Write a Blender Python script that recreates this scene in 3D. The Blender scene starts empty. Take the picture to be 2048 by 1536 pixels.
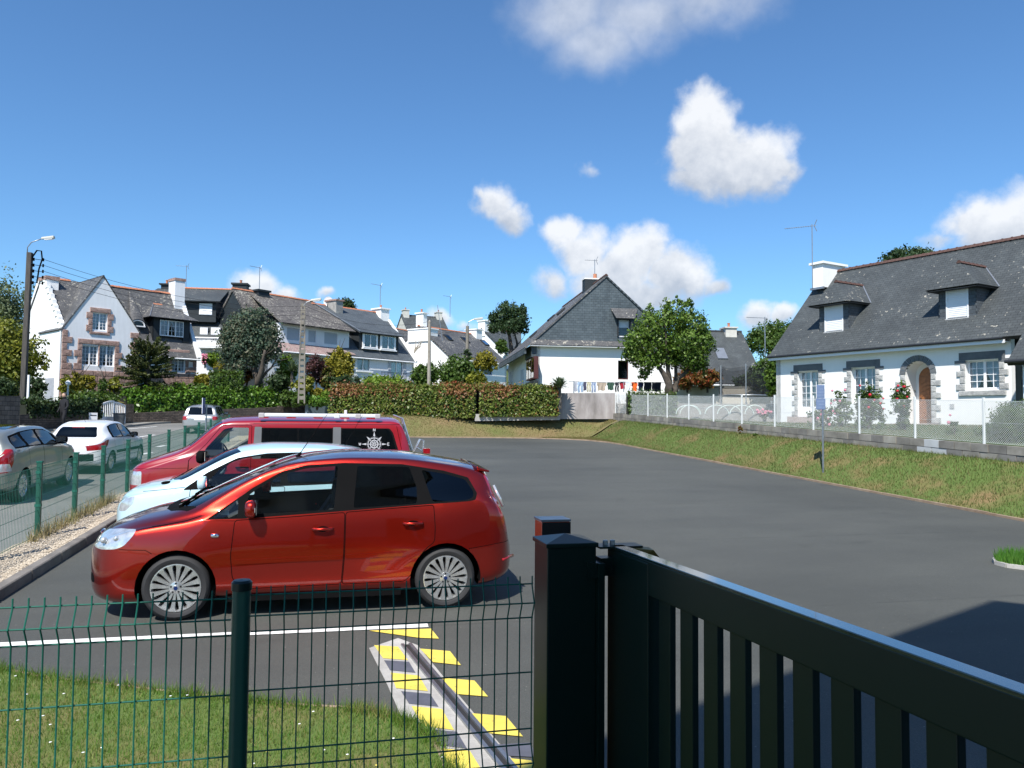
import bpy, bmesh, math, random
import numpy as np
from mathutils import Vector, Matrix
from mathutils.geometry import tessellate_polygon
rad = math.radians
S = bpy.context.scene
COL = S.collection
# ------------------------------------------------------------------ camera
FPX = 1550.0; YAW = rad(13.1); PIT = math.atan(72/1550); ROL = rad(.5); CZ = 1.98
Fv = Vector((math.sin(YAW)*math.cos(PIT), math.cos(YAW)*math.cos(PIT), math.sin(PIT)))
_R0 = Vector((math.cos(YAW), -math.sin(YAW), 0))
_U0 = Vector((-math.sin(YAW)*math.sin(PIT), -math.cos(YAW)*math.sin(PIT), math.cos(PIT)))
Rv = math.cos(ROL)*_R0 + math.sin(ROL)*_U0
Uv = -math.sin(ROL)*_R0 + math.cos(ROL)*_U0
cam = bpy.data.cameras.new('camera'); co = bpy.data.objects.new('camera', cam); COL.objects.link(co)
cam.sensor_width = 36; cam.lens = FPX/2048*36; cam.clip_start = .05; cam.clip_end = 8000
M = Matrix((Rv, Uv, -Fv)).transposed().to_4x4(); M.translation = Vector((0, 0, CZ)); co.matrix_world = M
S.camera = co
S.render.resolution_x = 1024; S.render.resolution_y = 768
S.view_settings.view_transform = 'Standard'; S.view_settings.look = 'None'
S.view_settings.exposure = 0.5; S.view_settings.gamma = 1.0; S.view_settings.use_curve_mapping = False
# ------------------------------------------------------------------ sun and sky
SUND = Vector((.60, 1.0, -1.5)).normalized()          # the way the light travels
sl = bpy.data.lights.new('sun', 'SUN'); sl.energy = 5.0; sl.angle = rad(.53); sl.color = (1, .955, .88)
so = bpy.data.objects.new('sun', sl); COL.objects.link(so)
so.rotation_euler = SUND.to_track_quat('-Z', 'Y').to_euler()
SUN_EL = math.asin(-SUND.z); SUN_AZ = math.atan2(-SUND.x, -SUND.y)
world = bpy.data.worlds.new('World'); S.world = world; world.use_nodes = True
def sky():
    nt = world.node_tree; nt.nodes.clear(); N = nt.nodes.new; L = nt.links.new
    out = N('ShaderNodeOutputWorld'); bg = N('ShaderNodeBackground'); bg.inputs[1].default_value = .065
    sk = N('ShaderNodeTexSky'); sk.sky_type = 'NISHITA'; sk.sun_disc = False
    sk.sun_elevation = SUN_EL; sk.sun_rotation = SUN_AZ; sk.air_density = 1.0; sk.dust_density = .25; sk.ozone_density = 2.2
    tc = N('ShaderNodeTexCoord')
    def vm(op, a, b=None, out_i=0):
        n = N('ShaderNodeVectorMath'); n.operation = op
        if isinstance(a, (tuple, Vector)): n.inputs[0].default_value = a
        else: L(a, n.inputs[0])
        if b is not None:
            if isinstance(b, (tuple, Vector)): n.inputs[1].default_value = b
            else: L(b, n.inputs[1])
        return n.outputs[out_i]
    def m(op, a, b=0., clamp=False):
        n = N('ShaderNodeMath'); n.operation = op; n.use_clamp = clamp
        for k, v in ((0, a), (1, b)):
            if isinstance(v, (int, float)): n.inputs[k].default_value = v
            else: L(v, n.inputs[k])
        return n.outputs[0]
    d = vm('NORMALIZE', tc.outputs['Generated'])
    # turbulence that breaks the cloud outlines
    def fbm(vec, sc, det, ro=.55):
        n = N('ShaderNodeTexNoise'); n.inputs['Scale'].default_value = sc; n.inputs['Detail'].default_value = det
        n.inputs['Roughness'].default_value = ro; L(vec, n.inputs['Vector']); return n.outputs['Fac']
    def dirpx(x, y):
        return (Fv + Rv*((x-1024)/FPX) + Uv*((768-y)/FPX)).normalized()
    # cumulus puffs: direction, radius in px, vertical squash, strength
    P = [(1410,245,66,1,1.1),(1385,300,56,1,1.),(1435,318,92,1.25,1.08),(1520,325,72,1.1,1.05),(1395,350,66,1.8,.95),(1480,350,80,1.8,1.),(1560,335,44,1.2,.95),
         (990,405,46,1,.95),(1020,430,44,1.1,.9),(965,395,28,1,.8),(1180,335,38,1.3,.62),
         (1130,470,46,1,.9),(1165,505,70,1.1,.95),(1280,510,62,1,1.1),(1230,555,95,1.5,1.0),(1350,548,72,1.1,1.05),(1110,570,60,1.3,.75),(1425,572,42,1.6,.85),(1300,590,110,2.6,.9),
         (520,575,52,1.3,1.),(570,590,40,1.2,.85),(655,590,24,1.2,.85),(470,570,20,1.2,.6),
         (880,640,36,1.3,.8),(930,648,34,1.5,.75),(1510,635,44,1.2,.95),(1560,630,30,1.3,.85),(1610,590,25,2,.5),
         (1950,440,55,1.2,.95),(2010,460,85,1.2,1.),(2060,450,90,1.1,1.),(1890,480,50,1.7,.6),(620,600,30,2,.6),(2150,500,120,1.5,.9)]
    rnd = random.Random(5)
    blobs = [(dirpx(x, y), r/FPX, sq, k) for x, y, r, sq, k in P]
    for i in range(9):                                # clouds round the rest of the sky
        az = YAW + rad(50 + rnd.random()*262); el = rad(rnd.uniform(5, 38)); r = rnd.uniform(.05, .13)
        for j in range(1):
            blobs.append((Vector((math.sin(az+j*.08)*math.cos(el), math.cos(az+j*.08)*math.cos(el), math.sin(el-j*.02))), r, 1.4, 1.))
    warp = vm('SCALE', vm('SUBTRACT', (N('ShaderNodeTexNoise')).outputs['Color'], (.5, .5, .5)), None)
    wn = warp.node.inputs[0].links[0].from_node.inputs[0].links[0].from_node
    wn.inputs['Scale'].default_value = 26; wn.inputs['Detail'].default_value = 5; L(d, wn.inputs['Vector'])
    warp.node.inputs['Scale'].default_value = .035
    dw = vm('ADD', d, warp)
    zz = N('ShaderNodeSeparateXYZ'); L(dw, zz.inputs[0])
    def field(vec):
        acc = num = den = None
        for c, r, sq, k in blobs:
            q = vm('MULTIPLY', vm('SUBTRACT', vec, tuple(c)), (1/r, 1/r, sq/r))
            ln = vm('LENGTH', q, None, 1)
            v = m('SUBTRACT', k, m('MULTIPLY', ln, .55*k))
            acc = v if acc is None else m('MAXIMUM', acc, v)
            vc = m('MULTIPLY', v, 1., True); zr_ = m('MULTIPLY', m('SUBTRACT', zz.outputs[2], c.z), sq/r)
            num = m('MULTIPLY', vc, zr_) if num is None else m('ADD', num, m('MULTIPLY', vc, zr_)); den = vc if den is None else m('ADD', den, vc)
        return acc, m('DIVIDE', num, m('ADD', den, .01))
    f0, zrel = field(dw)
    nz = fbm(d, 20, 8, .6); nl = fbm(d, 60, 4, .6)
    dens = m('ADD', f0, m('ADD', m('MULTIPLY', m('SUBTRACT', nz, .5), .55), m('MULTIPLY', m('SUBTRACT', nl, .5), .12)))
    mr = N('ShaderNodeMapRange'); mr.interpolation_type = 'SMOOTHSTEP'; L(dens, mr.inputs[0])
    mr.inputs[1].default_value = .38; mr.inputs[2].default_value = .74
    vacc = None                                        # the thin veil high up
    for x, y, r, sq in ((1130,20,130,1.3),(1200,90,130,1.6),(1290,30,170,1.7),(1400,0,150,2.0)):
        c = dirpx(x, y); q = vm('MULTIPLY', vm('SUBTRACT', dw, tuple(c)), (FPX/r, FPX/r, sq*FPX/r)); v = m('SUBTRACT', 1., vm('LENGTH', q, None, 1))
        vacc = v if vacc is None else m('MAXIMUM', vacc, v)
    vn = fbm(d, 7, 6, .55); vd = m('ADD', vacc, m('MULTIPLY', m('SUBTRACT', vn, .5), 1.5))
    mv = N('ShaderNodeMapRange'); mv.interpolation_type = 'SMOOTHSTEP'; L(vd, mv.inputs[0]); mv.inputs[1].default_value = .02; mv.inputs[2].default_value = .95
    alpha = m('MAXIMUM', m('MULTIPLY', mr.outputs[0], .93), m('MULTIPLY', mv.outputs[0], .56))
    # self shading of the puffs: denser towards the base is greyer
    sh = N('ShaderNodeTexNoise'); sh.inputs['Scale'].default_value = 9; sh.inputs['Detail'].default_value = 5; L(dw, sh.inputs['Vector'])
    up = vm('ADD', d, (0, 0, .02)); fu = fbm(up, 20, 6, .6)
    lit = m('ADD', m('MULTIPLY', m('SUBTRACT', nz, fu), 1.6), m('ADD', m('MULTIPLY', m('SUBTRACT', sh.outputs['Fac'], .5), 1.3), m('MULTIPLY', zrel, .85)))
    lit = m('ADD', lit, .55, True)
    cr = N('ShaderNodeMix'); cr.data_type = 'RGBA'; L(lit, cr.inputs[0])
    cr.inputs[6].default_value = (5.9, 6.5, 7.5, 1); cr.inputs[7].default_value = (10.6, 10.8, 11.1, 1)
    # the lens and air of the day: a slightly cleaner blue
    tn = N('ShaderNodeMix'); tn.data_type = 'RGBA'; tn.blend_type = 'MULTIPLY'; tn.inputs[0].default_value = 1; tn.inputs[7].default_value = (.98, 1.46, 1.84, 1); L(sk.outputs[0], tn.inputs[6])
    hs = N('ShaderNodeHueSaturation'); hs.inputs['Saturation'].default_value = 1.0; hs.inputs['Value'].default_value = 1.0; L(tn.outputs[2], hs.inputs['Color'])
    mx = N('ShaderNodeMix'); mx.data_type = 'RGBA'; L(alpha, mx.inputs[0]); L(hs.outputs[0], mx.inputs[6]); L(cr.outputs[2], mx.inputs[7])
    L(mx.outputs[2], bg.inputs[0]); L(bg.outputs[0], out.inputs[0])
sky()
# ------------------------------------------------------------------ measuring helpers
def ray(x, y): return Fv + Rv*((x-1024)/FPX) + Uv*((768-y)/FPX)
def W(x, y, D): return Vector((0, 0, CZ)) + ray(x, y)*D
KS = .036
def plane(y): return KS*(y-8.13)
def G(x, y, dz=0.):
    r = ray(x, y); t = (CZ-dz+KS*8.13)/(KS*r.y-r.z); return Vector((0, 0, CZ)) + r*t
def hx(x, D):                       # world xy of a pixel column at a depth
    p = W(x, 840, D); return p.x, p.y
def zat(x, y, D): return W(x, y, D).z
def sstep(t): t = max(0., min(1., t)); return t*t*(3-2*t)
# ------------------------------------------------------------------ object helpers
def tag(o, label=None, cat=None, group=None, kind=None):
    if label: o['label'] = label
    if cat: o['category'] = cat
    if group: o['group'] = group
    if kind: o['kind'] = kind
    return o
def empty(name, loc=(0, 0, 0), rz=0., label=None, cat=None, group=None):
    o = bpy.data.objects.new(name, None); COL.objects.link(o); o.empty_display_size = .3
    o.location = loc; o.rotation_euler = (0, 0, rz); return tag(o, label, cat, group)
def copy_tree(o, parent=None):
    c = o.copy(); COL.objects.link(c); c.parent = parent
    for ch in list(o.children): copy_tree(ch, c)
    return c
class MB:
    def __init__(s): s.v = []; s.f = []; s.m = []; s.uv = {}
    def add(s, vs, fs, mi=0, uvs=None):
        b = len(s.v); s.v += [tuple(p) for p in vs]
        for k, f in enumerate(fs):
            if uvs: s.uv[len(s.f)] = [uvs[i] for i in f]
            s.f.append([b+i for i in f]); s.m.append(mi)
        return s
    def box(s, x0, x1, y0, y1, z0, z1, mi=0):
        v = [(x, y, z) for z in (z0, z1) for y in (y0, y1) for x in (x0, x1)]
        return s.add(v, [(0, 2, 3, 1), (4, 5, 7, 6), (0, 1, 5, 4), (2, 6, 7, 3), (0, 4, 6, 2), (1, 3, 7, 5)], mi)
    def hexa(s, p, mi=0):             # 8 corners: bottom ring 0-3, top ring 4-7
        return s.add(p, [(3, 2, 1, 0), (4, 5, 6, 7), (0, 1, 5, 4), (1, 2, 6, 5), (2, 3, 7, 6), (3, 0, 4, 7)], mi)
    def prism(s, poly, z0, z1, mi=0): # poly: ccw xy
        n = len(poly); v = [(x, y, z0) for x, y in poly]+[(x, y, z1) for x, y in poly]
        return s.add(v, [tuple(range(n-1, -1, -1)), tuple(range(n, 2*n))]+[(i, (i+1) % n, n+(i+1) % n, n+i) for i in range(n)], mi)
    def bar(s, a, b, w, h=None, mi=0, up=(0, 0, 1)):
        a = Vector(a); b = Vector(b); h = h or w; d = (b-a).normalized(); u = Vector(up)
        if abs(d.dot(u)) > .98: u = Vector((1, 0, 0))
        r = d.cross(u).normalized(); u = r.cross(d)
        p = []
        for e in (a, b):
            p += [e-r*w/2-u*h/2, e+r*w/2-u*h/2, e+r*w/2+u*h/2, e-r*w/2+u*h/2]
        return s.add(p, [(3, 2, 1, 0), (4, 5, 6, 7), (0, 1, 5, 4), (1, 2, 6, 5), (2, 3, 7, 6), (3, 0, 4, 7)], mi)
    def tube(s, pts, r, n=6, mi=0, caps=True):
        pts = [Vector(p) for p in pts]; rs = r if isinstance(r, (list, tuple)) else [r]*len(pts)
        vs = []; pr = None
        for i, p in enumerate(pts):
            d = (pts[min(i+1, len(pts)-1)]-pts[max(i-1, 0)]).normalized()
            if pr is None:
                u = Vector((0, 0, 1)) if abs(d.z) < .9 else Vector((1, 0, 0)); pr = d.cross(u).normalized()
            pr = (pr-d*pr.dot(d)).normalized(); q = d.cross(pr)
            for k in range(n):
                a = 2*math.pi*k/n; vs.append(p+(pr*math.cos(a)+q*math.sin(a))*rs[i])
        fs = [(i*n+k, i*n+(k+1) % n, (i+1)*n+(k+1) % n, (i+1)*n+k) for i in range(len(pts)-1) for k in range(n)]
        if caps: fs += [tuple(range(n-1, -1, -1)), tuple((len(pts)-1)*n+k for k in range(n))]
        return s.add(vs, fs, mi)
    def lathe(s, prof, n=24, axis='z', c=(0, 0, 0), mi=0):  # prof: (r, h)
        vs = []
        for r, h in prof:
            for k in range(n):
                a = 2*math.pi*k/n; x, y = r*math.cos(a), r*math.sin(a)
                p = (x, y, h) if axis == 'z' else ((x, h, y) if axis == 'y' else (h, x, y))
                vs.append((p[0]+c[0], p[1]+c[1], p[2]+c[2]))
        m_ = len(prof)
        fs = [(i*n+k, i*n+(k+1) % n, (i+1)*n+(k+1) % n, (i+1)*n+k) for i in range(m_-1) for k in range(n)]
        return s.add(vs, fs, mi)
    def ball(s, c, r, n=8, sz=1., mi=0):
        prof = [(max(1e-4, r*math.sin(math.pi*i/n)), -r*sz*math.cos(math.pi*i/n)) for i in range(n+1)]
        return s.lathe(prof, n*2, 'z', c, mi)
    def build(s, name, mats, parent=None, smooth=False, label=None, cat=None, group=None, kind=None, fixn=True):
        me = bpy.data.meshes.new(name); me.from_pydata(s.v, [], s.f)
        if not isinstance(mats, (list, tuple)): mats = [mats]
        for m_ in mats: me.materials.append(m_)
        if len(mats) > 1: me.polygons.foreach_set('material_index', s.m)
        if s.uv:
            ul = me.uv_layers.new(name='UVMap')
            for i, p in enumerate(me.polygons):
                if i in s.uv:
                    for j, li in enumerate(p.loop_indices): ul.data[li].uv = s.uv[i][j]
        if fixn:
            bm = bmesh.new(); bm.from_mesh(me); bmesh.ops.recalc_face_normals(bm, faces=bm.faces); bm.to_mesh(me); bm.free()
        if smooth:
            me.polygons.foreach_set('use_smooth', [True]*len(me.polygons))
            if smooth != 'all': me.set_sharp_from_angle(angle=rad(smooth if smooth > 1 else 40))
        o = bpy.data.objects.new(name, me); COL.objects.link(o); o.parent = parent
        return tag(o, label, cat, group, kind)
def bevel(o, w=.01, seg=2, ang=35):
    bm = bmesh.new(); bm.from_mesh(o.data)
    bmesh.ops.remove_doubles(bm, verts=bm.verts, dist=1e-5)
    ed = [e for e in bm.edges if len(e.link_faces) == 2 and e.calc_face_angle(0) > rad(ang)]
    bmesh.ops.bevel(bm, geom=ed, offset=w, segments=seg, affect='EDGES', profile=.6, clamp_overlap=True)
    bm.to_mesh(o.data); bm.free(); return o
def np_mesh(name, V, F, mat, parent=None, rnd=None, smooth=False, **kw):
    """V (n,3), F (m,k) constant-size faces"""
    me = bpy.data.meshes.new(name); V = np.asarray(V, dtype=np.float32); F = np.asarray(F, dtype=np.int32)
    me.vertices.add(len(V)); me.vertices.foreach_set('co', V.ravel())
    k = F.shape[1]; me.loops.add(F.size); me.loops.foreach_set('vertex_index', F.ravel())
    me.polygons.add(len(F)); me.polygons.foreach_set('loop_start', np.arange(0, F.size, k, dtype=np.int32))
    if smooth: me.polygons.foreach_set('use_smooth', np.ones(len(F), dtype=bool))
    if rnd is not None:
        a = me.attributes.new('rnd', 'FLOAT', 'FACE'); a.data.foreach_set('value', np.asarray(rnd, dtype=np.float32))
    me.materials.append(mat); me.update(calc_edges=True)
    o = bpy.data.objects.new(name, me); COL.objects.link(o); o.parent = parent
    return tag(o, **kw)
# ------------------------------------------------------------------ materials
MATS = {}
def newmat(name):
    m_ = bpy.data.materials.new(name); m_.use_nodes = True; nt = m_.node_tree; nt.nodes.clear()
    o = nt.nodes.new('ShaderNodeOutputMaterial'); b = nt.nodes.new('ShaderNodeBsdfPrincipled'); nt.links.new(b.outputs[0], o.inputs[0])
    return m_, nt, b, o
def ramp(nt, fac, stops):
    r = nt.nodes.new('ShaderNodeValToRGB'); nt.links.new(fac, r.inputs[0]); e = r.color_ramp.elements
    while len(e) < len(stops): e.new(.5)
    for i, (p, c) in enumerate(stops):
        e[i].position = p; e[i].color = (*c, 1) if len(c) == 3 else c
    return r.outputs[0]
def noise(nt, vec, sc, det=4, ro=.6):
    n = nt.nodes.new('ShaderNodeTexNoise'); n.inputs['Scale'].default_value = sc; n.inputs['Detail'].default_value = det
    n.inputs['Roughness'].default_value = ro; nt.links.new(vec, n.inputs['Vector']); return n.outputs['Fac']
def objco(nt, sc=None):
    t = nt.nodes.new('ShaderNodeTexCoord').outputs['Object']
    if sc:
        mp = nt.nodes.new('ShaderNodeMapping'); mp.inputs['Scale'].default_value = sc; nt.links.new(t, mp.inputs['Vector']); return mp.outputs[0]
    return t
def bump(nt, b, h, st=.3, dist=.02):
    n = nt.nodes.new('ShaderNodeBump'); n.inputs['Strength'].default_value = st; n.inputs['Distance'].default_value = dist
    nt.links.new(h, n.inputs['Height']); nt.links.new(n.outputs[0], b.inputs['Normal'])
def mixc(nt, fac, a, b, mode='MIX'):
    n = nt.nodes.new('ShaderNodeMix'); n.data_type = 'RGBA'; n.blend_type = mode
    for i, v in ((0, fac), (6, a), (7, b)):
        if isinstance(v, (int, float)): n.inputs[i].default_value = v
        elif isinstance(v, tuple): n.inputs[i].default_value = (*v, 1)
        else: nt.links.new(v, n.inputs[i])
    return n.outputs[2]
def mat(name, col, rough=.6, metal=0., var=.12, sc=3., bmp=0., bsc=40., spec=.5, coat=0., streak=0., chip=None):
    """plain surface with soft blotches of wear and fine relief"""
    if name in MATS: return MATS[name]
    m_, nt, b, o = newmat(name); v = objco(nt)
    n1 = noise(nt, v, sc, 5); a = tuple(c*(1-var) for c in col); c2 = tuple(min(1, c*(1+var)) for c in col)
    cc = ramp(nt, n1, [(.3, a), (.7, c2)])
    if streak: cc = mixc(nt, streak, cc, ramp(nt, noise(nt, objco(nt, (5, 5, .35)), 1.2, 6), [(.42, (.62, .61, .58)), (.6, (1, 1, 1))]), 'MULTIPLY')
    if chip: cc = mixc(nt, ramp(nt, noise(nt, v, 22, 6, .75), [(.60, (0, 0, 0)), (.66, (1, 1, 1))]), cc, chip); cc = mixc(nt, .5, cc, ramp(nt, noise(nt, v, 3.5, 5), [(.35, (.72, .72, .72)), (.6, (1, 1, 1))]), 'MULTIPLY')
    nt.links.new(cc, b.inputs['Base Color'])
    b.inputs['Roughness'].default_value = rough; b.inputs['Metallic'].default_value = metal
    b.inputs['Specular IOR Level'].default_value = spec; b.inputs['Coat Weight'].default_value = coat
    b.inputs['Coat Roughness'].default_value = .04
    if bmp: bump(nt, b, noise(nt, v, bsc, 4), bmp, .01)
    MATS[name] = m_; return m_
def stops_mat(name, sc, stops, rough=.8, bmp=.3, bsc=60, det=6, stretch=None, sc2=None, stops2=None, f2=.5, dist=.01):
    if name in MATS: return MATS[name]
    m_, nt, b, o = newmat(name); v = objco(nt, stretch)
    c = ramp(nt, noise(nt, v, sc, det), stops)
    if sc2: c = mixc(nt, f2, c, ramp(nt, noise(nt, v, sc2, 5), stops2), 'MULTIPLY')
    nt.links.new(c, b.inputs['Base Color']); b.inputs['Roughness'].default_value = rough
    if bmp: bump(nt, b, noise(nt, objco(nt), bsc, 5), bmp, dist)
    MATS[name] = m_; return m_
def leafmat(name, cols, rough=.5, tr=.35, sc=1.6):
    if name in MATS: return MATS[name]
    m_, nt, b, o = newmat(name); v = objco(nt)
    at = nt.nodes.new('ShaderNodeAttribute'); at.attribute_name = 'rnd'
    ad = nt.nodes.new('ShaderNodeMath'); ad.operation = 'MULTIPLY_ADD'; nt.links.new(noise(nt, v, sc, 3), ad.inputs[0]); ad.inputs[1].default_value = 1.0
    mu = nt.nodes.new('ShaderNodeMath'); mu.operation = 'MULTIPLY'; nt.links.new(at.outputs['Fac'], mu.inputs[0]); mu.inputs[1].default_value = .50
    m9 = nt.nodes.new('ShaderNodeMath'); m9.operation = 'SUBTRACT'; nt.links.new(mu.outputs[0], m9.inputs[0]); m9.inputs[1].default_value = .10; nt.links.new(m9.outputs[0], ad.inputs[2])
    k = len(cols); c = ramp(nt, ad.outputs[0], [(.22+.7*i/(k-1), cols[i]) for i in range(k)])
    nt.links.new(c, b.inputs['Base Color']); b.inputs['Roughness'].default_value = rough; b.inputs['Specular IOR Level'].default_value = .35
    t = nt.nodes.new('ShaderNodeBsdfTranslucent'); nt.links.new(mixc(nt, .5, c, (.12, .16, .02)), t.inputs[0])
    mx = nt.nodes.new('ShaderNodeMixShader'); mx.inputs[0].default_value = tr
    nt.links.new(b.outputs[0], mx.inputs[1]); nt.links.new(t.outputs[0], mx.inputs[2]); nt.links.new(mx.outputs[0], o.inputs[0])
    MATS[name] = m_; return m_
def glassmat(name, tint, ior=1.5, rough=.0):
    if name in MATS: return MATS[name]
    m_, nt, b, o = newmat(name); nt.nodes.remove(b)
    t = nt.nodes.new('ShaderNodeBsdfTransparent'); t.inputs[0].default_value = (*tint, 1)
    g = nt.nodes.new('ShaderNodeBsdfGlossy'); g.inputs['Roughness'].default_value = rough; g.inputs[0].default_value = (1, 1, 1, 1)
    fr = nt.nodes.new('ShaderNodeFresnel'); fr.inputs[0].default_value = ior
    mx = nt.nodes.new('ShaderNodeMixShader'); nt.links.new(fr.outputs[0], mx.inputs[0]); nt.links.new(t.outputs[0], mx.inputs[1]); nt.links.new(g.outputs[0], mx.inputs[2])
    nt.links.new(mx.outputs[0], o.inputs[0]); MATS[name] = m_; return m_
def paintmat(name, col, metal=.0, flake=.0, rough=.35, col2=None):
    """car paint under clear coat; the inside of the shell is dark trim"""
    if name in MATS: return MATS[name]
    m_, nt, b, o = newmat(name); v = objco(nt)
    ge = nt.nodes.new('ShaderNodeNewGeometry')
    base = col
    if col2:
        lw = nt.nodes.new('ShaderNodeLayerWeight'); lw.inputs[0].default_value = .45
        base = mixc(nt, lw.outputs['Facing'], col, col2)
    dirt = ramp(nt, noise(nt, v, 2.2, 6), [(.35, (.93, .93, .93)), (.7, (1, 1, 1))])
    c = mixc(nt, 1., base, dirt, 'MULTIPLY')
    c = mixc(nt, ge.outputs['Backfacing'], c, (.02, .02, .022))
    nt.links.new(c, b.inputs['Base Color'])
    b.inputs['Metallic'].default_value = metal; b.inputs['Roughness'].default_value = rough
    b.inputs['Coat Weight'].default_value = 1.; b.inputs['Coat Roughness'].default_value = .03; b.inputs['Coat IOR'].default_value = 1.5
    if flake:
        vo = nt.nodes.new('ShaderNodeTexVoronoi'); vo.inputs['Scale'].default_value = 900; nt.links.new(v, vo.inputs['Vector'])
        bump(nt, b, vo.outputs['Distance'], flake, .0005)
    MATS[name] = m_; return m_
# ------------------------------------------------------------------ vehicles
def pchip(pts, x):
    xs = [p[0] for p in pts]; ys = [p[1] for p in pts]; n = len(xs)
    if x <= xs[0]: return ys[0]
    if x >= xs[-1]: return ys[-1]
    h = [xs[i+1]-xs[i] for i in range(n-1)]; d = [(ys[i+1]-ys[i])/h[i] for i in range(n-1)]
    i = max(k for k in range(n-1) if xs[k] <= x)
    def tan(k):
        if k == 0: return d[0]
        if k == n-1: return d[-1]
        if d[k-1]*d[k] <= 0: return 0.
        w1 = 2*h[k]+h[k-1]; w2 = h[k]+2*h[k-1]; return (w1+w2)/(w1/d[k-1]+w2/d[k])
    t = (x-xs[i])/h[i]; a, b = tan(i)*h[i], tan(i+1)*h[i]
    return (2*t**3-3*t**2+1)*ys[i]+(t**3-2*t*t+t)*a+(-2*t**3+3*t*t)*ys[i+1]+(t**3-t*t)*b
def pip(x, y, poly):
    c = False; n = len(poly); j = n-1
    for i in range(n):
        xi, yi = poly[i]; xj, yj = poly[j]
        if (yi > y) != (yj > y) and x < (xj-xi)*(y-yi)/(yj-yi)+xi: c = not c
        j = i
    return c
def inset(poly, d):
    n = len(poly); A = sum(poly[i][0]*poly[(i+1) % n][1]-poly[(i+1) % n][0]*poly[i][1] for i in range(n)); s = 1 if A > 0 else -1
    out = []
    for i in range(n):
        p0, p1, p2 = Vector(poly[i-1]), Vector(poly[i]), Vector(poly[(i+1) % n])
        a = (p1-p0).normalized(); b = (p2-p1).normalized()
        na = Vector((-a.y, a.x))*s; nb = Vector((-b.y, b.x))*s; m_ = (na+nb)
        if m_.length < 1e-5: m_ = na
        m_.normalize(); out.append(tuple(p1+m_*d/max(.35, m_.dot(na))))
    return out
def rounded(poly, r, k=4):
    n = len(poly); out = []
    for i in range(n):
        p0, p1, p2 = Vector(poly[i-1]), Vector(poly[i]), Vector(poly[(i+1) % n])
        a = (p0-p1); b = (p2-p1); q = min(r, a.length*.45, b.length*.45)
        A = p1+a.normalized()*q; B = p1+b.normalized()*q
        for j in range(k+1):
            t = j/k; out.append(tuple(A*(1-t)**2+p1*2*t*(1-t)+B*t*t))
    return out
AX = {'y': (0, 2), 'x': (1, 2), 'z': (0, 1)}
def imprint(bm, lay, poly, axis, cond, rid):
    i, j = AX[axis]
    xs = [p[0] for p in poly]; ys = [p[1] for p in poly]; x0, x1, y0, y1 = min(xs)-.05, max(xs)+.05, min(ys)-.05, max(ys)+.05
    F = []
    for f in bm.faces:
        c = f.calc_center_median()
        if x0-.05 < c[i] < x1+.05 and y0-.05 < c[j] < y1+.05 and cond(c, f.normal): F.append(f)
    n = len(poly)
    for k in range(n):
        a = poly[k]; b = poly[(k+1) % n]
        if math.hypot(b[0]-a[0], b[1]-a[1]) < 1e-4: continue
        sx0, sx1 = min(a[0], b[0])-.002, max(a[0], b[0])+.002; sy0, sy1 = min(a[1], b[1])-.002, max(a[1], b[1])+.002
        loc = []; rest = []
        for f in F:
            if not f.is_valid: continue
            us = [v.co[i] for v in f.verts]; vs = [v.co[j] for v in f.verts]
            (loc if (max(us) > sx0 and min(us) < sx1 and max(vs) > sy0 and min(vs) < sy1) else rest).append(f)
        if not loc: continue
        co_ = Vector((0, 0, 0)); co_[i] = a[0]; co_[j] = a[1]; no = Vector((0, 0, 0)); no[i] = -(b[1]-a[1]); no[j] = b[0]-a[0]; no.normalize()
        geom = list(set(loc) | {e for f in loc for e in f.edges} | {v for f in loc for v in f.verts})
        r = bmesh.ops.bisect_plane(bm, geom=geom, plane_co=co_, plane_no=no, dist=1e-5)
        new = {g for g in r['geom'] if isinstance(g, bmesh.types.BMFace)}
        F = rest+[f for f in (new | {f for f in loc if f.is_valid}) if f.is_valid]
    for f in F:
        if f.is_valid:
            c = f.calc_center_median()
            if pip(c[i], c[j], poly): f[lay] = rid
def strip(pl, w):
    out = []
    for a, b in zip(pl, pl[1:]):
        d = Vector((b[0]-a[0], b[1]-a[1])).normalized(); q = Vector((-d.y, d.x))*w/2; e = d*w*.3
        a_ = Vector(a)-e; b_ = Vector(b)+e
        out.append([tuple(a_+q), tuple(b_+q), tuple(b_-q), tuple(a_-q)])
    return out
def side(c, n): return abs(n.y) > .3 and abs(c.y) > .3
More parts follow.
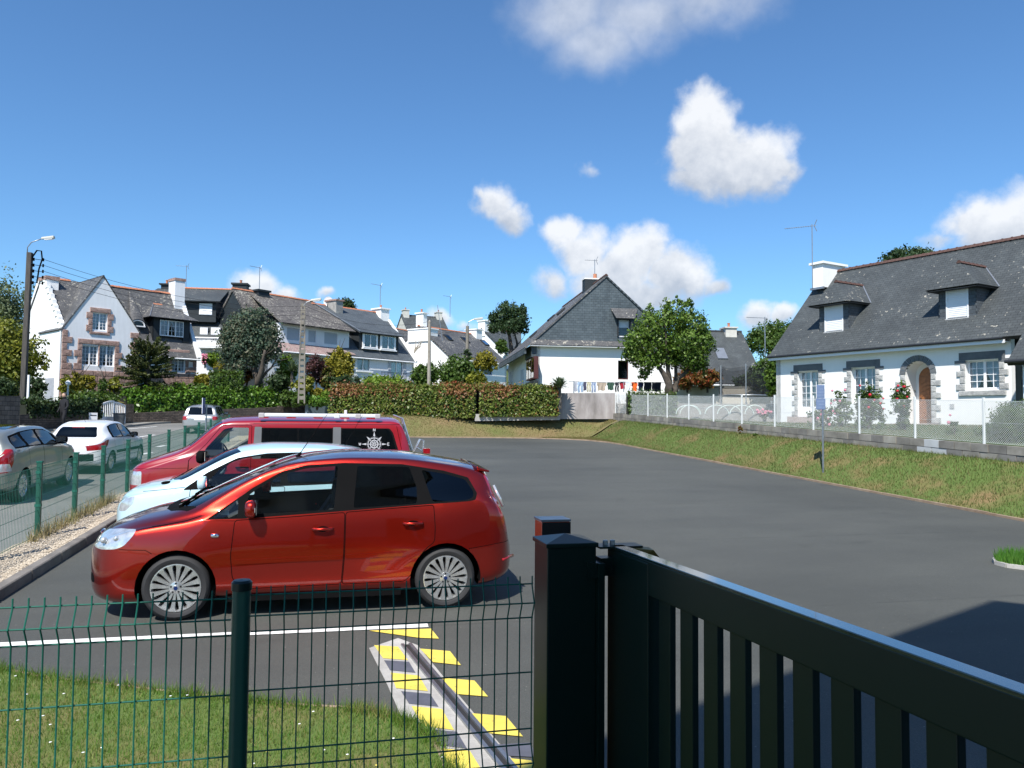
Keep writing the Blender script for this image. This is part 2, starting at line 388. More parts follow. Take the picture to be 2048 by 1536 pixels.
def loft(sp):
    L_ = sp['L']; nx = sp.get('nx', 84)
    xs = [L_*(.5-.5*math.cos(math.pi*i/nx)*(1) ) for i in range(nx+1)]
    xs = sorted(set([round(.45*a+.55*(L_*i/nx), 4) for i, a in enumerate(xs)] + [.004, .012, .03, .055, L_-.004, L_-.012, L_-.03, L_-.055]))
    bm = bmesh.new(); rings = []
    na, nn = sp['nose']; ta, tn = sp['tail']
    for x in xs:
        g = 1.
        if x < na: g = (max(0., 1-(1-x/na)**nn))**(1/nn)
        if x > L_-ta: g = (max(0., 1-(1-(L_-x)/ta)**tn))**(1/tn)
        w = pchip(sp['w'], x); zb = pchip(sp['zb'], x); be = pchip(sp['belt'], x); zt = pchip(sp['zt'], x); wr = pchip(sp['wr'], x); zr = pchip(sp['zr'], x)
        fl = sum(math.exp(-((x-xw)/.40)**2) for xw in sp['axles'])*sp.get('flare', .018)
        h = be-zb; ch = sp.get('side', (.90, .975, 1.0, .99, .955))
        P = [(w*.6, zb), (w*ch[0], zb), (w*ch[1]+fl*.7, zb+.10*h), (w*ch[2]+fl, zb+.42*h), (w*ch[3]+fl*.6, zb+.78*h), (w*ch[4], be),
             (wr+(w*ch[4]-wr)*.47, be+(zr-be)*.5+.0), (wr, zr), (wr*.86, zr+(zt-zr)*.45), (wr*.5, zr+(zt-zr)*.86), (0, zt)]
        cur = [(0, zb)]; sub = [3, 3, 3, 4, 4, 3, 4, 4, 3, 4, 4]
        Q = [(0, zb)]+P
        for k in range(len(Q)-1):
            p0 = Q[max(k-1, 0)]; p1 = Q[k]; p2 = Q[k+1]; p3 = Q[k+2] if k+2 < len(Q) else (-Q[k][0], Q[k][1])
            soft = .5 if k not in (0, 1, 2) else .2
            for s_ in range(1, sub[k]+1):
                t = s_/sub[k]; r = []
                for c in (0, 1):
                    m1 = (p2[c]-p0[c])*soft; m2 = (p3[c]-p1[c])*soft
                    ln = math.hypot(p2[0]-p1[0], p2[1]-p1[1])
                    l0 = math.hypot(p1[0]-p0[0], p1[1]-p0[1]) or 1; l3 = math.hypot(p3[0]-p2[0], p3[1]-p2[1]) or 1
                    m1 *= min(1, 2*ln/(ln+l0)); m2 *= min(1, 2*ln/(ln+l3))
                    r.append((2*t**3-3*t*t+1)*p1[c]+(t**3-2*t*t+t)*m1+(-2*t**3+3*t*t)*p2[c]+(t**3-t*t)*m2)
                cur.append((max(0, r[0]), r[1]))
        cur[-1] = (0, zt)
        ring = [bm.verts.new((x, -y*g, z)) for y, z in cur]+[bm.verts.new((x, y*g, z)) for y, z in cur[-2:0:-1]]
        rings.append(ring)
    for a, b in zip(rings, rings[1:]):
        n = len(a)
        for k in range(n):
            try: bm.faces.new((a[k], b[k], b[(k+1) % n], a[(k+1) % n]))
            except ValueError: pass
    bmesh.ops.remove_doubles(bm, verts=bm.verts, dist=1e-4)
    bmesh.ops.recalc_face_normals(bm, faces=bm.faces); bm.normal_update()
    c0 = Vector((L_/2, 0, .7))
    if sum(f.normal.dot((f.calc_center_median()-c0))*f.calc_area() for f in bm.faces) < 0: bmesh.ops.reverse_faces(bm, faces=bm.faces)
    return bm
def vehicle(sp):
    """sp: profile keys and imprinted regions -> Empty with parts; local x = length from the nose, z = 0 on the ground"""
    root = empty(sp.get('name', 'parked_car'), (0, 0, 0), 0, sp['label'], sp['cat'], sp.get('group'))
    bm = loft(sp); lay = bm.faces.layers.int.new('reg'); bm.normal_update()
    regs = {0: ('body', 'paint', root)}; rid = 0
    mats = dict(paint=sp['paint'], black=TRIM, glass=GLASS, dark=DARKGLASS, seam=SEAM, lamp=LAMPGLASS, red=REDLAMP, chrome=CHROME, plate=PLATE)
    mats.update(sp.get('mats', {}))
    for name, poly, axis, cond, mk in sp['regions']:
        rid += 1; regs[rid] = (name, mk)
        imprint(bm, lay, poly, axis, cond, rid)
        bm.normal_update()
    # wheel arches
    arches = []
    for k, xw in enumerate(sp['axles']):
        R_ = sp['archr']; cz = sp['wr_']
        poly = [(xw+R_*math.cos(2*math.pi*q/28), cz+R_*math.sin(2*math.pi*q/28)) for q in range(28)]
        rid += 1; regs[rid] = ('_arch', None)
        imprint(bm, lay, poly, 'y', lambda c, n: abs(c.y) > .42, rid)
    ar = {r for r in regs if regs[r][0] == '_arch'}
    bmesh.ops.delete(bm, geom=[f for f in bm.faces if f[lay] in ar], context='FACES')
    bm.normal_update(); bm.verts.index_update()
    bm.faces.ensure_lookup_table()
    groups = {}
    for f in bm.faces:
        r = f[lay]; nm, mk = regs[r][0], regs[r][1]
        if nm == 'body': key = ('body', 0, 0)
        elif nm.startswith('='): key = ('body', 0, 0)
        else:
            c = f.calc_center_median(); key = (nm, r, 0 if (nm.endswith('!') or nm in ('windscreen', 'rear_window', 'tailgate', 'hood', 'radiator_grille', 'number_plate')) else (1 if c.y > 0 else -1))
        groups.setdefault(key, []).append(f)
    made = {}
    for key, fs in groups.items():
        nm = key[0].rstrip('!'); vi = {}; V = []; Fa = []; mi = []; ms = []; nor = []
        for f in fs:
            mk = regs[f[lay]][1]
            if mk not in ms: ms.append(mk)
            mi.append(ms.index(mk)); q = []
            for v in f.verts:
                if v.index not in vi: vi[v.index] = len(V); V.append(tuple(v.co)); nor.append(tuple(v.normal))
                q.append(vi[v.index])
            Fa.append(q)
        me = bpy.data.meshes.new(nm); me.from_pydata(V, [], Fa)
        for mk in ms: me.materials.append(mats[mk])
        me.polygons.foreach_set('material_index', mi); me.polygons.foreach_set('use_smooth', [True]*len(Fa))
        me.update(); me.normals_split_custom_set_from_vertices(nor)
        o = bpy.data.objects.new(nm, me); COL.objects.link(o); o.parent = root; made.setdefault(nm, []).append(o)
    # rolled arch lips and liners
    for xw in sp['axles']:
        for sgn in (-1, 1):
            mb = MB(); R_ = sp['archr']; cz = sp['wr_']; n = 22; pts = []
            w = pchip(sp['w'], xw)+sp.get('flare', .018)
            for q in range(n+1):
                a = rad(-8+196*q/n); pts.append((xw+R_*math.cos(a), cz+R_*math.sin(a)))
            yo, yi = sgn*(w-.012), sgn*(w-.34)
            vs = [(x, y, z) for y in (sgn*(w-.03), yi) for x, z in pts]
            mb.add(vs, [(i, i+1, n+2+i, n+1+i) for i in range(n)])
            mb.add([(xw, yi, cz)]+[(x, yi, z) for x, z in pts], [(0, i+1, i+2) for i in range(n)])
            mb.build('wheel_arch', TRIM, root, fixn=False)
            wheel(root, (xw, sgn*(w-sp.get('wy', .03)), cz), sp['tyre'], sgn, sp.get('rim', 'steel'))
    interior(root, sp)
    bm.free()
    return root, made
def wheel(root, pos, ty, sgn, style):
    R_, rr, wd = ty
    wh = empty('wheel', pos, math.pi if sgn < 0 else 0.); wh.parent = root
    t = MB(); t.lathe([(rr-.004, -.012), (rr+.006, -.002), (rr+.02, .004), ((R_+rr)/2+.004, .009), (R_-.018, -.002), (R_-.004, -.022), (R_, -.045), (R_, -wd+.03), (R_-.012, -wd+.005), (rr, -wd)], 40, 'y', (0, -.01, 0))
    for k in (-.075, -.105, -.135): t.lathe([(R_+.0005, k), (R_+.0005, k-.006)], 40, 'y', mi=1)
    t.build('tyre', [TYRE, SEAM], wh, smooth=40, fixn=True)
    m_ = MB(); r2 = rr-.012
    m_.lathe([(rr, -.014), (rr-.003, .0), (rr-.012, .001), (rr-.018, -.012), (rr-.028, -.10), (rr-.03, -wd+.02)], 40, 'y', (0, -.01, 0), 0)
    m_.lathe([(.001, -.115), (rr*.62, -.115), (rr*.62, -.13)], 32, 'y', (0, 0, 0), 2)
    m_.lathe([(.001, -.145), (rr-.03, -.145)], 32, 'y', (0, 0, 0), 1)
    def spoke(a, r0, r1, w0, w1, y0, y1, th=.022, mi=0):
        ca, sa = math.cos(a), math.sin(a)
        def P(r, w, y): return (r*ca-w*sa, y, r*sa+w*ca)
        rm = r0+(r1-r0)*.8; wm = w0+(w1-w0)*.45; ym = y0+(y1-y0)*.9
        for (ra, wa, ya), (rb, wb, yb) in (((r0, w0, y0), (rm, wm, ym)), ((rm, wm, ym), (r1, w1, y1))):
            v = [P(ra, -wa/2, ya-th), P(ra, wa/2, ya-th), P(rb, wb/2, yb-th), P(rb, -wb/2, yb-th),
                 P(ra, -wa/2*.75, ya), P(ra, wa/2*.75, ya), P(rb, wb/2*.82, yb), P(rb, -wb/2*.82, yb)]
            m_.hexa(v, mi)
    if style == 'many':
        for k in range(16): spoke(2*math.pi*(k+.3)/16, .05, r2, .024, .074, -.020, -.008)
        m_.lathe([(.001, -.006), (.024, -.006), (.028, -.012), (.058, -.018), (.066, -.03), (.066, -.06)], 28, 'y', (0, 0, 0), 0)
        for k in range(5):
            a = 2*math.pi*k/5+math.pi/2; m_.lathe([(.001, .001), (.0095, .001), (.0095, -.012)], 10, 'y', (.046*math.cos(a), -.014, .046*math.sin(a)), 1)
        m_.lathe([(.001, .001), (.019, .001), (.019, -.003)], 16, 'y', (0, -.004, 0), 3)
    elif style == 'five':
        for k in range(5): spoke(2*math.pi*k/5+.3, .04, r2, .07, .05, -.02, -.012); 
        m_.lathe([(.001, -.01), (.05, -.014), (.06, -.03)], 20, 'y', (0, 0, 0), 0)
    else:
        m_.lathe([(.001, -.004), (.05, -.006), (.10, -.022), (rr*.68, -.026)], 32, 'y', (0, 0, 0), 0)
        for k in range(9): spoke(2*math.pi*k/9, rr*.5, r2, .07, .055, -.026, -.014)
    m_.build('rim', [ALLOY, BLACKP, DISC, BLUEP], wh, smooth=30)
def interior(root, sp):
    I = sp['int']; w = pchip(sp['w'], I['seats'][0]); f0 = I['floor']
    m_ = MB(); m_.box(I['dash'][0], I['dash'][1], -w*.82, w*.82, f0+.25, I['dash'][2])
    o = m_.build('dashboard', PLASTIC, root); bevel(o, .05, 3)
    for r, x in enumerate(I['seats']):
        for y in ((-w*.42, w*.42) if r == 0 else (-w*.45, 0, w*.45)):
            m_ = MB(); h = I['sh']; hw = .25 if r == 0 else .20
            m_.box(x, x+.50, y-hw, y+hw, f0+.18, f0+.38)
            m_.hexa([(x+.42, y-hw, f0+.36), (x+.56, y-hw, f0+.36), (x+.56, y+hw, f0+.36), (x+.42, y+hw, f0+.36),
                     (x+.64, y-hw*.8, f0+h), (x+.74, y-hw*.8, f0+h), (x+.74, y+hw*.8, f0+h), (x+.64, y+hw*.8, f0+h)])
            m_.hexa([(x+.655, y-.12, f0+h+.04), (x+.745, y-.12, f0+h+.04), (x+.745, y+.12, f0+h+.04), (x+.655, y+.12, f0+h+.04),
                     (x+.68, y-.11, f0+h+.21), (x+.75, y-.11, f0+h+.21), (x+.75, y+.11, f0+h+.21), (x+.68, y+.11, f0+h+.21)])
            for s_ in (-.05, .05): m_.tube([(x+.70, y+s_, f0+h-.02), (x+.70, y+s_, f0+h+.06)], .006, 5)
            bevel(m_.build('seat', SEATM, root), .03, 2)
    # steering wheel on the left (-y) side
    c = Vector((I['dash'][1]+.16, -w*.42, I['dash'][2]+.0)); m_ = MB()
    ax = Vector((.9, 0, .42)).normalized(); u = Vector((0, 1, 0)); v_ = ax.cross(u)
    m_.tube([c+(u*math.cos(a)+v_*math.sin(a))*.185 for a in [2*math.pi*k/24 for k in range(25)]], .014, 6, caps=False)
    for a in (0, math.pi, -math.pi/2): m_.bar(c, c+(u*math.cos(a)+v_*math.sin(a))*.18, .035, .012)
    m_.tube([c, c-ax*.25], .035, 8); m_.build('steering_wheel', PLASTIC, root, smooth=40)
def mirror(root, x, y, z, paint, s=-1, sx=1., light=False):
    m_ = MB(); m_.ball((0, 0, 0), 1, 8)
    o = m_.build('wing_mirror', paint, root, smooth='all')
    for v in o.data.vertices:
        p = v.co; q = [math.copysign(abs(c)**.62, c) for c in p]
        v.co = (x+q[0]*.065*sx*(1.0 if q[0] < 0 else .55), y+s*.10+q[1]*.105*sx, z+.03+q[2]*.075*sx)
    b = MB(); b.hexa([(x-.04, y+s*.0, z-.06), (x+.03, y+s*.0, z-.06), (x+.03, y+s*.12, z-.05), (x-.04, y+s*.12, z-.05),
                      (x-.03, y+s*.0, z-.015), (x+.03, y+s*.0, z-.015), (x+.03, y+s*.12, z-.02), (x-.03, y+s*.12, z-.02)])
    b.build('mirror_foot', TRIM, o)
    g = MB(); g.box(x+.037*sx, x+.042*sx, y+s*.1-.08*sx, y+s*.1+.08*sx, z-.02*sx, z+.085*sx); g.build('mirror_glass', CHROME, o)
    if light:
        l = MB(); l.hexa([(x-.01, y+s*.19, z+.0), (x+.035, y+s*.19, z+.0), (x+.035, y+s*.2, z+.005), (x-.01, y+s*.2, z+.005),
                          (x-.0, y+s*.185, z+.05), (x+.035, y+s*.185, z+.05), (x+.035, y+s*.2, z+.05), (x, y+s*.2, z+.05)])
        l.build('indicator_lamp', LAMPGLASS, o)
    return o
def handle(root, x, y, z, paint, s=-1, ln=.2):
    r = MB(); r.ball((0, 0, 0), 1, 8); o = r.build('handle_recess', SEAM, root, smooth='all')
    for v in o.data.vertices: v.co = (x+v.co.x*ln*.33, y+v.co.y*.006, z-.008+v.co.z*.036)
    m_ = MB(); m_.tube([(x-ln/2, y-s*.004, z), (x-ln*.42, y+s*.03, z), (x, y+s*.042, z+.003), (x+ln*.42, y+s*.03, z), (x+ln/2, y-s*.004, z)], [.010, .014, .015, .014, .010], 8)
    m_.build('door_handle', paint, root, smooth='all')
def surf_y(sp, x, z):
    """half width of the shell at a side-view point"""
    w = pchip(sp['w'], x); zb = pchip(sp['zb'], x); be = pchip(sp['belt'], x); ch = sp.get('side', (.90, .975, 1.0, .99, .955))
    fl = sum(math.exp(-((x-xw)/.40)**2) for xw in sp['axles'])*sp.get('flare', .018); t = (z-zb)/(be-zb)
    return pchip([(0, w*ch[0]), (.1, w*ch[1]+fl*.7), (.42, w*ch[2]+fl), (.78, w*ch[3]+fl*.6), (1, w*ch[4])], t)
SEAM = mat('seam_dark', (.004, .004, .004), .9, var=0, spec=0.); TRIM = mat('trim_black', (.006, .006, .0065), .8, bmp=.05, bsc=400, spec=.05)
TYRE = mat('tyre_rubber', (.022, .022, .024), .75, var=.2, bmp=.15, bsc=90); BLACKP = mat('black_gap', (.004, .004, .004), .8, var=0)
ALLOY = mat('alloy_rim', (.66, .67, .68), .27, .8, var=.2, sc=14); DISC = mat('brake_disc', (.16, .15, .14), .45, .9, sc=10)
BLUEP = mat('badge_blue', (.01, .03, .14), .3, .3); CHROME = mat('chrome', (.8, .8, .82), .08, 1., var=.02)
PLASTIC = mat('cabin_plastic', (.03, .031, .034), .6); SEATM = mat('seat_cloth', (.045, .046, .05), .9, bmp=.3, bsc=200)
GLASS = glassmat('car_glass', (.78, .84, .83)); DARKGLASS = glassmat('privacy_glass', (.05, .055, .06)); CLEARG = glassmat('lamp_cover', (.9, .92, .92))
LAMPGLASS = mat('headlamp', (.62, .64, .66), .12, .55, var=.25, sc=18, coat=1.); REDLAMP = mat('tail_lamp_red', (.32, .008, .012), .12, .1, var=.3, sc=20, coat=1.)
PLATE = mat('number_plate_white', (.75, .76, .76), .4, var=.02); ORANGEL = mat('indicator_orange', (.6, .16, .01), .2, coat=1.)
GREYTRIM = mat('grey_trim', (.11, .115, .12), .5)
# --- hero: red-orange compact people carrier
def build_hero():
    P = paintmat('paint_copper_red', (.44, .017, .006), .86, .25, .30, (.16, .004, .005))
    sp = dict(L=4.37, paint=P, label='copper red people carrier with multi-spoke alloy wheels, nearest car in the row', cat='car',
        nose=(.62, 2.6), tail=(.42, 3.0), axles=(.92, 3.56), wr_=.318, archr=.372, tyre=(.318, .236, .215), rim='many', flare=.024, wy=.022,
        zb=[(0, .40), (.05, .28), (.14, .20), (.5, .17), (1.3, .2), (3.2, .2), (3.9, .22), (4.2, .27), (4.33, .34), (4.37, .44)],
        belt=[(0, .60), (.08, .67), (.25, .755), (.55, .865), (.95, .925), (1.2, .965), (1.54, .975), (2.49, 1.03), (3.32, 1.08), (3.9, 1.12), (4.1, 1.05), (4.22, .90), (4.285, .66), (4.32, .59), (4.37, .49)],
        zt=[(0, .62), (.06, .74), (.2, .855), (.48, .96), (.78, 1.035), (.95, 1.10), (1.3, 1.265), (1.6, 1.395), (1.85, 1.485), (2.14, 1.55), (2.58, 1.59), (3.03, 1.583), (3.61, 1.51), (3.95, 1.445), (4.06, 1.41), (4.10, 1.31), (4.17, 1.14), (4.25, .94), (4.285, .72), (4.31, .625), (4.35, .59), (4.37, .52)],
        zr=[(0, .61), (.06, .715), (.2, .80), (.48, .905), (.8, .972), (1.05, 1.035), (1.23, 1.14), (1.5, 1.30), (1.75, 1.42), (1.98, 1.49), (2.25, 1.525), (2.6, 1.54), (3.1, 1.525), (3.5, 1.48), (3.9, 1.40), (4.03, 1.33), (4.10, 1.2), (4.22, .95), (4.285, .69), (4.32, .605), (4.37, .5)],
        wr=[(0, .52), (.2, .60), (.5, .70), (.9, .76), (1.1, .755), (1.5, .715), (2.0, .665), (2.6, .655), (3.3, .635), (3.9, .60), (4.1, .62), (4.25, .74), (4.37, .78)],
        w=[(0, .86), (.4, .885), (1.0, .90), (2.4, .905), (3.5, .90), (4.0, .88), (4.37, .85)],
        int=dict(dash=(1.0, 1.32, .98), seats=(1.72, 2.62), floor=.32, sh=.70))
    cowl = [(.80, 0), (.83, .30), (.92, .52), (1.06, .68)]; up = [(1.3, .665), (1.6, .625), (1.86, .585), (1.80, .35), (1.77, 0)]
    half = cowl+up; ws = half+[(x, -y) for x, y in half[-2:0:-1]]
    cb = [(.70, 0), (.72, .34), (.80, .55), (.98, .715), (1.06, .70)]; cbh = cb+cowl[::-1][1:]
    cowlp = cb+[(1.06, .68)]+cowl[-2::-1]; cowlp2 = [(x, -y) for x, y in cowlp]
    dlo = rounded([(1.17, .968), (1.52, 1.205), (1.60, 1.265), (1.88, 1.425), (2.12, 1.487), (2.5, 1.508), (3.1, 1.492), (3.55, 1.42), (3.82, 1.345), (3.90, 1.19), (3.875, 1.125), (3.80, 1.112), (3.32, 1.085), (2.49, 1.032), (1.54, .975)], .012, 2)
    tri = rounded([(1.24, .985), (1.47, 1.155), (1.475, .988)], .02)
    wf = rounded([(1.575, 1.015), (1.56, 1.19), (1.66, 1.265), (1.88, 1.395), (2.12, 1.455), (2.44, 1.478), (2.405, 1.05)], .03)
    wb = rounded([(2.60, 1.062), (2.64, 1.478), (3.18, 1.462), (3.255, 1.25), (3.25, 1.098)], .03)
    wq = rounded([(3.415, 1.112), (3.31, 1.43), (3.56, 1.388), (3.785, 1.325), (3.865, 1.20), (3.845, 1.145), (3.76, 1.122)], .03)
    d1 = rounded([(1.45, .96), (1.42, .62), (1.44, .40), (1.52, .285), (2.49, .295), (2.51, .60), (2.515, 1.02), (2.0, .985)], .03)
    d2 = rounded([(2.525, 1.022), (2.52, .60), (2.50, .295), (3.13, .300), (3.20, .37), (3.24, .50), (3.33, .62), (3.435, .71), (3.44, .85), (3.425, 1.08)], .03)
    hl = rounded([(.045, .695), (.09, .775), (.20, .83), (.36, .868), (.545, .885), (.52, .83), (.44, .735), (.36, .70), (.2, .682)], .03)
    R = [('rear_window', rounded([(-.52, 1.0), (-.46, 1.36), (.46, 1.36), (.52, 1.0)], .08), 'x', lambda c, n: c.x > 3.95 and n.x > .2, 'dark'),
         ('windscreen', ws, 'z', lambda c, n: n.z > .25 and c.z > .99, 'glass'),
         ('=cowl', cowlp, 'z', lambda c, n: n.z > .25 and .9 < c.z < 1.2, 'black'), ('=cowl', cowlp2, 'z', lambda c, n: n.z > .25 and .9 < c.z < 1.2, 'black'),
         ('=trim', dlo, 'y', side, 'black'),
         ('side_window', tri, 'y', side, 'glass'), ('side_window', wf, 'y', side, 'glass'), ('side_window', wb, 'y', side, 'dark'), ('side_window', wq, 'y', side, 'dark'),
         ('=gap', inset(d1, -.004), 'y', side, 'seam'), ('front_door', inset(d1, .004), 'y', side, 'paint'),
         ('=gap', inset(d2, -.004), 'y', side, 'seam'), ('rear_door', inset(d2, .004), 'y', side, 'paint'),
         ('headlight', hl, 'y', lambda c, n: c.x < .7 and abs(c.y) > .2 and n.z < .96, 'lamp'),
         ('tail_light', rounded([(4.00, 1.36), (4.05, 1.40), (4.12, 1.30), (4.26, .93), (4.30, .74), (4.22, .76), (4.16, .92), (4.09, 1.12)], .02), 'y', lambda c, n: c.x > 3.9 and abs(c.y) > .42, 'red'),
         ('number_plate', rounded([(-.26, .76), (-.26, .87), (.26, .87), (.26, .76)], .01), 'x', lambda c, n: c.x > 4.1 and n.x > .2, 'plate'),
         ('=fog', rounded([(.05, .33), (.065, .43), (.125, .42), (.135, .34)], .03), 'y', lambda c, n: c.x < .4 and abs(c.y) > .3, 'black'),  # shade of a lower bumper recess painted as a black patch
         ('radiator_grille', rounded([(-.42, .30), (-.50, .46), (.50, .46), (.42, .30)], .04), 'x', lambda c, n: c.x < .3 and n.x < -.2, 'black')]
    for s_ in strip([(.545, .885), (.80, .925), (1.0, .962), (1.13, 1.005)], .007)+strip([(.40, .70), (.64, .695), (.70, .66)], .006)+strip([(3.80, .62), (4.1, .66), (4.30, .66)], .006)+strip([(1.45, .955), (1.22, .962)], .005):
        R.append(('=gap', s_, 'y', side, 'seam'))
    sp['regions'] = R
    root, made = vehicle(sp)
    for s_ in (-1, 1):
        mirror(root, 1.62, s_*.84, 1.055, P, s_, 1.12, True)
        for x, z in ((2.30, .862), (3.21, .90)):
            handle(root, x, s_*(surf_y(sp, x, z)-.002), z, P, s_, .21)
        for xa, xb, z in ((1.46, 2.495, .555), (2.535, 3.14, .578)):
            m_ = MB(); pts = [(x, s_*(surf_y(sp, x, z)), z+(x-xa)*.015) for x in np.linspace(xa, xb, 8)]
            for a, b in zip(pts, pts[1:]): m_.bar(a, b, .016, .042)
            m_.build('rubbing_strip', P, root)
        m_ = MB(); m_.tube([(1.235, s_*(surf_y(sp, 1.25, .82)-.004), .82), (1.305, s_*(surf_y(sp, 1.25, .82)-.004), .82)], .021, 8); m_.build('side_indicator', CHROME, root, smooth='all')
        # clear lower reflector band and back-up lamp in the tall rear light
        m_ = MB(); m_.tube([(4.10, s_*.69, 1.26), (4.20, s_*.755, 1.04)], [.014, .02], 6); m_.build('reversing_lamp', LAMPGLASS, root, smooth='all')
        m_ = MB(); m_.tube([(4.18, s_*.805, .47), (4.345, s_*.60, .47)], .020, 8); m_.build('bumper_reflector', REDLAMP, root, smooth='all')
    # spoiler lip, aerial, wipers, badge, lower grille bars, exhaust
    m_ = MB(); m_.hexa([(3.95, -.56, 1.405), (4.08, -.54, 1.385), (4.08, .54, 1.385), (3.95, .56, 1.405), (3.93, -.56, 1.452), (4.085, -.54, 1.405), (4.085, .54, 1.405), (3.93, .56, 1.452)])
    bevel(m_.build('roof_spoiler', P, root, smooth=40), .01)
    m_ = MB(); m_.tube([(2.02, -.0, 1.54), (2.32, -.0, 2.0)], [.005, .002], 5); m_.tube([(1.99, 0, 1.515), (2.04, 0, 1.56)], .018, 6); m_.build('aerial', TRIM, root)
    m_ = MB()
    for y0, y1 in ((-.50, -.02), (.45, .08)):
        m_.tube([(.90, y0, 1.05), (.98, (y0+y1)/2, 1.135), (1.02, y1, 1.165)], .009, 5); m_.bar((.90, y0-.03, 1.075), (1.04, y1+.1, 1.17), .012, .02)
        m_.ball((.89, y0, 1.05), .028, 5)
    m_.build('wiper', SEAM, root)
    m_ = MB(); m_.ball((0, 0, 0), 1, 8); o = m_.build('emblem', [CHROME], root, smooth='all')
    for v in o.data.vertices: v.co = (.035+v.co.x*.012, v.co.y*.075, .735+v.co.z*.03)
    m_ = MB(); m_.tube([(4.1, .55, .27), (4.36, .55, .27)], .03, 10); m_.build('exhaust_pipe', CHROME, root, smooth=40)
    m_ = MB()
    for s_ in (-1, 1): m_.hexa([(.16, s_*.70, .33), (.42, s_*.86, .36), (.44, s_*.85, .42), (.14, s_*.68, .44), (.155, s_*.72, .34), (.40, s_*.875, .37), (.42, s_*.868, .41), (.135, s_*.70, .43)])
    for s_ in (-1, 1):                                # round bowls inside the headlamps
        for x, yy, z, r_ in ((.235, .735, .775, .04), (.36, .795, .80, .034)):
            m_ = MB(); m_.ball((x, s_*(yy+.012), z), r_*.8, 8); m_.build('lamp_bowl', LAMPGLASS, root, smooth='all')
    # a windscreen paper at the driver's quarter window, a plaque of dirt-grey sill
    m_ = MB(); m_.box(1.30, 1.38, -.76, -.755, 1.0, 1.045); m_.build('parking_paper', PLATE, root)
    m_ = MB(); m_.box(1.38, 3.1, -.84, .84, .15, .21); m_.build('underbody', TRIM, root)
    root.location = (-2.36, 9.055, plane(9.055)); root.rotation_euler = (math.atan(KS), 0, 0)
    return root
build_hero()
def rail_pts(sp, xa, xb, off, n=9): return [(x, pchip(sp['zr'], x)-off) for x in np.linspace(xa, xb, n)]
def belt_pts(sp, xa, xb, off, n=5): return [(x, pchip(sp['belt'], x)+off) for x in np.linspace(xa, xb, n)]
def winpoly(sp, x0b, x0t, x1t, x1b, top, bot, r=.03):
    """window between belt and roof rail: front edge x0b (bottom) to x0t (top), rear edge x1t to x1b"""
    return rounded(rail_pts(sp, x0t, x1t, top, 6)+belt_pts(sp, x1b, x0b, bot, 4), r, 2)
def generic(sp, c):
    """adds the usual regions; c: dict of key x positions"""
    xc, xh, xr = c['cowl'], c['header'], c['rearend']; wr = lambda x: pchip(sp['wr'], x)
    half = [(xc, 0), (xc+.03, .3), (xc+.12, .52), (c['apil'], wr(c['apil'])*.92)]+[(x, wr(x)*.93) for x in np.linspace(c['apil']+.12, xh+.10, 4)]+[(xh+.03, .35), (xh, 0)]
    ws = half+[(x, -y) for x, y in half[-2:0:-1]]
    R = [('windscreen', ws, 'z', lambda q, n: n.z > .2 and q.z > pchip(sp['zt'], xc)-.08 and q.x < xh+.2, 'glass')]
    if c.get('rear'): R.append(('rear_window', rounded(c['rear'], .06), 'x', lambda q, n: q.x > c['rearx'] and n.x > .15, c.get('rg', 'dark')))
    for nm, d in c.get('doors', []):
        R += [('=gap', inset(d, -.004), 'y', side, 'seam'), (nm, inset(d, .004), 'y', side, 'paint')]
    if c.get('dlo'): R.append(('=trim', c['dlo'], 'y', side, 'black'))
    for q_ in c['wins']: R.append(('side_window', q_[0], 'y', side, q_[1]))
    for s_ in c.get('strips', []): R.append(('=gap', s_, 'y', side, 'seam'))
    if c.get('head'): R.append(('headlight', rounded(c['head'], .03), 'y', lambda q, n: q.x < .9 and abs(q.y) > .2, 'lamp'))
    R += c.get('extra', [])
    sp['regions'] = R; return vehicle(sp)
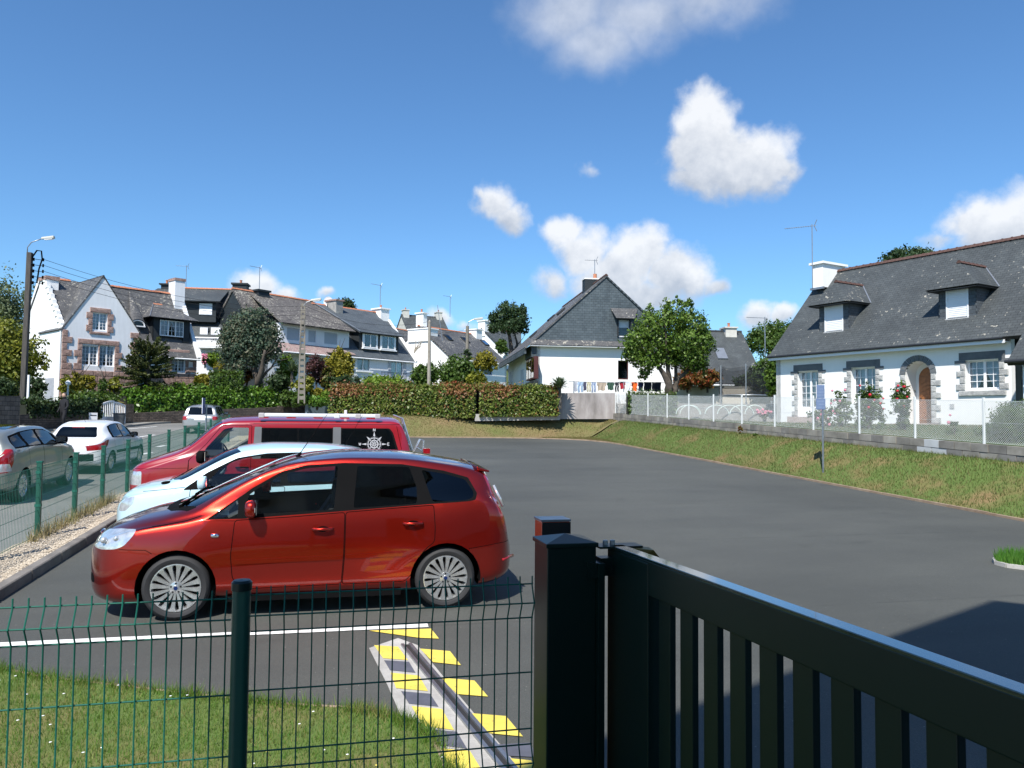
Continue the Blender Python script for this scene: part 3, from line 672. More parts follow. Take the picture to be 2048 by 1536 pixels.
# --- pale blue city car
def build_blue():
    P = paintmat('paint_pale_blue', (.52, .72, .80), 0, 0, .3)
    sp = dict(L=3.62, paint=P, label='pale blue small hatchback parked between the copper car and the red van', cat='car',
        nose=(.60, 2.5), tail=(.36, 3.), axles=(.62, 2.99), wr_=.29, archr=.34, tyre=(.29, .20, .18), flare=.02,
        zb=[(0, .40), (.06, .25), (.2, .17), (3.2, .19), (3.5, .26), (3.62, .4)],
        belt=[(0, .58), (.1, .72), (.3, .83), (.7, .90), (1.0, .93), (2.4, .97), (3.3, 1.0), (3.5, .85), (3.62, .6)],
        zt=[(0, .60), (.04, .72), (.12, .84), (.3, .93), (.62, 1.005), (.80, 1.07), (1.1, 1.24), (1.4, 1.40), (1.62, 1.465), (2.0, 1.50), (2.6, 1.49), (3.1, 1.44), (3.3, 1.38), (3.42, 1.2), (3.55, .9), (3.62, .65)],
        zr=[(0, .59), (.1, .76), (.3, .88), (.65, .955), (.9, 1.02), (1.1, 1.12), (1.4, 1.28), (1.62, 1.38), (1.9, 1.425), (2.4, 1.44), (3.0, 1.41), (3.3, 1.33), (3.45, 1.1), (3.62, .62)],
        wr=[(0, .5), (.3, .60), (.7, .70), (1.1, .67), (1.5, .62), (2., .60), (3., .58), (3.3, .56), (3.62, .6)],
        w=[(0, .78), (.4, .81), (1., .825), (3., .82), (3.62, .76)], int=dict(dash=(.85, 1.1, .92), seats=(1.35, 2.2), floor=.28, sh=.66))
    c = dict(cowl=.66, header=1.52, rearend=3.3, apil=.88,
        rear=[(-.5, 1.0), (-.42, 1.34), (.42, 1.34), (.5, 1.0)], rearx=3.0,
        dlo=winpoly(sp, .92, 1.2, 3.1, 3.2, .035, .0), wins=[(winpoly(sp, 1.16, 1.40, 2.1, 2.16, .065, .03), 'glass'), (winpoly(sp, 2.25, 2.21, 3.0, 3.1, .065, .03), 'glass')],
        doors=[('front_door', rounded([(1.02, .94), (1.0, .5), (1.08, .27), (2.14, .28), (2.2, .6), (2.21, .96)], .03))],
        head=[(.10, .63), (.12, .73), (.21, .81), (.34, .85), (.32, .75), (.22, .65)],
        strips=strip([(.42, .90), (.95, .96)], .007))
    root, made = generic(sp, c)
    for s_ in (-1, 1): mirror(root, 1.20, s_*.80, 1.0, P, s_, 1.15)
    for s_ in (-1, 1): handle(root, 2.05, s_*(surf_y(sp, 2.05, .86)-.003), .86, P, s_, .18)
    m_ = MB(); m_.tube([(3.0, 0, 1.45), (3.25, 0, 1.9)], [.005, .002], 5); m_.build('aerial', TRIM, root)
    m_ = MB()
    for y0, y1 in ((-.42, .0), (.40, .05)): m_.bar((.76, y0, 1.03), (.90, y1, 1.12), .014, .02); m_.ball((.72, y0, 1.0), .03, 5)
    m_.build('wiper', SEAM, root)
    m_ = MB(); m_.ball((0, 0, 0), 1, 8); o = m_.build('cowl_vent', SEAM, root, smooth='all')
    for v in o.data.vertices: v.co = (.70+v.co.x*.09, -.52+v.co.y*.12, .995+v.co.z*.02)
    root.location = (-2.80, 11.72, plane(11.72)); root.rotation_euler = (math.atan(KS), 0, 0)
build_blue()
# --- red camper van
def build_van():
    P = paintmat('paint_van_red', (.28, .004, .010), 0, 0, .28)
    L_ = 4.66
    sp = dict(L=L_, paint=P, label='red camper van with white roof rail and compass rose on its rear side window', cat='van', nx=70,
        nose=(.34, 2.8), tail=(.16, 3.2), axles=(.95, 3.87), wr_=.32, archr=.375, tyre=(.32, .20, .2), flare=.01, side=(.95, .985, 1.0, 1.0, .985),
        zb=[(0, .38), (.06, .28), (.3, .22), (4.2, .24), (4.5, .32), (L_, .42)],
        belt=[(0, .62), (.06, .80), (.2, .90), (.5, 1.0), (.9, 1.12), (1.3, 1.16), (4.4, 1.16), (4.5, 1.0), (L_, .8)],
        zt=[(0, .66), (.05, .93), (.12, 1.0), (.4, 1.12), (.72, 1.235), (.84, 1.29), (1.0, 1.42), (1.2, 1.60), (1.36, 1.72), (1.55, 1.775), (2.2, 1.80), (4.2, 1.795), (4.36, 1.76), (4.45, 1.62), (4.55, 1.2), (4.64, .85), (L_, .75)],
        zr=[(0, .64), (.06, .88), (.15, .97), (.4, 1.07), (.75, 1.17), (.95, 1.26), (1.1, 1.38), (1.3, 1.56), (1.45, 1.66), (1.65, 1.70), (4.2, 1.71), (4.35, 1.68), (4.46, 1.5), (4.56, 1.15), (L_, .72)],
        wr=[(0, .72), (.3, .80), (.8, .84), (1.2, .80), (1.6, .775), (4.3, .775), (L_, .8)],
        w=[(0, .88), (.5, .905), (4.3, .915), (L_, .90)], int=dict(dash=(.95, 1.35, 1.15), seats=(1.55, 2.7), floor=.55, sh=.72))
    c = dict(cowl=.78, header=1.36, rearend=4.3, apil=.98,
        rear=[(-.66, 1.08), (-.60, 1.62), (.60, 1.62), (.66, 1.08)], rearx=4.2,
        dlo=rounded([(1.96, 1.12), (1.98, 1.625), (4.18, 1.625), (4.24, 1.55), (4.37, 1.12)], .03),
        wins=[(rounded([(1.16, 1.14), (1.24, 1.30), (1.50, 1.60), (1.62, 1.625), (1.885, 1.625), (1.87, 1.13)], .03), 'glass'),
              (rounded([(2.10, 1.14), (2.10, 1.61), (2.66, 1.61), (2.66, 1.14)], .02), 'dark'), (rounded([(2.675, 1.14), (2.675, 1.61), (3.22, 1.61), (3.22, 1.14)], .02), 'dark'),
              (rounded([(3.38, 1.14), (3.38, 1.61), (4.15, 1.61), (4.215, 1.53), (4.32, 1.14)], .03), 'dark')],
        doors=[('front_door', rounded([(.98, 1.10), (1.22, 1.34), (1.47, 1.66), (1.93, 1.665), (1.93, .35), (1.3, .33), (1.22, .62), (.98, .74)], .03))],
        head=[(.02, .70), (.03, .90), (.28, .925), (.28, .70)],
        strips=strip([(.98, 1.10), (.96, .80)], .008)+strip([(1.95, 1.69), (4.35, 1.69)], .007)+strip([(.06, .955), (.5, .965), (.96, .975)], .006)+strip([(4.30, 1.66), (4.42, 1.1), (4.44, .5)], .008),
        extra=[('=pillar', rounded([(1.955, 1.12), (1.975, 1.64), (2.085, 1.64), (2.085, 1.12)], .01), 'y', side, 'grey'),
               ('=pillar', rounded([(3.235, 1.12), (3.235, 1.64), (3.365, 1.64), (3.365, 1.12)], .01), 'y', side, 'grey'),
               ('tail_light', rounded([(4.46, .70), (4.44, 1.05), (4.60, 1.05), (4.66, .70)], .02), 'y', lambda q, n: q.x > 4.3 and abs(q.y) > .5, 'red')])
    sp['mats'] = dict(grey=GREYTRIM)
    root, made = generic(sp, c)
    for s_ in (-1, 1):
        mirror(root, 1.20, s_*.90, 1.13, TRIM, s_, 1.35)
        handle(root, 1.80, s_*(.905), .98, TRIM, s_, .2)
    # white awning rail with its end caps, roof ribs, rear ladder and bike rack
    m_ = MB(); m_.box(2.12, 3.95, -.80, -.70, 1.805, 1.865); bevel(m_.build('awning_rail', WHITEP, root), .015)
    for x in (2.03, 3.25, 3.6, 3.93): m_ = MB(); m_.box(x, x+.09, -.81, -.69, 1.79, 1.868); bevel(m_.build('rail_bracket', WHITEP if x > 2.9 and x < 3.5 else GREYTRIM2, root), .012)
    m_ = MB(); m_.box(3.42, 3.47, -.4, -.34, 1.79, 1.92); bevel(m_.build('roof_vent_knob', WHITEP, root), .015)
    for x in (2.0, 2.45, 2.9, 3.35, 3.8): m_ = MB(); m_.box(x, x+.16, -.40, .40, 1.745, 1.812); bevel(m_.build('roof_rib', P, root), .012)
    m_ = MB()
    for y in (-.30, .02): m_.tube([(4.30, y, 1.83), (4.44, y, 1.78), (4.60, y, 1.30), (4.72, y, 1.0), (4.73, y, .55)], .016, 8)
    for t in np.linspace(.05, 1, 6): m_.tube([(4.46+.25*t, -.30, 1.72-.95*t), (4.46+.25*t, .02, 1.72-.95*t)], .012, 6)
    m_.build('rear_ladder', ALLOY, root, smooth=40)
    m_ = MB()
    for y in (-.55, -.42): m_.tube([(4.58, y, 1.1), (4.74, y, 1.42), (4.80, y, 1.40), (4.80, y, .95), (4.66, y, .8)], .014, 8)
    m_.tube([(4.8, -.55, 1.2), (4.8, .5, 1.2)], .014, 8); m_.build('bike_rack', ALLOY, root, smooth=40)
    m_ = MB(); m_.box(4.78, 4.90, -.66, -.58, 1.18, 1.27); m_.build('rack_lamp', REDLAMP, root)
    # compass rose sticker on the rear side glass
    for s_ in (-1,):
        m_ = MB(); cx, cz, y = 3.92, 1.36, s_*0
        def SY(x, z):
            return -(.905+(.775-.905)*max(0, (z-1.16)/.55)) - .012
        def poly(pts): m_.add([(x, SY(x, z), z) for x, z in pts], [tuple(range(len(pts)))])
        def ringz(r0, r1, n=28):
            for k in range(n):
                a, b = 2*math.pi*k/n, 2*math.pi*(k+1)/n
                poly([(cx+r0*math.cos(a), cz+r0*math.sin(a)), (cx+r1*math.cos(a), cz+r1*math.sin(a)), (cx+r1*math.cos(b), cz+r1*math.sin(b)), (cx+r0*math.cos(b), cz+r0*math.sin(b))])
        ringz(.098, .11); ringz(.055, .072); ringz(.012, .022, 12)
        for k in range(8):
            a = math.pi*k/4; R_ = .225 if k % 2 == 0 else .19; ca, sa = math.cos(a), math.sin(a); w_ = .011
            def Q(r, o): return (cx+r*ca-o*sa, cz+r*sa+o*ca)
            poly([Q(.02, -w_*.6), Q(R_*.62, -w_*.4), Q(R_*.62, w_*.4), Q(.02, w_*.6)])
            poly([Q(R_*.62, -.016), Q(R_*.95, 0), Q(R_*.62, .016), Q(R_*.55, 0)])
            if k % 2 == 0:                          # little letters N E S W at the tips
                L2 = {0: 'E', 2: 'N', 4: 'W', 6: 'S'}[k]; q = Q(R_*1.06, 0); h = .022
                seg = {'E': [((-1, -1), (-1, 1)), ((-1, 1), (1, 1)), ((-1, 0), (.6, 0)), ((-1, -1), (1, -1))], 'N': [((-1, -1), (-1, 1)), ((-1, 1), (1, -1)), ((1, -1), (1, 1))],
                       'W': [((-1, 1), (-.5, -1)), ((-.5, -1), (0, .6)), ((0, .6), (.5, -1)), ((.5, -1), (1, 1))], 'S': [((1, 1), (-1, 1)), ((-1, 1), (-1, 0)), ((-1, 0), (1, 0)), ((1, 0), (1, -1)), ((1, -1), (-1, -1))]}[L2]
                for (ax, az), (bx, bz) in seg:
                    A = Vector((q[0]+ax*h*.7, q[1]+az*h)); B = Vector((q[0]+bx*h*.7, q[1]+bz*h)); d = (B-A).normalized(); n_ = Vector((-d.y, d.x))*.005
                    poly([tuple(A+n_), tuple(B+n_), tuple(B-n_), tuple(A-n_)])
        for k in range(32):
            a = 2*math.pi*k/32; ca, sa = math.cos(a), math.sin(a)
            poly([(cx+.116*ca-.002*sa, cz+.116*sa+.002*ca), (cx+.128*ca-.002*sa, cz+.128*sa+.002*ca), (cx+.128*ca+.002*sa, cz+.128*sa-.002*ca), (cx+.116*ca+.002*sa, cz+.116*sa-.002*ca)])
        m_.build('compass_rose_sticker', mat('sticker_white', (.42, .42, .44), .5, var=0), root)
    m_ = MB()
    for y0, y1 in ((-.55, -.02), (.5, .05)): m_.bar((.86, y0, 1.26), (1.0, y1, 1.40), .014, .02); m_.ball((.84, y0, 1.24), .03, 5)
    m_.build('wiper', SEAM, root)
    root.location = (-3.20, 14.30, plane(14.30)); root.rotation_euler = (math.atan(KS), 0, 0)
WHITEP = mat('white_plastic', (.72, .72, .73), .35, var=.04); GREYTRIM2 = mat('grey_bracket', (.45, .42, .42), .5)
build_van()
# --- cars on the street, seen from behind
def street_car(kind):
    SILV = paintmat('paint_silver', (.42, .43, .43), .7, .1, .35); WH = paintmat('paint_white', (.78, .79, .80), 0, 0, .3); SB = paintmat('paint_silver_beige', (.33, .345, .31), .6, .1, .35)
    if kind == 'mpv':
        L_ = 4.30
        sp = dict(L=L_, paint=SB, label='silver people carrier with dark panoramic roof at the left edge of the photo', cat='car',
            nose=(.6, 2.5), tail=(.40, 3.0), axles=(.85, 3.55), wr_=.31, archr=.36, tyre=(.31, .22, .2), rim='cap',
            zb=[(0, .4), (.1, .24), (.5, .18), (3.6, .2), (4.1, .3), (L_, .42)],
            belt=[(0, .6), (.2, .78), (.8, .92), (1.2, .97), (3.5, 1.08), (3.95, 1.08), (4.15, .95), (L_, .75)],
            zt=[(0, .62), (.1, .8), (.5, .98), (.85, 1.06), (1.2, 1.25), (1.6, 1.47), (1.9, 1.57), (2.5, 1.62), (3.2, 1.60), (3.75, 1.53), (3.95, 1.42), (4.08, 1.12), (4.2, .98), (L_, .8)],
            zr=[(0, .6), (.1, .75), (.5, .92), (.95, 1.0), (1.3, 1.2), (1.7, 1.42), (2.0, 1.52), (2.6, 1.56), (3.3, 1.53), (3.7, 1.46), (3.95, 1.32), (4.1, 1.05), (L_, .77)],
            wr=[(0, .55), (.8, .76), (1.4, .72), (2., .66), (3.3, .64), (3.9, .60), (4.1, .70), (L_, .75)], w=[(0, .85), (1., .90), (3.6, .90), (L_, .86)],
            int=dict(dash=(1.0, 1.3, .95), seats=(1.75, 2.65), floor=.25, sh=.66))
        for q_ in ('zt', 'zr', 'belt'): sp[q_] = [(x, z if z < .95 else .95+(z-.95)*.74) for x, z in sp[q_]]
        c = dict(cowl=.88, header=1.70, rearend=3.9, apil=1.08, rear=[(-.58, .98), (-.50, 1.33), (.50, 1.33), (.58, .98)], rearx=3.6, rg='dark',
            wins=[(winpoly(sp, 1.55, 1.75, 2.45, 2.42, .06, .02), 'glass'), (winpoly(sp, 2.55, 2.58, 3.25, 3.2, .06, .02), 'glass'), (winpoly(sp, 3.32, 3.38, 3.70, 3.86, .08, .03), 'glass')],
            dlo=winpoly(sp, 1.2, 1.55, 3.74, 3.90, .04, .0),
            doors=[('front_door', rounded([(1.4, .96), (1.38, .5), (1.46, .27), (2.45, .28), (2.47, 1.03)], .03)), ('rear_door', rounded([(2.49, 1.035), (2.47, .28), (3.1, .28), (3.18, .55), (3.30, .75), (3.28, 1.08)], .03))],
            head=[(.05, .62), (.12, .8), (.5, .9), (.45, .74)],
            extra=[('tail_light', rounded([(3.98, 1.04), (4.05, 1.06), (4.24, .86), (4.31, .60), (4.12, .62), (4.02, .80)], .03), 'y', lambda q, n: q.x > 3.8 and abs(q.y) > .52, 'red'),
                   ('reversing_lamp', rounded([(4.10, .78), (4.06, .64), (4.30, .62), (4.26, .78)], .02), 'y', lambda q, n: q.x > 3.9 and abs(q.y) > .52, 'lamp'),
                   ('number_plate', rounded([(-.26, .76), (-.26, .87), (.26, .87), (.26, .76)], .01), 'x', lambda q, n: q.x > 3.9 and n.x > .3, 'plate'),
                   ('panoramic_roof', rounded([(1.95, -.55), (3.5, -.52), (3.5, .52), (1.95, .55)], .08), 'z', lambda q, n: n.z > .5 and q.z > 1.25, 'dark')])
        root, made = generic(sp, c); m_ = MB()
        m_.box(4.18, 4.26, -.70, -.58, .40, .46); m_.box(4.18, 4.26, .58, .70, .40, .46); m_.build('bumper_reflector', REDLAMP, root)
        for s_ in (-1, 1): mirror(root, 1.60, s_*.84, 1.05, TRIM, s_, 1.15)
        root.location = (-6.68, 20.45, plane(20.45))
    elif kind == 'hatch':
        L_ = 4.22
        sp = dict(L=L_, paint=WH, label='white hatchback with red wedge tail lights parked ahead of the silver people carrier', cat='car',
            nose=(.6, 2.5), tail=(.42, 2.8), axles=(.84, 3.46), wr_=.305, archr=.35, tyre=(.305, .20, .19), rim='cap',
            zb=[(0, .4), (.1, .24), (.5, .18), (3.6, .2), (4.05, .28), (L_, .42)],
            belt=[(0, .58), (.2, .72), (.8, .86), (1.2, .90), (3.2, .99), (3.85, 1.0), (4.05, .90), (L_, .72)],
            zt=[(0, .60), (.1, .74), (.5, .90), (.95, .97), (1.3, 1.14), (1.7, 1.35), (1.95, 1.42), (2.4, 1.46), (3.0, 1.43), (3.45, 1.34), (3.60, 1.28), (3.78, 1.02), (3.98, .985), (4.10, .93), (L_, .78)],
            zr=[(0, .59), (.1, .7), (.5, .85), (1.0, .93), (1.35, 1.08), (1.75, 1.27), (2.1, 1.37), (2.6, 1.40), (3.1, 1.36), (3.45, 1.27), (3.65, 1.15), (3.85, 1.0), (4.1, .92), (L_, .75)],
            wr=[(0, .52), (.9, .74), (1.5, .68), (2.1, .62), (3.2, .60), (3.6, .60), (3.9, .74), (L_, .76)], w=[(0, .82), (1., .87), (3.5, .88), (L_, .84)],
            int=dict(dash=(1.1, 1.35, .92), seats=(1.7, 2.55), floor=.28, sh=.66))
        c = dict(cowl=.98, header=1.78, rearend=3.6, apil=1.18, rear=[(-.57, 1.02), (-.48, 1.30), (.48, 1.30), (.57, 1.02)], rearx=3.4,
            wins=[(winpoly(sp, 1.6, 1.85, 2.38, 2.38, .05, .02), 'glass'), (winpoly(sp, 2.46, 2.46, 3.1, 3.2, .05, .02), 'glass')],
            dlo=winpoly(sp, 1.25, 1.6, 3.22, 3.36, .03, .0),
            doors=[('front_door', rounded([(1.4, .90), (1.38, .5), (1.46, .27), (2.4, .28), (2.42, .95)], .03)), ('rear_door', rounded([(2.44, .955), (2.42, .28), (2.98, .28), (3.08, .55), (3.2, .72), (3.25, .98)], .03))],
            head=[(.05, .58), (.12, .72), (.5, .82), (.45, .7)],
            extra=[('tail_light', rounded([(3.66, .96), (3.85, .95), (4.20, .80), (4.23, .66), (4.0, .70), (3.8, .80)], .03), 'y', lambda q, n: q.x > 3.6 and abs(q.y) > .40, 'red'),
                   ('=diffuser', rounded([(-.62, .38), (-.62, .58), (.62, .58), (.62, .38)], .02), 'x', lambda q, n: q.x > 3.9 and n.x > .3, 'black'),
                   ('number_plate', rounded([(-.26, .45), (-.26, .56), (.26, .56), (.26, .45)], .01), 'x', lambda q, n: q.x > 3.9 and n.x > .3, 'plate'),
                   ('=moulding', [(.95, .52), (.95, .60), (3.1, .62), (3.1, .54)], 'y', side, 'black')])
        root, made = generic(sp, c)
        m_ = MB(); m_.box(3.56, 3.60, -.17, .17, 1.275, 1.295); m_.build('brake_lamp', REDLAMP, root)
        m_ = MB(); m_.tube([(3.1, 0, 1.42), (3.25, 0, 1.62)], [.005, .002], 5); m_.build('aerial', TRIM, root)
        for s_ in (-1, 1): mirror(root, 1.60, s_*.80, .97, TRIM, s_, 1.05)
        root.location = (-6.52, 25.80, plane(25.8))
    else:
        L_ = 4.35
        sp = dict(L=L_, paint=SILV, label='silver estate car parked farther up the street beyond the van bonnet', cat='car',
            nose=(.5, 2.5), tail=(.22, 3.4), axles=(.84, 3.35), wr_=.30, archr=.35, tyre=(.30, .19, .18), rim='cap', flare=.01,
            zb=[(0, .4), (.1, .24), (.5, .2), (3.6, .22), (4.2, .3), (L_, .42)],
            belt=[(0, .58), (.2, .70), (.9, .84), (4.1, .90), (4.25, .85), (L_, .72)],
            zt=[(0, .60), (.1, .72), (.9, .92), (1.3, 1.14), (1.7, 1.34), (2.0, 1.40), (3.2, 1.42), (3.85, 1.38), (3.98, 1.32), (4.16, .98), (4.28, .90), (L_, .78)],
            zr=[(0, .59), (.1, .68), (.9, .88), (1.35, 1.08), (1.75, 1.28), (2.1, 1.34), (3.2, 1.36), (3.8, 1.32), (3.98, 1.24), (4.16, .94), (L_, .75)],
            wr=[(0, .55), (.9, .72), (1.5, .66), (2.1, .60), (3.8, .58), (4.1, .70), (L_, .74)], w=[(0, .80), (1., .84), (3.5, .84), (L_, .81)],
            int=dict(dash=(1.1, 1.35, .9), seats=(1.7, 2.55), floor=.28, sh=.64))
        c = dict(cowl=.98, header=1.78, rearend=3.9, apil=1.18, rear=[(-.60, .95), (-.50, 1.30), (.50, 1.30), (.60, .95)], rearx=3.8,
            wins=[(winpoly(sp, 1.6, 1.85, 2.3, 2.3, .05, .02), 'glass'), (winpoly(sp, 2.38, 2.38, 3.0, 3.0, .05, .02), 'glass'), (winpoly(sp, 3.1, 3.1, 3.75, 3.9, .05, .02), 'glass')],
            head=[(.05, .58), (.12, .70), (.4, .78), (.4, .66)],
            extra=[('tail_light', rounded([(4.12, .74), (4.15, .86), (4.36, .86), (4.36, .68), (4.12, .68)], .02), 'y', lambda q, n: q.x > 4 and abs(q.y) > .56, 'red'),
                   ('number_plate', rounded([(-.26, .68), (-.26, .79), (.26, .79), (.26, .68)], .01), 'x', lambda q, n: q.x > 3.9 and n.x > .3, 'plate')])
        root, made = generic(sp, c)
        for s_ in (-1, 1): mirror(root, 1.60, s_*.78, .93, TRIM, s_, 1.)
        for y in (-.55, .55): m_ = MB(); m_.tube([(2.1, y, 1.36), (2.2, y, 1.41), (3.7, y, 1.41), (3.8, y, 1.35)], .014, 6); m_.build('roof_rail', TRIM, root)
        root.location = (-6.25, 44.7, plane(44.7))
    if kind == 'hatch': root.location = (-6.14, 25.45, plane(25.45)); root.scale = (.9, .9, .92)
    root.rotation_euler = (Matrix.Rotation(math.atan(KS), 3, 'X') @ Matrix.Rotation(-math.pi/2-(.075 if kind == 'hatch' else 0), 3, 'Z')).to_euler()
for k in ('mpv', 'hatch', 'estate'): street_car(k)
# ------------------------------------------------------------------ the lie of the land
CP = [((110, 805, 50)), ((60, 813, 47)), ((250, 806, 49)), ((330, 790, 51)), ((480, 790, 56)), ((400, 778, 57)), ((600, 775, 62)), ((700, 775, 66)), ((800, 780, 70)), ((900, 772, 78)), ((1000, 775, 80)),
      ((860, 722, 112)), ((1000, 730, 105)), ((520, 735, 90)), ((300, 735, 95)), ((40, 740, 90)), ((-200, 760, 70)), ((1450, 795, 58)), ((1540, 800, 60)), ((1300, 832, 52)), ((1100, 832, 50)), ((1700, 780, 90)), ((2100, 760, 90)),
      ((100, 755, 180)), ((900, 745, 200)), ((1600, 760, 200)), ((2200, 760, 200)), ((0,790,600)), ((1000,790,600)), ((2000,790,600)), ((1000,800,1500))]
CPW = [W(x, y, D) for x, y, D in CP]+[Vector((3, 41.5, 2.12)), Vector((-.2+8, 41.5, 2.14)), Vector((12, 42.5, 2.3)), Vector((-14.5, 46, 2.1)), Vector((-13.5, 48.5, 2.1)), Vector((-17, 43, 2.0)), Vector((-11.2, 53.5, 2.35)), Vector((-7.5, 61.5, 3.0)), Vector((-2.5, 66, 3.2))]
def shep(x, y):
    sw = sz = 0
    for p in CPW:
        d2 = (p.x-x)**2+(p.y-y)**2+.5; w = 1/d2**1.6; sw += w; sz += w*p.z
    return sz/sw
YB = [(-400, 30), (-40, 38.5), (-12.9, 43.9), (-11.9, 51.2), (-8.1, 60.3), (-4, 66), (-2.6, 67), (-.35, 67), (-.25, 38.4), (400, 38.4)]
def yb(x):
    for (a, ya), (b, y2) in zip(YB, YB[1:]):
        if a <= x <= b: return ya+(y2-ya)*(x-a)/(b-a)
    return 38.4
FX, FXL = 14.9, 12.82
HA = hx(1553, 36); HB = hx(2016, 27.3)
def garden_z(x, y):
    zf = plane(y)+1.27; dx, dy = HB[0]-HA[0], HB[1]-HA[1]
    t = (y-HA[1])/dy if dy else 0; xh = HA[0]+dx*t
    k = sstep((x-FX)/max(2., xh-FX-.5)); return zf*(1-k)+1.93*k
def gz(x, y):
    if x > FX+.05:
        g = garden_z(x, y)
        if y < 41: return g
        k = sstep((y-41)/8); return g*(1-k)+shep(x, y)*k
    if y < yb(x): 
        p = plane(y)
        if x > FXL: p += .93*sstep((x-FXL)/(FX-FXL))
        return p
    wd = 1.9 if x > -.3 else 2.2
    k = sstep((y-yb(x))/wd); T = shep(x, y)
    if x > -.5: q = sstep((y-41.6)/4); T = 2.14*(1-q)+T*q
    z = plane(yb(x))*(1-k)+T*k
    if x > FXL and y < 46: z = max(z, min(plane(y), 1.2)+.93*sstep((x-FXL)/(FX-FXL)))
    return z
def sheet(name, xs, ys, zf, m_, **kw):
    V = [(x, y, zf(x, y)) for y in ys for x in xs]; n = len(xs)
    F = [(j*n+i, j*n+i+1, (j+1)*n+i+1, (j+1)*n+i) for j in range(len(ys)-1) for i in range(n-1)]
    return np_mesh(name, V, F, m_, smooth=True, **kw)
def axis_(a, b, fine, c0, c1, step):
    s = list(np.arange(c0, c1, fine)); x = c0
    while x > a: x -= step*(1+abs(x-c0)*.03); s.insert(0, x)
    x = s[-1]
    while x < b: x += step*(1+abs(x-c1)*.03); s.append(x)
    return s
EARTH = stops_mat('garden_ground', .35, [(.3, (.075, .085, .03)), (.5, (.05, .085, .022)), (.7, (.085, .10, .035))], .95, .5, 30, sc2=8, stops2=[(.3, (.7, .7, .7)), (.7, (1, 1, 1))], f2=.6)
def gbase(x, y):
    z = gz(x, y)
    lot = (y < yb(x)+.1 and x < FX) 
    if x > -1.5 and 36 < y < 42 and x < 16: return z-.28
    return z-(.07 if lot else .012)
sheet('ground', axis_(-1500, 1500, .9, -22, 24, 2.), axis_(-40, 3000, .9, 8, 70, 2.), gbase, EARTH, kind='structure')
# --- asphalt
def asphalt(name, a, b, streak=True):
    if name in MATS: return MATS[name]
    m_, nt, bs, o = newmat(name); v = objco(nt)
    c = ramp(nt, noise(nt, v, .22, 6, .55), [(.3, a), (.72, b)])
    vo = nt.nodes.new('ShaderNodeTexVoronoi'); vo.inputs['Scale'].default_value = 160; nt.links.new(v, vo.inputs['Vector'])
    c = mixc(nt, .55, c, ramp(nt, vo.outputs['Color'], [(.1, (.55, .55, .55)), (.9, (1.35, 1.35, 1.3))]), 'MULTIPLY')
    st = noise(nt, objco(nt, (.5, 1.5, 1)) if streak else v, .5, 5)
    c = mixc(nt, .5, c, ramp(nt, st, [(.35, (.74, .74, .75)), (.62, (1.08, 1.08, 1.06))]), 'MULTIPLY')
    stn = noise(nt, v, .9, 3); c = mixc(nt, ramp(nt, stn, [(.66, (0, 0, 0)), (.74, (1, 1, 1))]), c, mixc(nt, 1., c, (.80, .80, .80), 'MULTIPLY'))
    # pale specks of grit
    v2 = nt.nodes.new('ShaderNodeTexVoronoi'); v2.inputs['Scale'].default_value = 9; nt.links.new(v, v2.inputs['Vector'])
    c = mixc(nt, ramp(nt, v2.outputs['Distance'], [(.035, (1, 1, 1)), (.06, (0, 0, 0))]), c, (.26, .25, .22))
    sx = nt.nodes.new('ShaderNodeSeparateXYZ'); nt.links.new(objco(nt), sx.inputs[0])
    wv = nt.nodes.new('ShaderNodeMath'); wv.operation = 'PINGPONG'; nt.links.new(sx.outputs[1], wv.inputs[0]); wv.inputs[1].default_value = 1.9
    w2 = nt.nodes.new('ShaderNodeMath'); w2.operation = 'MULTIPLY_ADD'; nt.links.new(noise(nt, v, 1.3, 4), w2.inputs[0]); w2.inputs[1].default_value = .10; nt.links.new(wv.outputs[0], w2.inputs[2])
    c = mixc(nt, ramp(nt, w2.outputs[0], [(.05, (.75, .75, .75)), (.075, (0, 0, 0))]), c, mixc(nt, 1., c, (.72, .72, .72), 'MULTIPLY'))
    # a darker seam where the second pass of the paver began
    nt.links.new(c, bs.inputs['Base Color']); bs.inputs['Roughness'].default_value = .72; bs.inputs['Specular IOR Level'].default_value = .4
    n_ = nt.nodes.new('ShaderNodeMath'); n_.operation = 'ADD'; nt.links.new(vo.outputs['Distance'], n_.inputs[0]); nt.links.new(noise(nt, v, 14, 4), n_.inputs[1])
    bump(nt, bs, n_.outputs[0], .5, .006); MATS[name] = m_; return m_
ASPH = asphalt('lot_asphalt', (.064, .067, .062), (.092, .095, .087)); RASPH = asphalt('road_asphalt', (.17, .168, .16), (.235, .23, .22))
def flat(name, poly, dz, m_, **kw):
    tri = tessellate_polygon([[Vector((x, y, 0)) for x, y in poly]])
    return MB().add([(x, y, plane(y)+dz) for x, y in poly], [tuple(t) for t in tri]).build(name, m_, fixn=False, **kw)
def up(o):
    bm = bmesh.new(); bm.from_mesh(o.data)
    for f in bm.faces:
        f.normal_update()
        if f.normal.z < 0: f.normal_flip()
    bm.to_mesh(o.data); bm.free(); return o
corner = [(12.8, -15), (12.8, 33.2), (12.7, 34.6), (12.2, 36.1), (11.2, 37.1), (9.8, 37.7), (8, 38.0), (4, 38.3), (-3.35, 38.5)]
up(flat('parking_lot', corner+[(-3.35, -15)], -.004, ASPH, kind='structure'))
roadp = [(-4.25, -15), (-4.25, 38.5), (-.4, 38.5), (-.4, 67), (-2.6, 67.2), (-4, 66), (-8.1, 60.2), (-11.9, 51.1), (-12.9, 43.8), (-40, 38.3), (-60, 34), (-60, -15)]
up(flat('street', roadp, 0.0, RASPH, kind='structure'))
def gpoly(pts): return [tuple(G(x, y).xy) for x, y in pts]
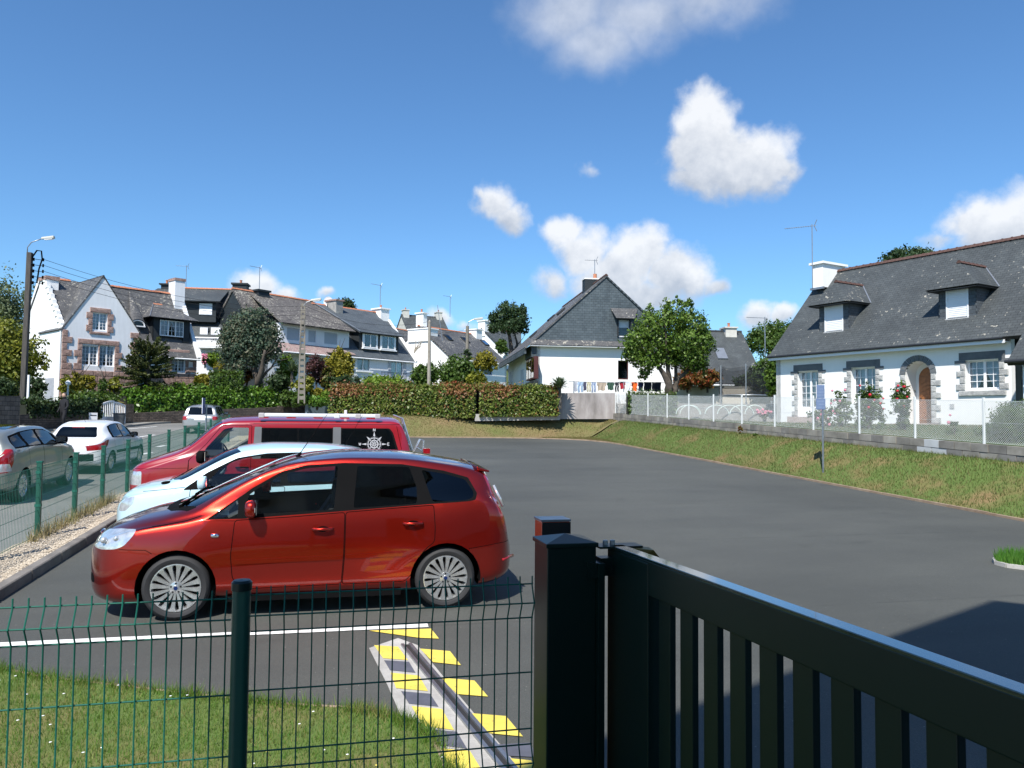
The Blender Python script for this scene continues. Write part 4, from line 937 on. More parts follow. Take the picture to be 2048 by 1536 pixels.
WLINE = mat('road_paint_white', (.74, .74, .72), .7, var=.12, sc=7, chip=(.25, .25, .24)); YEL = mat('road_paint_yellow', (.72, .58, .10), .7, var=.10, sc=9, chip=(.25, .21, .08))
GREYP = mat('grey_patch', (.085, .09, .115), .8, var=.15, sc=9)
CONC = stops_mat('concrete', 1.6, [(.3, (.30, .285, .265)), (.55, (.42, .405, .38)), (.8, (.52, .50, .47))], .9, .5, 45, sc2=14, stops2=[(.35, (.75, .75, .75)), (.65, (1, 1, 1))])
# parking bay line
def rough_strip(name, a, b, w, dz, m_, seed=1, n=60, **kw):
    r = random.Random(seed); a = Vector(a); b = Vector(b); d = (b-a).normalized(); q = Vector((-d.y, d.x)); L_ = []; R_ = []
    for i in range(n+1):
        p = a+(b-a)*i/n; L_.append(p+q*(w/2+r.uniform(-.004, .004))); R_.append(p-q*(w/2+r.uniform(-.004, .004)))
    V = [(p.x, p.y, plane(p.y)+dz) for p in L_+R_]
    return up(MB().add(V, [(i, i+1, n+2+i, n+1+i) for i in range(n)]).build(name, m_, fixn=False, **kw))
l0 = G(-300, 1303).xy; l1 = G(856, 1251).xy
rough_strip('painted_line', l0, l1, .115, .004, WLINE, kind='structure')
for k, (a, b, w) in enumerate((((246, 859), (314, 853), .15), ((262, 876), (309, 870), .15), ((316, 894), (330, 891), .2), ((282, 909), (304, 905), .2))):
    rough_strip('road_marking', G(*a).xy, G(*b).xy, w, .006, WLINE, k, 8, kind='structure')
# gate track: concrete strip, steel channel, yellow hazard patches
cs = [(738, 1296), (796, 1276), (835, 1290), (905, 1375), (1010, 1500), (1075, 1580), (1030, 1640), (960, 1700), (890, 1536), (812, 1455), (775, 1370)]
up(flat('concrete_strip', gpoly(cs), 0.0, CONC, kind='structure'))
for pts in ([(738, 1262), (862, 1258), (878, 1278), (836, 1276)],): up(flat('yellow_patch', gpoly(pts), .004, YEL, kind='structure'))
for pts in ([(748, 1291), (796, 1294), (816, 1321), (766, 1317)], [(781, 1346), (838, 1352), (856, 1383), (792, 1377)], [(823, 1413), (884, 1419), (908, 1461), (846, 1453)], [(876, 1497), (940, 1503), (975, 1560), (905, 1560)]):
    up(flat('yellow_patch', gpoly(pts), .004, YEL, kind='structure'))
for pts in ([(840, 1298), (900, 1303), (922, 1331), (866, 1325)], [(880, 1356), (949, 1362), (976, 1394), (914, 1389)], [(936, 1427), (1012, 1433), (1046, 1474), (974, 1467)], [(1003, 1516), (1062, 1522), (1100, 1570), (1050, 1570)]):
    up(flat('yellow_patch', gpoly(pts), .004, YEL, kind='structure'))
for pts in ([(768, 1321), (818, 1324), (831, 1346), (780, 1341)], [(802, 1383), (860, 1388), (877, 1414), (818, 1408)], [(852, 1459), (914, 1464), (934, 1498), (872, 1490)], [(990, 1490), (1060, 1486), (1075, 1515), (1005, 1512)]):
    up(flat('grey_patch', gpoly(pts), .003, GREYP, kind='structure'))
STEEL = mat('galvanised_steel', (.36, .38, .40), .38, .8, var=.15, sc=12)
ch0 = G(812, 1290).xy; ch1 = G(1015, 1536).xy; d = (ch1-ch0).normalized(); ch1 = ch1+d*1.2; q = Vector((-d.y, d.x))
m_ = MB()
for s_ in (-1, 1):
    a = ch0+q*.035*s_; b = ch1+q*.035*s_; m_.bar((a.x, a.y, plane(a.y)+.008), (b.x, b.y, plane(b.y)+.008), .028, .02)
m_.bar((ch0.x, ch0.y, plane(ch0.y)+.002), (ch1.x, ch1.y, plane(ch1.y)+.002), .05, .006, 1)
m_.build('gate_track', [STEEL, mat('rail_dark', (.05, .05, .05), .6, .5)], None, label='galvanised steel channel of the sliding gate set in a concrete strip', cat='gate track')
# kerbs: separate stones
KERB = stops_mat('kerb_stone', 3., [(.3, (.12, .11, .10)), (.7, (.22, .20, .18))], .9, .6, 60)
KERB2 = stops_mat('edging_brown', 3., [(.3, (.22, .15, .10)), (.7, (.36, .27, .19))], .9, .6, 60)
def kerb(name, label, pts, w, h, ln, m_, cat='kerb', sub='kerb_stone', seed=2):
    root = empty(name, (0, 0, 0)); tag(root, kind='structure'); r = random.Random(seed); cnt = 0
    for a, b in zip(pts, pts[1:]):
        a = Vector(a); b = Vector(b); L_ = (b-a).length; n = max(1, round(L_/ln)); d = (b-a)/n
        for i in range(n):
            p = a+d*i+d*.008; e = a+d*(i+1)-d*.008; k = MB(); z = r.uniform(-.006, .006)
            k.bar((p.x, p.y, plane(p.y)+h/2-.04+z), (e.x, e.y, plane(e.y)+h/2-.04+z), w, h+.08)
            o = k.build(sub, m_, root); cnt += 1
            if p.length < 16: bevel(o, .012, 1)
    return root
kerb('kerb', '', [(-3.42, -2), (-3.42, 38.5)], .13, .12, 1.0, KERB)
kerb('kerb', '', [(x+.05 if x > 12 else x, y) for x, y in corner[:-1]][1:]+[], .08, .05, 1.0, KERB2) if False else None
kerb('kerb', '', [(12.85, 9.)]+corner[1:-1]+[(-3.2, 38.5)], .07, .045, 1.0, KERB2)
# gravel strip along the street fence
GRAV = stops_mat('gravel_bed', 38., [(.3, (.28, .22, .155)), (.5, (.43, .36, .27)), (.7, (.55, .475, .37))], .95, .9, 60, dist=.02)
sheet('gravel_strip', [-4.22, -4.0, -3.8, -3.6, -3.48], list(np.arange(-2, 38.4, .25)), lambda x, y: plane(y)+.055+.012*math.sin(y*7+x*9), GRAV, kind='structure')
def scatter_stones():
    rs = np.random.RandomState(3); n = 9000
    y = 6+26*rs.rand(n)**1.5; x = -4.12+.62*rs.rand(n); s = .008+.012*rs.rand(n)
    base = np.array([(1, 0, 0), (0, 1, 0), (-1, 0, 0), (0, -1, 0), (0, 0, .8), (0, 0, -.8)], float)
    tri = np.array([(0, 1, 4), (1, 2, 4), (2, 3, 4), (3, 0, 4)])
    a = rs.rand(n)*6.28; c, sn = np.cos(a), np.sin(a)
    V = np.zeros((n, 6, 3)); V[:, :, 0] = x[:, None]+s[:, None]*(base[:, 0]*c[:, None]-base[:, 1]*sn[:, None]); V[:, :, 1] = y[:, None]+s[:, None]*(base[:, 0]*sn[:, None]+base[:, 1]*c[:, None]); V[:, :, 2] = (KS*(y-8.13)+.068)[:, None]+s[:, None]*base[:, 2]
    F = (tri[None]+(np.arange(n)*6)[:, None, None]).reshape(-1, 3)
    np_mesh('gravel', V.reshape(-1, 3), F, stops_mat('pebble', 30, [(.3, (.33, .27, .20)), (.7, (.58, .51, .41))], .9, 0), kind='stuff', label='pale gravel lying along the foot of the green fence', cat='gravel')
scatter_stones()
# far verge and pavement at the foot of the stone walls
PAVE = stops_mat('pavement', 1.2, [(.3, (.20, .19, .17)), (.7, (.30, .29, .26))], .95, .4, 50)
far = [(-40, 38.3), (-12.9, 43.8), (-11.9, 51.1), (-8.1, 60.2), (-4, 66)]
m_ = MB()
for (a, b) in zip(far, far[1:]):
    a = Vector(a); b = Vector(b); d = (b-a).normalized(); q = Vector((d.y, -d.x))
    P_ = [a, b, b+q*1.5, a+q*1.5]; m_.hexa([(p.x, p.y, plane(p.y)-.05) for p in P_]+[(p.x, p.y, plane(p.y)+.11) for p in P_])
m_.build('pavement', PAVE, kind='structure')
# --- grass
def blades(name, pts, hmin, hmax, w, m_, seed=0, lean=.5, **kw):
    rs = np.random.RandomState(seed); P = np.asarray(pts, float); n = len(P)
    a = rs.rand(n)*6.28; h = hmin+(hmax-hmin)*rs.rand(n)**1.6; la = rs.rand(n)*6.28; le = rs.rand(n)*lean*h; ww = w*(.6+.8*rs.rand(n))
    V = np.zeros((n, 3, 3))
    V[:, 0] = P+np.stack([np.cos(a)*ww, np.sin(a)*ww, 0*a], 1); V[:, 1] = P-np.stack([np.cos(a)*ww, np.sin(a)*ww, 0*a], 1)
    V[:, 2] = P+np.stack([np.cos(la)*le, np.sin(la)*le, h], 1)
    return np_mesh(name, V.reshape(-1, 3), np.arange(3*n).reshape(-1, 3), m_, rnd=rs.rand(n), **kw)
LAWN = leafmat('lawn_blade', [(.24, .20, .07), (.13, .21, .03), (.06, .18, .015), (.15, .24, .035), (.28, .25, .09)], .6, .35, 1.4)
DRY = leafmat('dry_bank_blade', [(.25, .17, .085), (.20, .155, .06), (.12, .15, .035), (.17, .125, .05), (.29, .20, .11)], .7, .3, .6)
BANKG = leafmat('bank_blade', [(.20, .155, .07), (.10, .145, .03), (.055, .11, .018), (.14, .14, .045), (.24, .175, .085)], .65, .35, .5)
SOIL = stops_mat('lawn_soil', .9, [(.3, (.20, .14, .06)), (.5, (.085, .13, .025)), (.68, (.10, .15, .03)), (.85, (.22, .16, .07))], .95, .5, 60)
DSOIL = stops_mat('dry_soil', .6, [(.25, (.20, .135, .07)), (.5, (.15, .13, .05)), (.7, (.10, .12, .03)), (.85, (.23, .16, .085))], .95, .6, 40)
lawn = gpoly([(-80, 1330), (0, 1341), (100, 1360), (200, 1371), (310, 1384), (430, 1398), (560, 1412), (700, 1420), (790, 1438), (845, 1462), (880, 1510), (905, 1580)])+[(.72, 3.9), (.70, 2.4), (-4, 2.4), (-4, 6.6)]
up(flat('lawn', lawn, .02, SOIL, kind='structure'))
kb = MB()
for a, b in zip(lawn[:11], lawn[1:12]):
    a = Vector(a); b = Vector(b); kb.bar((a.x, a.y, plane(a.y)+.002), (b.x, b.y, plane(b.y)+.002), .03, .04)
kb.build('lawn_edging', KERB2, kind='structure')
rs = np.random.RandomState(7)
def in_poly(n, poly, zf, rs_, dens=None):
    xs = [p[0] for p in poly]; ys = [p[1] for p in poly]; out = []
    while len(out) < n:
        x = rs_.uniform(min(xs), max(xs)); y = rs_.uniform(min(ys), max(ys))
        if pip(x, y, poly) and (dens is None or rs_.rand() < dens(x, y)): out.append((x, y, zf(x, y)))
    return out
vis = [p for p in lawn[:12]]+[(.72, 3.6), (.3, 3.1), (-3, 3.1), (-4, 4.6)]
blades('lawn_grass', in_poly(70000, vis, lambda x, y: plane(y)+.018, rs), .022, .055, .0022, LAWN, 1, .9, kind='stuff', label='short green lawn grass speckled with daisies behind the wire fence', cat='grass')
# longer tufts along the edge of the lawn
tp = []
for _ in range(150):
    i = rs.randint(0, 11); a = Vector(lawn[i]); b = Vector(lawn[i+1]); c = a.lerp(b, rs.rand()); 
    for _k in range(30): tp.append((c.x+rs.normal()*.05, c.y-.03+rs.normal()*.035, plane(c.y)+.01))
blades('edge_grass', tp, .04, .11, .0028, LAWN, 4, .9, kind='stuff', label='longer grass tufts leaning over the tarmac at the lawn edge', cat='grass')
DAISY = mat('daisy_white', (.8, .8, .78), .7, var=0)
m_ = MB()
for i, (x, y, z) in enumerate(in_poly(90, vis, lambda x, y: plane(y)+.055, rs)):
    r_ = .009; m_.add([(x+r_*math.cos(k*math.pi/3), y+r_*math.sin(k*math.pi/3), z+.002*(k % 2)) for k in range(6)]+[(x, y, z+.004)], [(k, (k+1) % 6, 6) for k in range(6)], 1 if i % 14 == 0 else 0)
m_.build('daisies', [DAISY, YEL], kind='stuff', label='small white daisies dotted over the near lawn', cat='flowers')
# bank on the right of the lot and at its far end
def bankz(x, y): return gz(x, y)+.006
bx_ = list(np.linspace(12.88, 14.9, 9)); by_ = list(np.arange(8.6, 38.6, .5))
sheet('grass_bank', bx_, by_, bankz, SOIL, kind='structure')
sheet('grass_bank', list(np.arange(-.3, 15.2, .5)), list(np.linspace(38.35, 42.6, 16)), bankz, DSOIL, kind='structure')
B1 = [(12.9+2.0*rs.rand(), 9+29*rs.rand()**.9) for _ in range(52000)]
blades('bank_grass', [(x, y, gz(x, y)) for x, y in B1], .04, .10, .007, BANKG, 2, .8, kind='stuff', label='rough green and straw grass on the bank below the block wall', cat='grass')
B2 = [(-.3+15*rs.rand(), 38.6+2.6*rs.rand()) for _ in range(26000)]
B2 = [(x, y) for x, y in B2 if not (x < 12 and y < 38.6)]
# the bank also fills the rounded corner
B3 = [(10.5+2.6*rs.rand(), 34.5+4*rs.rand()) for _ in range(9000)]; B3 = [p for p in B3 if not pip(p[0], p[1], corner+[(-3, -15)])]
blades('bank_grass', [(x, y, gz(x, y)) for x, y in B2+B3], .04, .09, .011, DRY, 5, .8, kind='stuff', label='dry brown grass on the bank under the far hedge', cat='grass')
fill = [c_ for c_ in corner[1:7]]+[(8, 38.7), (13.1, 38.7), (13.1, 33.2)]
up(flat('grass_verge', fill, .0, DSOIL, kind='structure'))
# garden lawn behind the chain link
GL = [(15.1+9*rs.rand(), 16+26*rs.rand()) for _ in range(30000)]
def infront(x, y): return (HB[0]-HA[0])*(y-HA[1])-(HB[1]-HA[1])*(x-HA[0]) < -.3 if y < HA[1] else x < 21
GL = [(x, y) for x, y in GL if (x-HA[0])*(HB[1]-HA[1])-(y-HA[1])*(HB[0]-HA[0]) > .3 or y > HA[1]]
blades('garden_grass', [(x, y, gz(x, y)-.01) for x, y in GL], .03, .07, .010, BANKG, 6, .8, kind='stuff', label='mown garden grass between the chain link and the right house', cat='grass')
# weeds by the kerb and tall dry grass along the green fence
wd = [(-4.06+rs.normal()*.05, 9+24*rs.rand()**1.3) for _ in range(7000)]
wd = [(x, y) for x, y in wd if math.sin(y*2.1)+math.sin(y*.9+1) > -.2]
DG = leafmat('straw_blade', [(.35, .27, .13), (.42, .33, .18), (.22, .22, .08)], .8, .3, 2.)
blades('dry_grass', [(x, y, plane(y)+.05) for x, y in wd], .05, .32, .0045, DG, 8, .6, kind='stuff', label='dry straw coloured grass growing along the foot of the green fence', cat='grass')
# green corner at the right edge
cpz = G(2090, 1128); patch = [(cpz.x+math.cos(a)*(.75 if math.cos(a) < 0 else 2.), cpz.y+math.sin(a)*.42) for a in np.linspace(0, 2*math.pi, 16)[:-1]]
up(flat('grass_island', patch, .03, SOIL, kind='structure'))
kb = MB()
for a, b in zip(patch, patch[1:]+patch[:1]): kb.bar((*a, plane(a[1])+.02), (*b, plane(b[1])+.02), .05, .06)
kb.build('island_edging', CONC, kind='structure')
LUSH = leafmat('lush_blade', [(0.046, 0.155, 0.019), (0.078, 0.232, 0.028), (0.139, 0.295, 0.046)], .5, .4, 3.)
blades('island_grass', in_poly(9000, patch, lambda x, y: plane(y)+.03, rs), .08, .20, .006, LUSH, 9, .6, kind='stuff', label='lush bright green grass clump at the right edge of the tarmac', cat='grass')

# ------------------------------------------------------------------ fences and gate
GREENM = mat('green_coated_wire', (.009, .105, .075), .6, var=.08, spec=.2); DKGREEN = mat('gate_green', (.0022, .013, .010), .34, var=.06, spec=.35); RAILG = mat('rail_gloss', (.004, .02, .018), .16, var=.03, spec=.7, coat=1.)
NEARF = empty('wire_fence', (0, 3.03, 0), 0, 'near green wire mesh fence with a round post, in front of the copper red car', 'fence')
def wire_panel(name, label, X0, X1, Y, ztop, pitch, r):
    root = empty('wire_panel', (X0, Y-3.03, 0)); root['label'] = label; root.parent = NEARF; h = ztop+.45
    def off(z):                      # the pressed V folds
        d = 0
        for zf in (ztop-.10, ztop-.72, ztop-1.3):
            t = (z-(zf-.0))/.062; d = max(d, 0 if abs(t) > 1 else 1-abs(t))
        return -d*.036
    zs = []
    for zf in (ztop-.10, ztop-.72, ztop-1.3): zs += [zf+.062, zf, zf-.062]
    zz = [ztop]+zs+[ztop-h]
    def wireprof(x, rr):
        m_ = MB(); P_ = [(x, off(z), z) for z in zz]; m_.tube(P_, rr, 6); return m_
    n = int((X1-X0)/pitch); first = None
    for k in range(n+1):
        if first is None: first = wireprof(0, r).build('upright_wire', GREENM, root, smooth=50); first.location = (0, 0, 0); o = first
        else: o = first.copy(); COL.objects.link(o); o.parent = root
        o.location = (pitch*.4+k*pitch, 0, 0)
    for z in (ztop-.032, ztop-.10, ztop-.165, ztop-.38, ztop-.60, ztop-.66, ztop-.72, ztop-.785, ztop-1.0, ztop-1.3):
        y = off(z)+.006; m_ = MB(); m_.tube([(0, y, z), (X1-X0, y, z)], r*1.05, 6); m_.build('cross_wire', GREENM, root, smooth=50)
    return root
YF = 3.03; ZT = 1.348
wire_panel('fence_panel', 'sunlit teal wire mesh panel of the near fence, left of the green post', -2.78, -.34, YF, ZT, .0500, .0030)
wire_panel('fence_panel', 'shaded black-looking wire mesh panel between the green post and the gate pillar', -.275, .80, YF, ZT+.01, .0500, .0029)
STG = mat('street_wire_green', (.010, .11, .075), .45, var=.1)
STREETF = empty('street_fence', (0, 0, 0), 0, 'green mesh fence with square posts between the gravel strip and the street', 'fence')
def fpost(x, y, z0, z1, w=.03, label='', near=False, cat='fence post', group=None):
    root = empty('post', (x, y-3.03 if near else y, 0)); root.parent = NEARF if near else STREETF
    if near:
        m_ = MB(); prof = []
        for k in range(24):
            a = 2*math.pi*k/24; q = w*(1.0 if abs(math.sin(a)) < .93 else .86); prof.append((q*math.cos(a), q*math.sin(a)))
        m_.prism(prof, z0, z1); m_.build('post_tube', GREENM if not near else mat('post_green', (.006, .060, .042), .4, var=.1), root, smooth=50)
        c = MB(); c.lathe([(w*1.12, z1-.02), (w*1.12, z1+.008), (w*.9, z1+.016), (.001, z1+.018)], 24); c.build('post_cap', DKGREEN, root, smooth=40)
    else:
        m_ = MB(); m_.box(-w, w, -w*.8, w*.8, z0, z1); m_.build('post_tube', mat('street_post_green', (.008, .075, .05), .45, var=.1), root)
        c = MB(); c.box(-w*1.2, w*1.2, -w, w, z1, z1+.02); c.build('post_cap', GREENM, root)
        for zc in (z0+.14, (z0+z1)/2, z1-.14): k_ = MB(); k_.box(-w*1.2, w*1.08, -w*.95, w*.95, zc-.02, zc+.02); k_.build('clip', STG, root)
    return root
pX = W(480, 1160, 2.88).x
fpost(-.308, YF, -.4, ZT+.02, .033, 'round dark green fence post between the two near wire panels', True)
ys_ = [9.35, 10.98, 12.6, 14.25, 15.85, 17.65, 19.6, 21.8, 24.1, 26.5, 29., 31.5, 34.]
FXS = -4.12
for k, y in enumerate(ys_):
    fpost(FXS, y, plane(y)-.1, plane(y)+1.14, .034, 'green square post of the street-side fence', group='green posts of the street-side fence')
def smesh(y0, y1):
    m_ = MB(); g0, g1 = plane(y0), plane(y1); n = int((y1-y0)/.05)
    for k in range(1, n):
        y = y0+(y1-y0)*k/n; z = plane(y); m_.bar((FXS-.01, y, z+.04), (FXS-.01, y, z+1.09), .0034, .0034)
    for h in (.05, .25, .45, .65, .85, .98, 1.08): m_.bar((FXS, y0, plane(y0)+h), (FXS, y1, plane(y1)+h), .0055, .0055)
    for h in (.10, .92): m_.bar((FXS+.02, y0, plane(y0)+h), (FXS+.02, y1, plane(y1)+h), .006, .006)
    m_.build('wire_mesh', STG, STREETF, kind='stuff')
for a, b in zip([7.8]+ys_, ys_): smesh(a+.03, b-.03)
# gate pillar with its cap and the flashing lamp behind
root = empty('gate_pillar', (.93, 3.03, .062), 0, 'thick dark green square gate pillar with a low pyramid cap', 'gate pillar')
m_ = MB(); m_.box(-.1, .1, -.1, .1, -.5, 1.425); bevel(m_.build('pillar_shaft', DKGREEN, root), .006)
m_ = MB(); m_.add([(-.107, -.107, 1.42), (.107, -.107, 1.42), (.107, .107, 1.42), (-.107, .107, 1.42), (-.107, -.107, 1.437), (.107, -.107, 1.437), (.107, .107, 1.437), (-.107, .107, 1.437), (0, 0, 1.462)],
    [(3, 2, 1, 0), (0, 1, 5, 4), (1, 2, 6, 5), (2, 3, 7, 6), (3, 0, 4, 7), (4, 5, 8), (5, 6, 8), (6, 7, 8), (7, 4, 8)]); bevel(m_.build('pillar_cap', DKGREEN, root), .003, 2, 20)
m_ = MB(); m_.box(.1, .125, -.13, -.02, -.4, 1.36); m_.build('guide_post', DKGREEN, root)
m_ = MB(); m_.box(.06, .10, -.115, -.10, 1.30, 1.36); m_.build('guide_bracket', DKGREEN, root)
root = empty('warning_lamp', (.972, 3.36, .035), 0, 'orange red box warning lamp on a post just behind the gate pillar', 'lamp')
ORL = mat('orange_lens', (.62, .07, .02), .25, coat=.6); m_ = MB(); m_.box(-.065, .065, -.06, .06, 1.40, 1.50); bevel(m_.build('lens', [ORL], root), .006)
m_ = MB(); m_.box(-.063, .067, -.063, -.060, 1.40, 1.497); m_.build('housing', BLACKP, root); m_ = MB(); m_.box(-.068, .068, -.063, .063, 1.50, 1.509); m_.build('lid', STEEL, root)
m_ = MB(); m_.box(-.05, .05, -.05, .05, -.4, 1.40); m_.build('lamp_post', DKGREEN, root)
# the gate leaf, open towards the viewer
gx = lambda y: 1.10+(2.99-y)*.0895
root = empty('gate', (.022, 0, .065), 0, 'long dark green gate leaf with upright slats and a blue glinting top rail', 'gate')
def gbar(name, y0, y1, w0, w1, z0, z1, o=0, m__=None, bv=.004):
    m_ = MB(); P_ = [(gx(y0)-w0, y0), (gx(y1)-w0, y1), (gx(y1)+w1, y1), (gx(y0)+w1, y0)]
    m_.hexa([(x, y, z0) for x, y in P_]+[(x, y, z1) for x, y in P_]); ob = m_.build(name, m__ or DKGREEN, root); bevel(ob, bv, 2); return ob
gbar('top_rail', -3.0, 2.98, .022, .022, 1.285, 1.408); gbar('bottom_rail', -3.0, 2.98, .022, .022, .02, .15)
gbar('stile', 2.65, 2.99, .024, .024, .0, 1.40)
gbar('rail_cover', -3.0, 2.96, .027, .027, 1.408, 1.418, bv=.002, m__=RAILG)
X0g = 1.15
for k in range(34):
    y1 = 2.600-.1443*k; gbar('slat', y1-.079, y1, .008, .014, .14, 1.29, bv=.003)
m_ = MB(); m_.box(1.03, 1.11, 2.94, 3.0, 1.30, 1.37); m_.box(1.02, 1.20, 2.92, 3.01, 1.41, 1.418); m_.build('hinge_bracket', DKGREEN, root)
m_ = MB()
for dx in (-.09, -.04): m_.lathe([(.011, 1.41), (.011, 1.43), (.001, 1.431)], 8, 'z', (1.11+dx*.6, 2.96, .008))
m_.build('bolt', STEEL, root, smooth=40)
m_ = MB(); m_.hexa([(1.15, 2.92, 1.36), (1.28, 2.86, 1.34), (1.29, 2.93, 1.34), (1.16, 3.0, 1.36), (1.15, 2.92, 1.41), (1.22, 2.86, 1.41), (1.23, 2.93, 1.41), (1.16, 3.0, 1.41)])
m_.build('brass_stop', mat('ochre_plate', (.25, .15, .03), .5), root)
# the tall building the photograph was taken beside (it shades gate and tarmac)
HC = 10.0
def up_sun(p, h): t = (h-p.z)/-SUND.z; return Vector((p.x-SUND.x*t, p.y-SUND.y*t))
A_, B_, C_ = up_sun(G(1340, 1425), HC), up_sun(G(1985, 1200), HC), up_sun(G(2048, 1207), HC)
dAB = (B_-A_).normalized(); nrm = Vector((dAB.y, -dAB.x)); V_ = A_+dAB*((-4.0-A_.x)/dAB.x); far_l = V_
cR = B_+(C_-B_).normalized()*9
far_l2 = far_l+Vector((.3, -14)); cR2 = cR+Vector((0, -13))
root = empty('tall_building', (A_.x, A_.y, 0), 0, 'tall plain rendered building behind the viewer that shades the gate', 'building')
ins = .35; P2 = [far_l, A_, B_, cR, cR2, far_l2]; ctr = sum(P2, Vector((0, 0)))/6
loc2 = lambda p: (p.x-A_.x, p.y-A_.y)
wallp = [loc2(p+nrm*.45+(Vector((.0, -.1)))+(Vector((.35, 0)) if p is far_l else Vector((0, 0)))) for p in (far_l, A_, B_)]+[loc2(cR+Vector((0, -.45))), loc2(cR2), loc2(far_l2+Vector((.4, .4)))]
MB().prism(wallp[::-1] if False else wallp, -1.5, HC-.3).build('wall', mat('cream_render', (.55, .53, .48), .9, bmp=.2), root)
MB().prism([loc2(p) for p in P2], HC-.3, HC).build('roof', mat('zinc_roof', (.2, .21, .22), .5), root)
# ------------------------------------------------------------------ houses
WHITE = mat('white_render', (.84, .835, .82), .9, var=.03, sc=.8, bmp=.25, bsc=60, streak=.04)
WHITE2 = mat('white_render_cool', (.74, .75, .77), .9, var=.05, sc=.7, bmp=.25, bsc=60, streak=.12)
CREAM = mat('cream_render', (.66, .62, .52), .9, var=.06); FRAMEW = mat('frame_white', (.82, .82, .83), .4, var=.02)
SHUT = mat('shutter_grey', (.42, .44, .47), .6, var=.04); SHUTW = mat('shutter_white', (.78, .79, .80), .5, var=.02)
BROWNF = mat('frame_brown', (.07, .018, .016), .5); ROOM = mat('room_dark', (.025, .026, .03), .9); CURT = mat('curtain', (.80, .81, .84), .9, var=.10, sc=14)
RTILE = stops_mat('ridge_tile_red', 6, [(.3, (.34, .11, .055)), (.6, (.48, .20, .11)), (.8, (.40, .26, .18))], .85, .3, 30)
RTILE2 = stops_mat('ridge_tile_brown', 8, [(.3, (.05, .022, .018)), (.6, (.095, .05, .04)), (.8, (.22, .19, .17))], .85, .3, 30)
GRAN = stops_mat('grey_granite', 7, [(.3, (.30, .30, .30)), (.5, (.42, .42, .41)), (.7, (.54, .53, .51))], .9, .9, 28, dist=.03)
PGRAN = stops_mat('pink_granite', 5, [(.3, (.22, .135, .11)), (.5, (.34, .22, .185)), (.7, (.44, .31, .26))], .95, 1., 22, dist=.04)
LINT = stops_mat('slate_lintel', 3, [(.3, (.10, .11, .12)), (.7, (.15, .16, .17))], .8, .4, 40)
WOOD = mat('varnished_wood', (.25, .095, .03), .45, var=.3, sc=9)
ZINC = mat('zinc', (.30, .32, .35), .4, .6)
DARKM = mat('dark_metal', (.02, .022, .025), .5)
def wglass(name='window_glass'):
    return glassmat(name, (.80, .84, .86), 1.5)
WG = wglass()
def slate(name, a, b, lich=.0, moss=(.35, .33, .28), bw=.24, bh=.14):
    if name in MATS: return MATS[name]
    m_, nt, bs, o = newmat(name); uv = nt.nodes.new('ShaderNodeTexCoord').outputs['UV']; v = objco(nt)
    br = nt.nodes.new('ShaderNodeTexBrick'); nt.links.new(uv, br.inputs['Vector']); br.inputs['Scale'].default_value = 1.
    br.inputs['Brick Width'].default_value = bw; br.inputs['Row Height'].default_value = bh; br.inputs['Mortar Size'].default_value = .006; br.inputs['Mortar Smooth'].default_value = .3
    br.inputs['Color1'].default_value = (*a, 1); br.inputs['Color2'].default_value = (*b, 1); br.inputs['Mortar'].default_value = (a[0]*.35, a[1]*.35, a[2]*.35, 1)
    c = mixc(nt, 1., br.outputs['Color'], ramp(nt, noise(nt, v, .7, 6), [(.3, (.78, .78, .78)), (.7, (1.15, 1.15, 1.15))]), 'MULTIPLY')
    st = noise(nt, objco(nt, (2.2, 2.2, .25)), 1.5, 5)
    c = mixc(nt, .45, c, ramp(nt, st, [(.35, (.75, .75, .76)), (.65, (1.1, 1.1, 1.08))]), 'MULTIPLY')
    if lich:
        n1 = noise(nt, v, 5.5, 6, .7); n2 = noise(nt, v, .35, 2)
        mm = nt.nodes.new('ShaderNodeMath'); mm.operation = 'MULTIPLY_ADD'; nt.links.new(n2, mm.inputs[0]); mm.inputs[1].default_value = .25; nt.links.new(n1, mm.inputs[2])
        c = mixc(nt, ramp(nt, mm.outputs[0], [(.79-lich*.2, (0, 0, 0)), (.82-lich*.2, (1, 1, 1))]), c, moss)
    nt.links.new(c, bs.inputs['Base Color']); bs.inputs['Roughness'].default_value = .62; bs.inputs['Specular IOR Level'].default_value = .35
    hh = nt.nodes.new('ShaderNodeMath'); hh.operation = 'ADD'; inv = nt.nodes.new('ShaderNodeMath'); inv.operation = 'SUBTRACT'; inv.inputs[0].default_value = 1.; nt.links.new(br.outputs['Fac'], inv.inputs[1])
    nt.links.new(inv.outputs[0], hh.inputs[0]); nt.links.new(noise(nt, v, 9, 4), hh.inputs[1])
    bump(nt, bs, hh.outputs[0], .55, .02); MATS[name] = m_; return m_
SL1 = slate('slate_blue', (.060, .068, .071), (.074, .083, .086), .17)
SL2 = slate('slate_brown', (.105, .095, .088), (.145, .13, .12), .5)
SL3 = slate('slate_dark', (.075, .088, .10), (.10, .115, .128), .0)
SL4 = slate('slate_grey', (.085, .085, .088), (.115, .115, .118), .35)
SLC = slate('slate_cladding', (.065, .085, .098), (.092, .115, .13), .0, bw=.30, bh=.16)
PINKR = slate('pink_lichened_slate', (.30, .20, .19), (.38, .27, .25), .5)
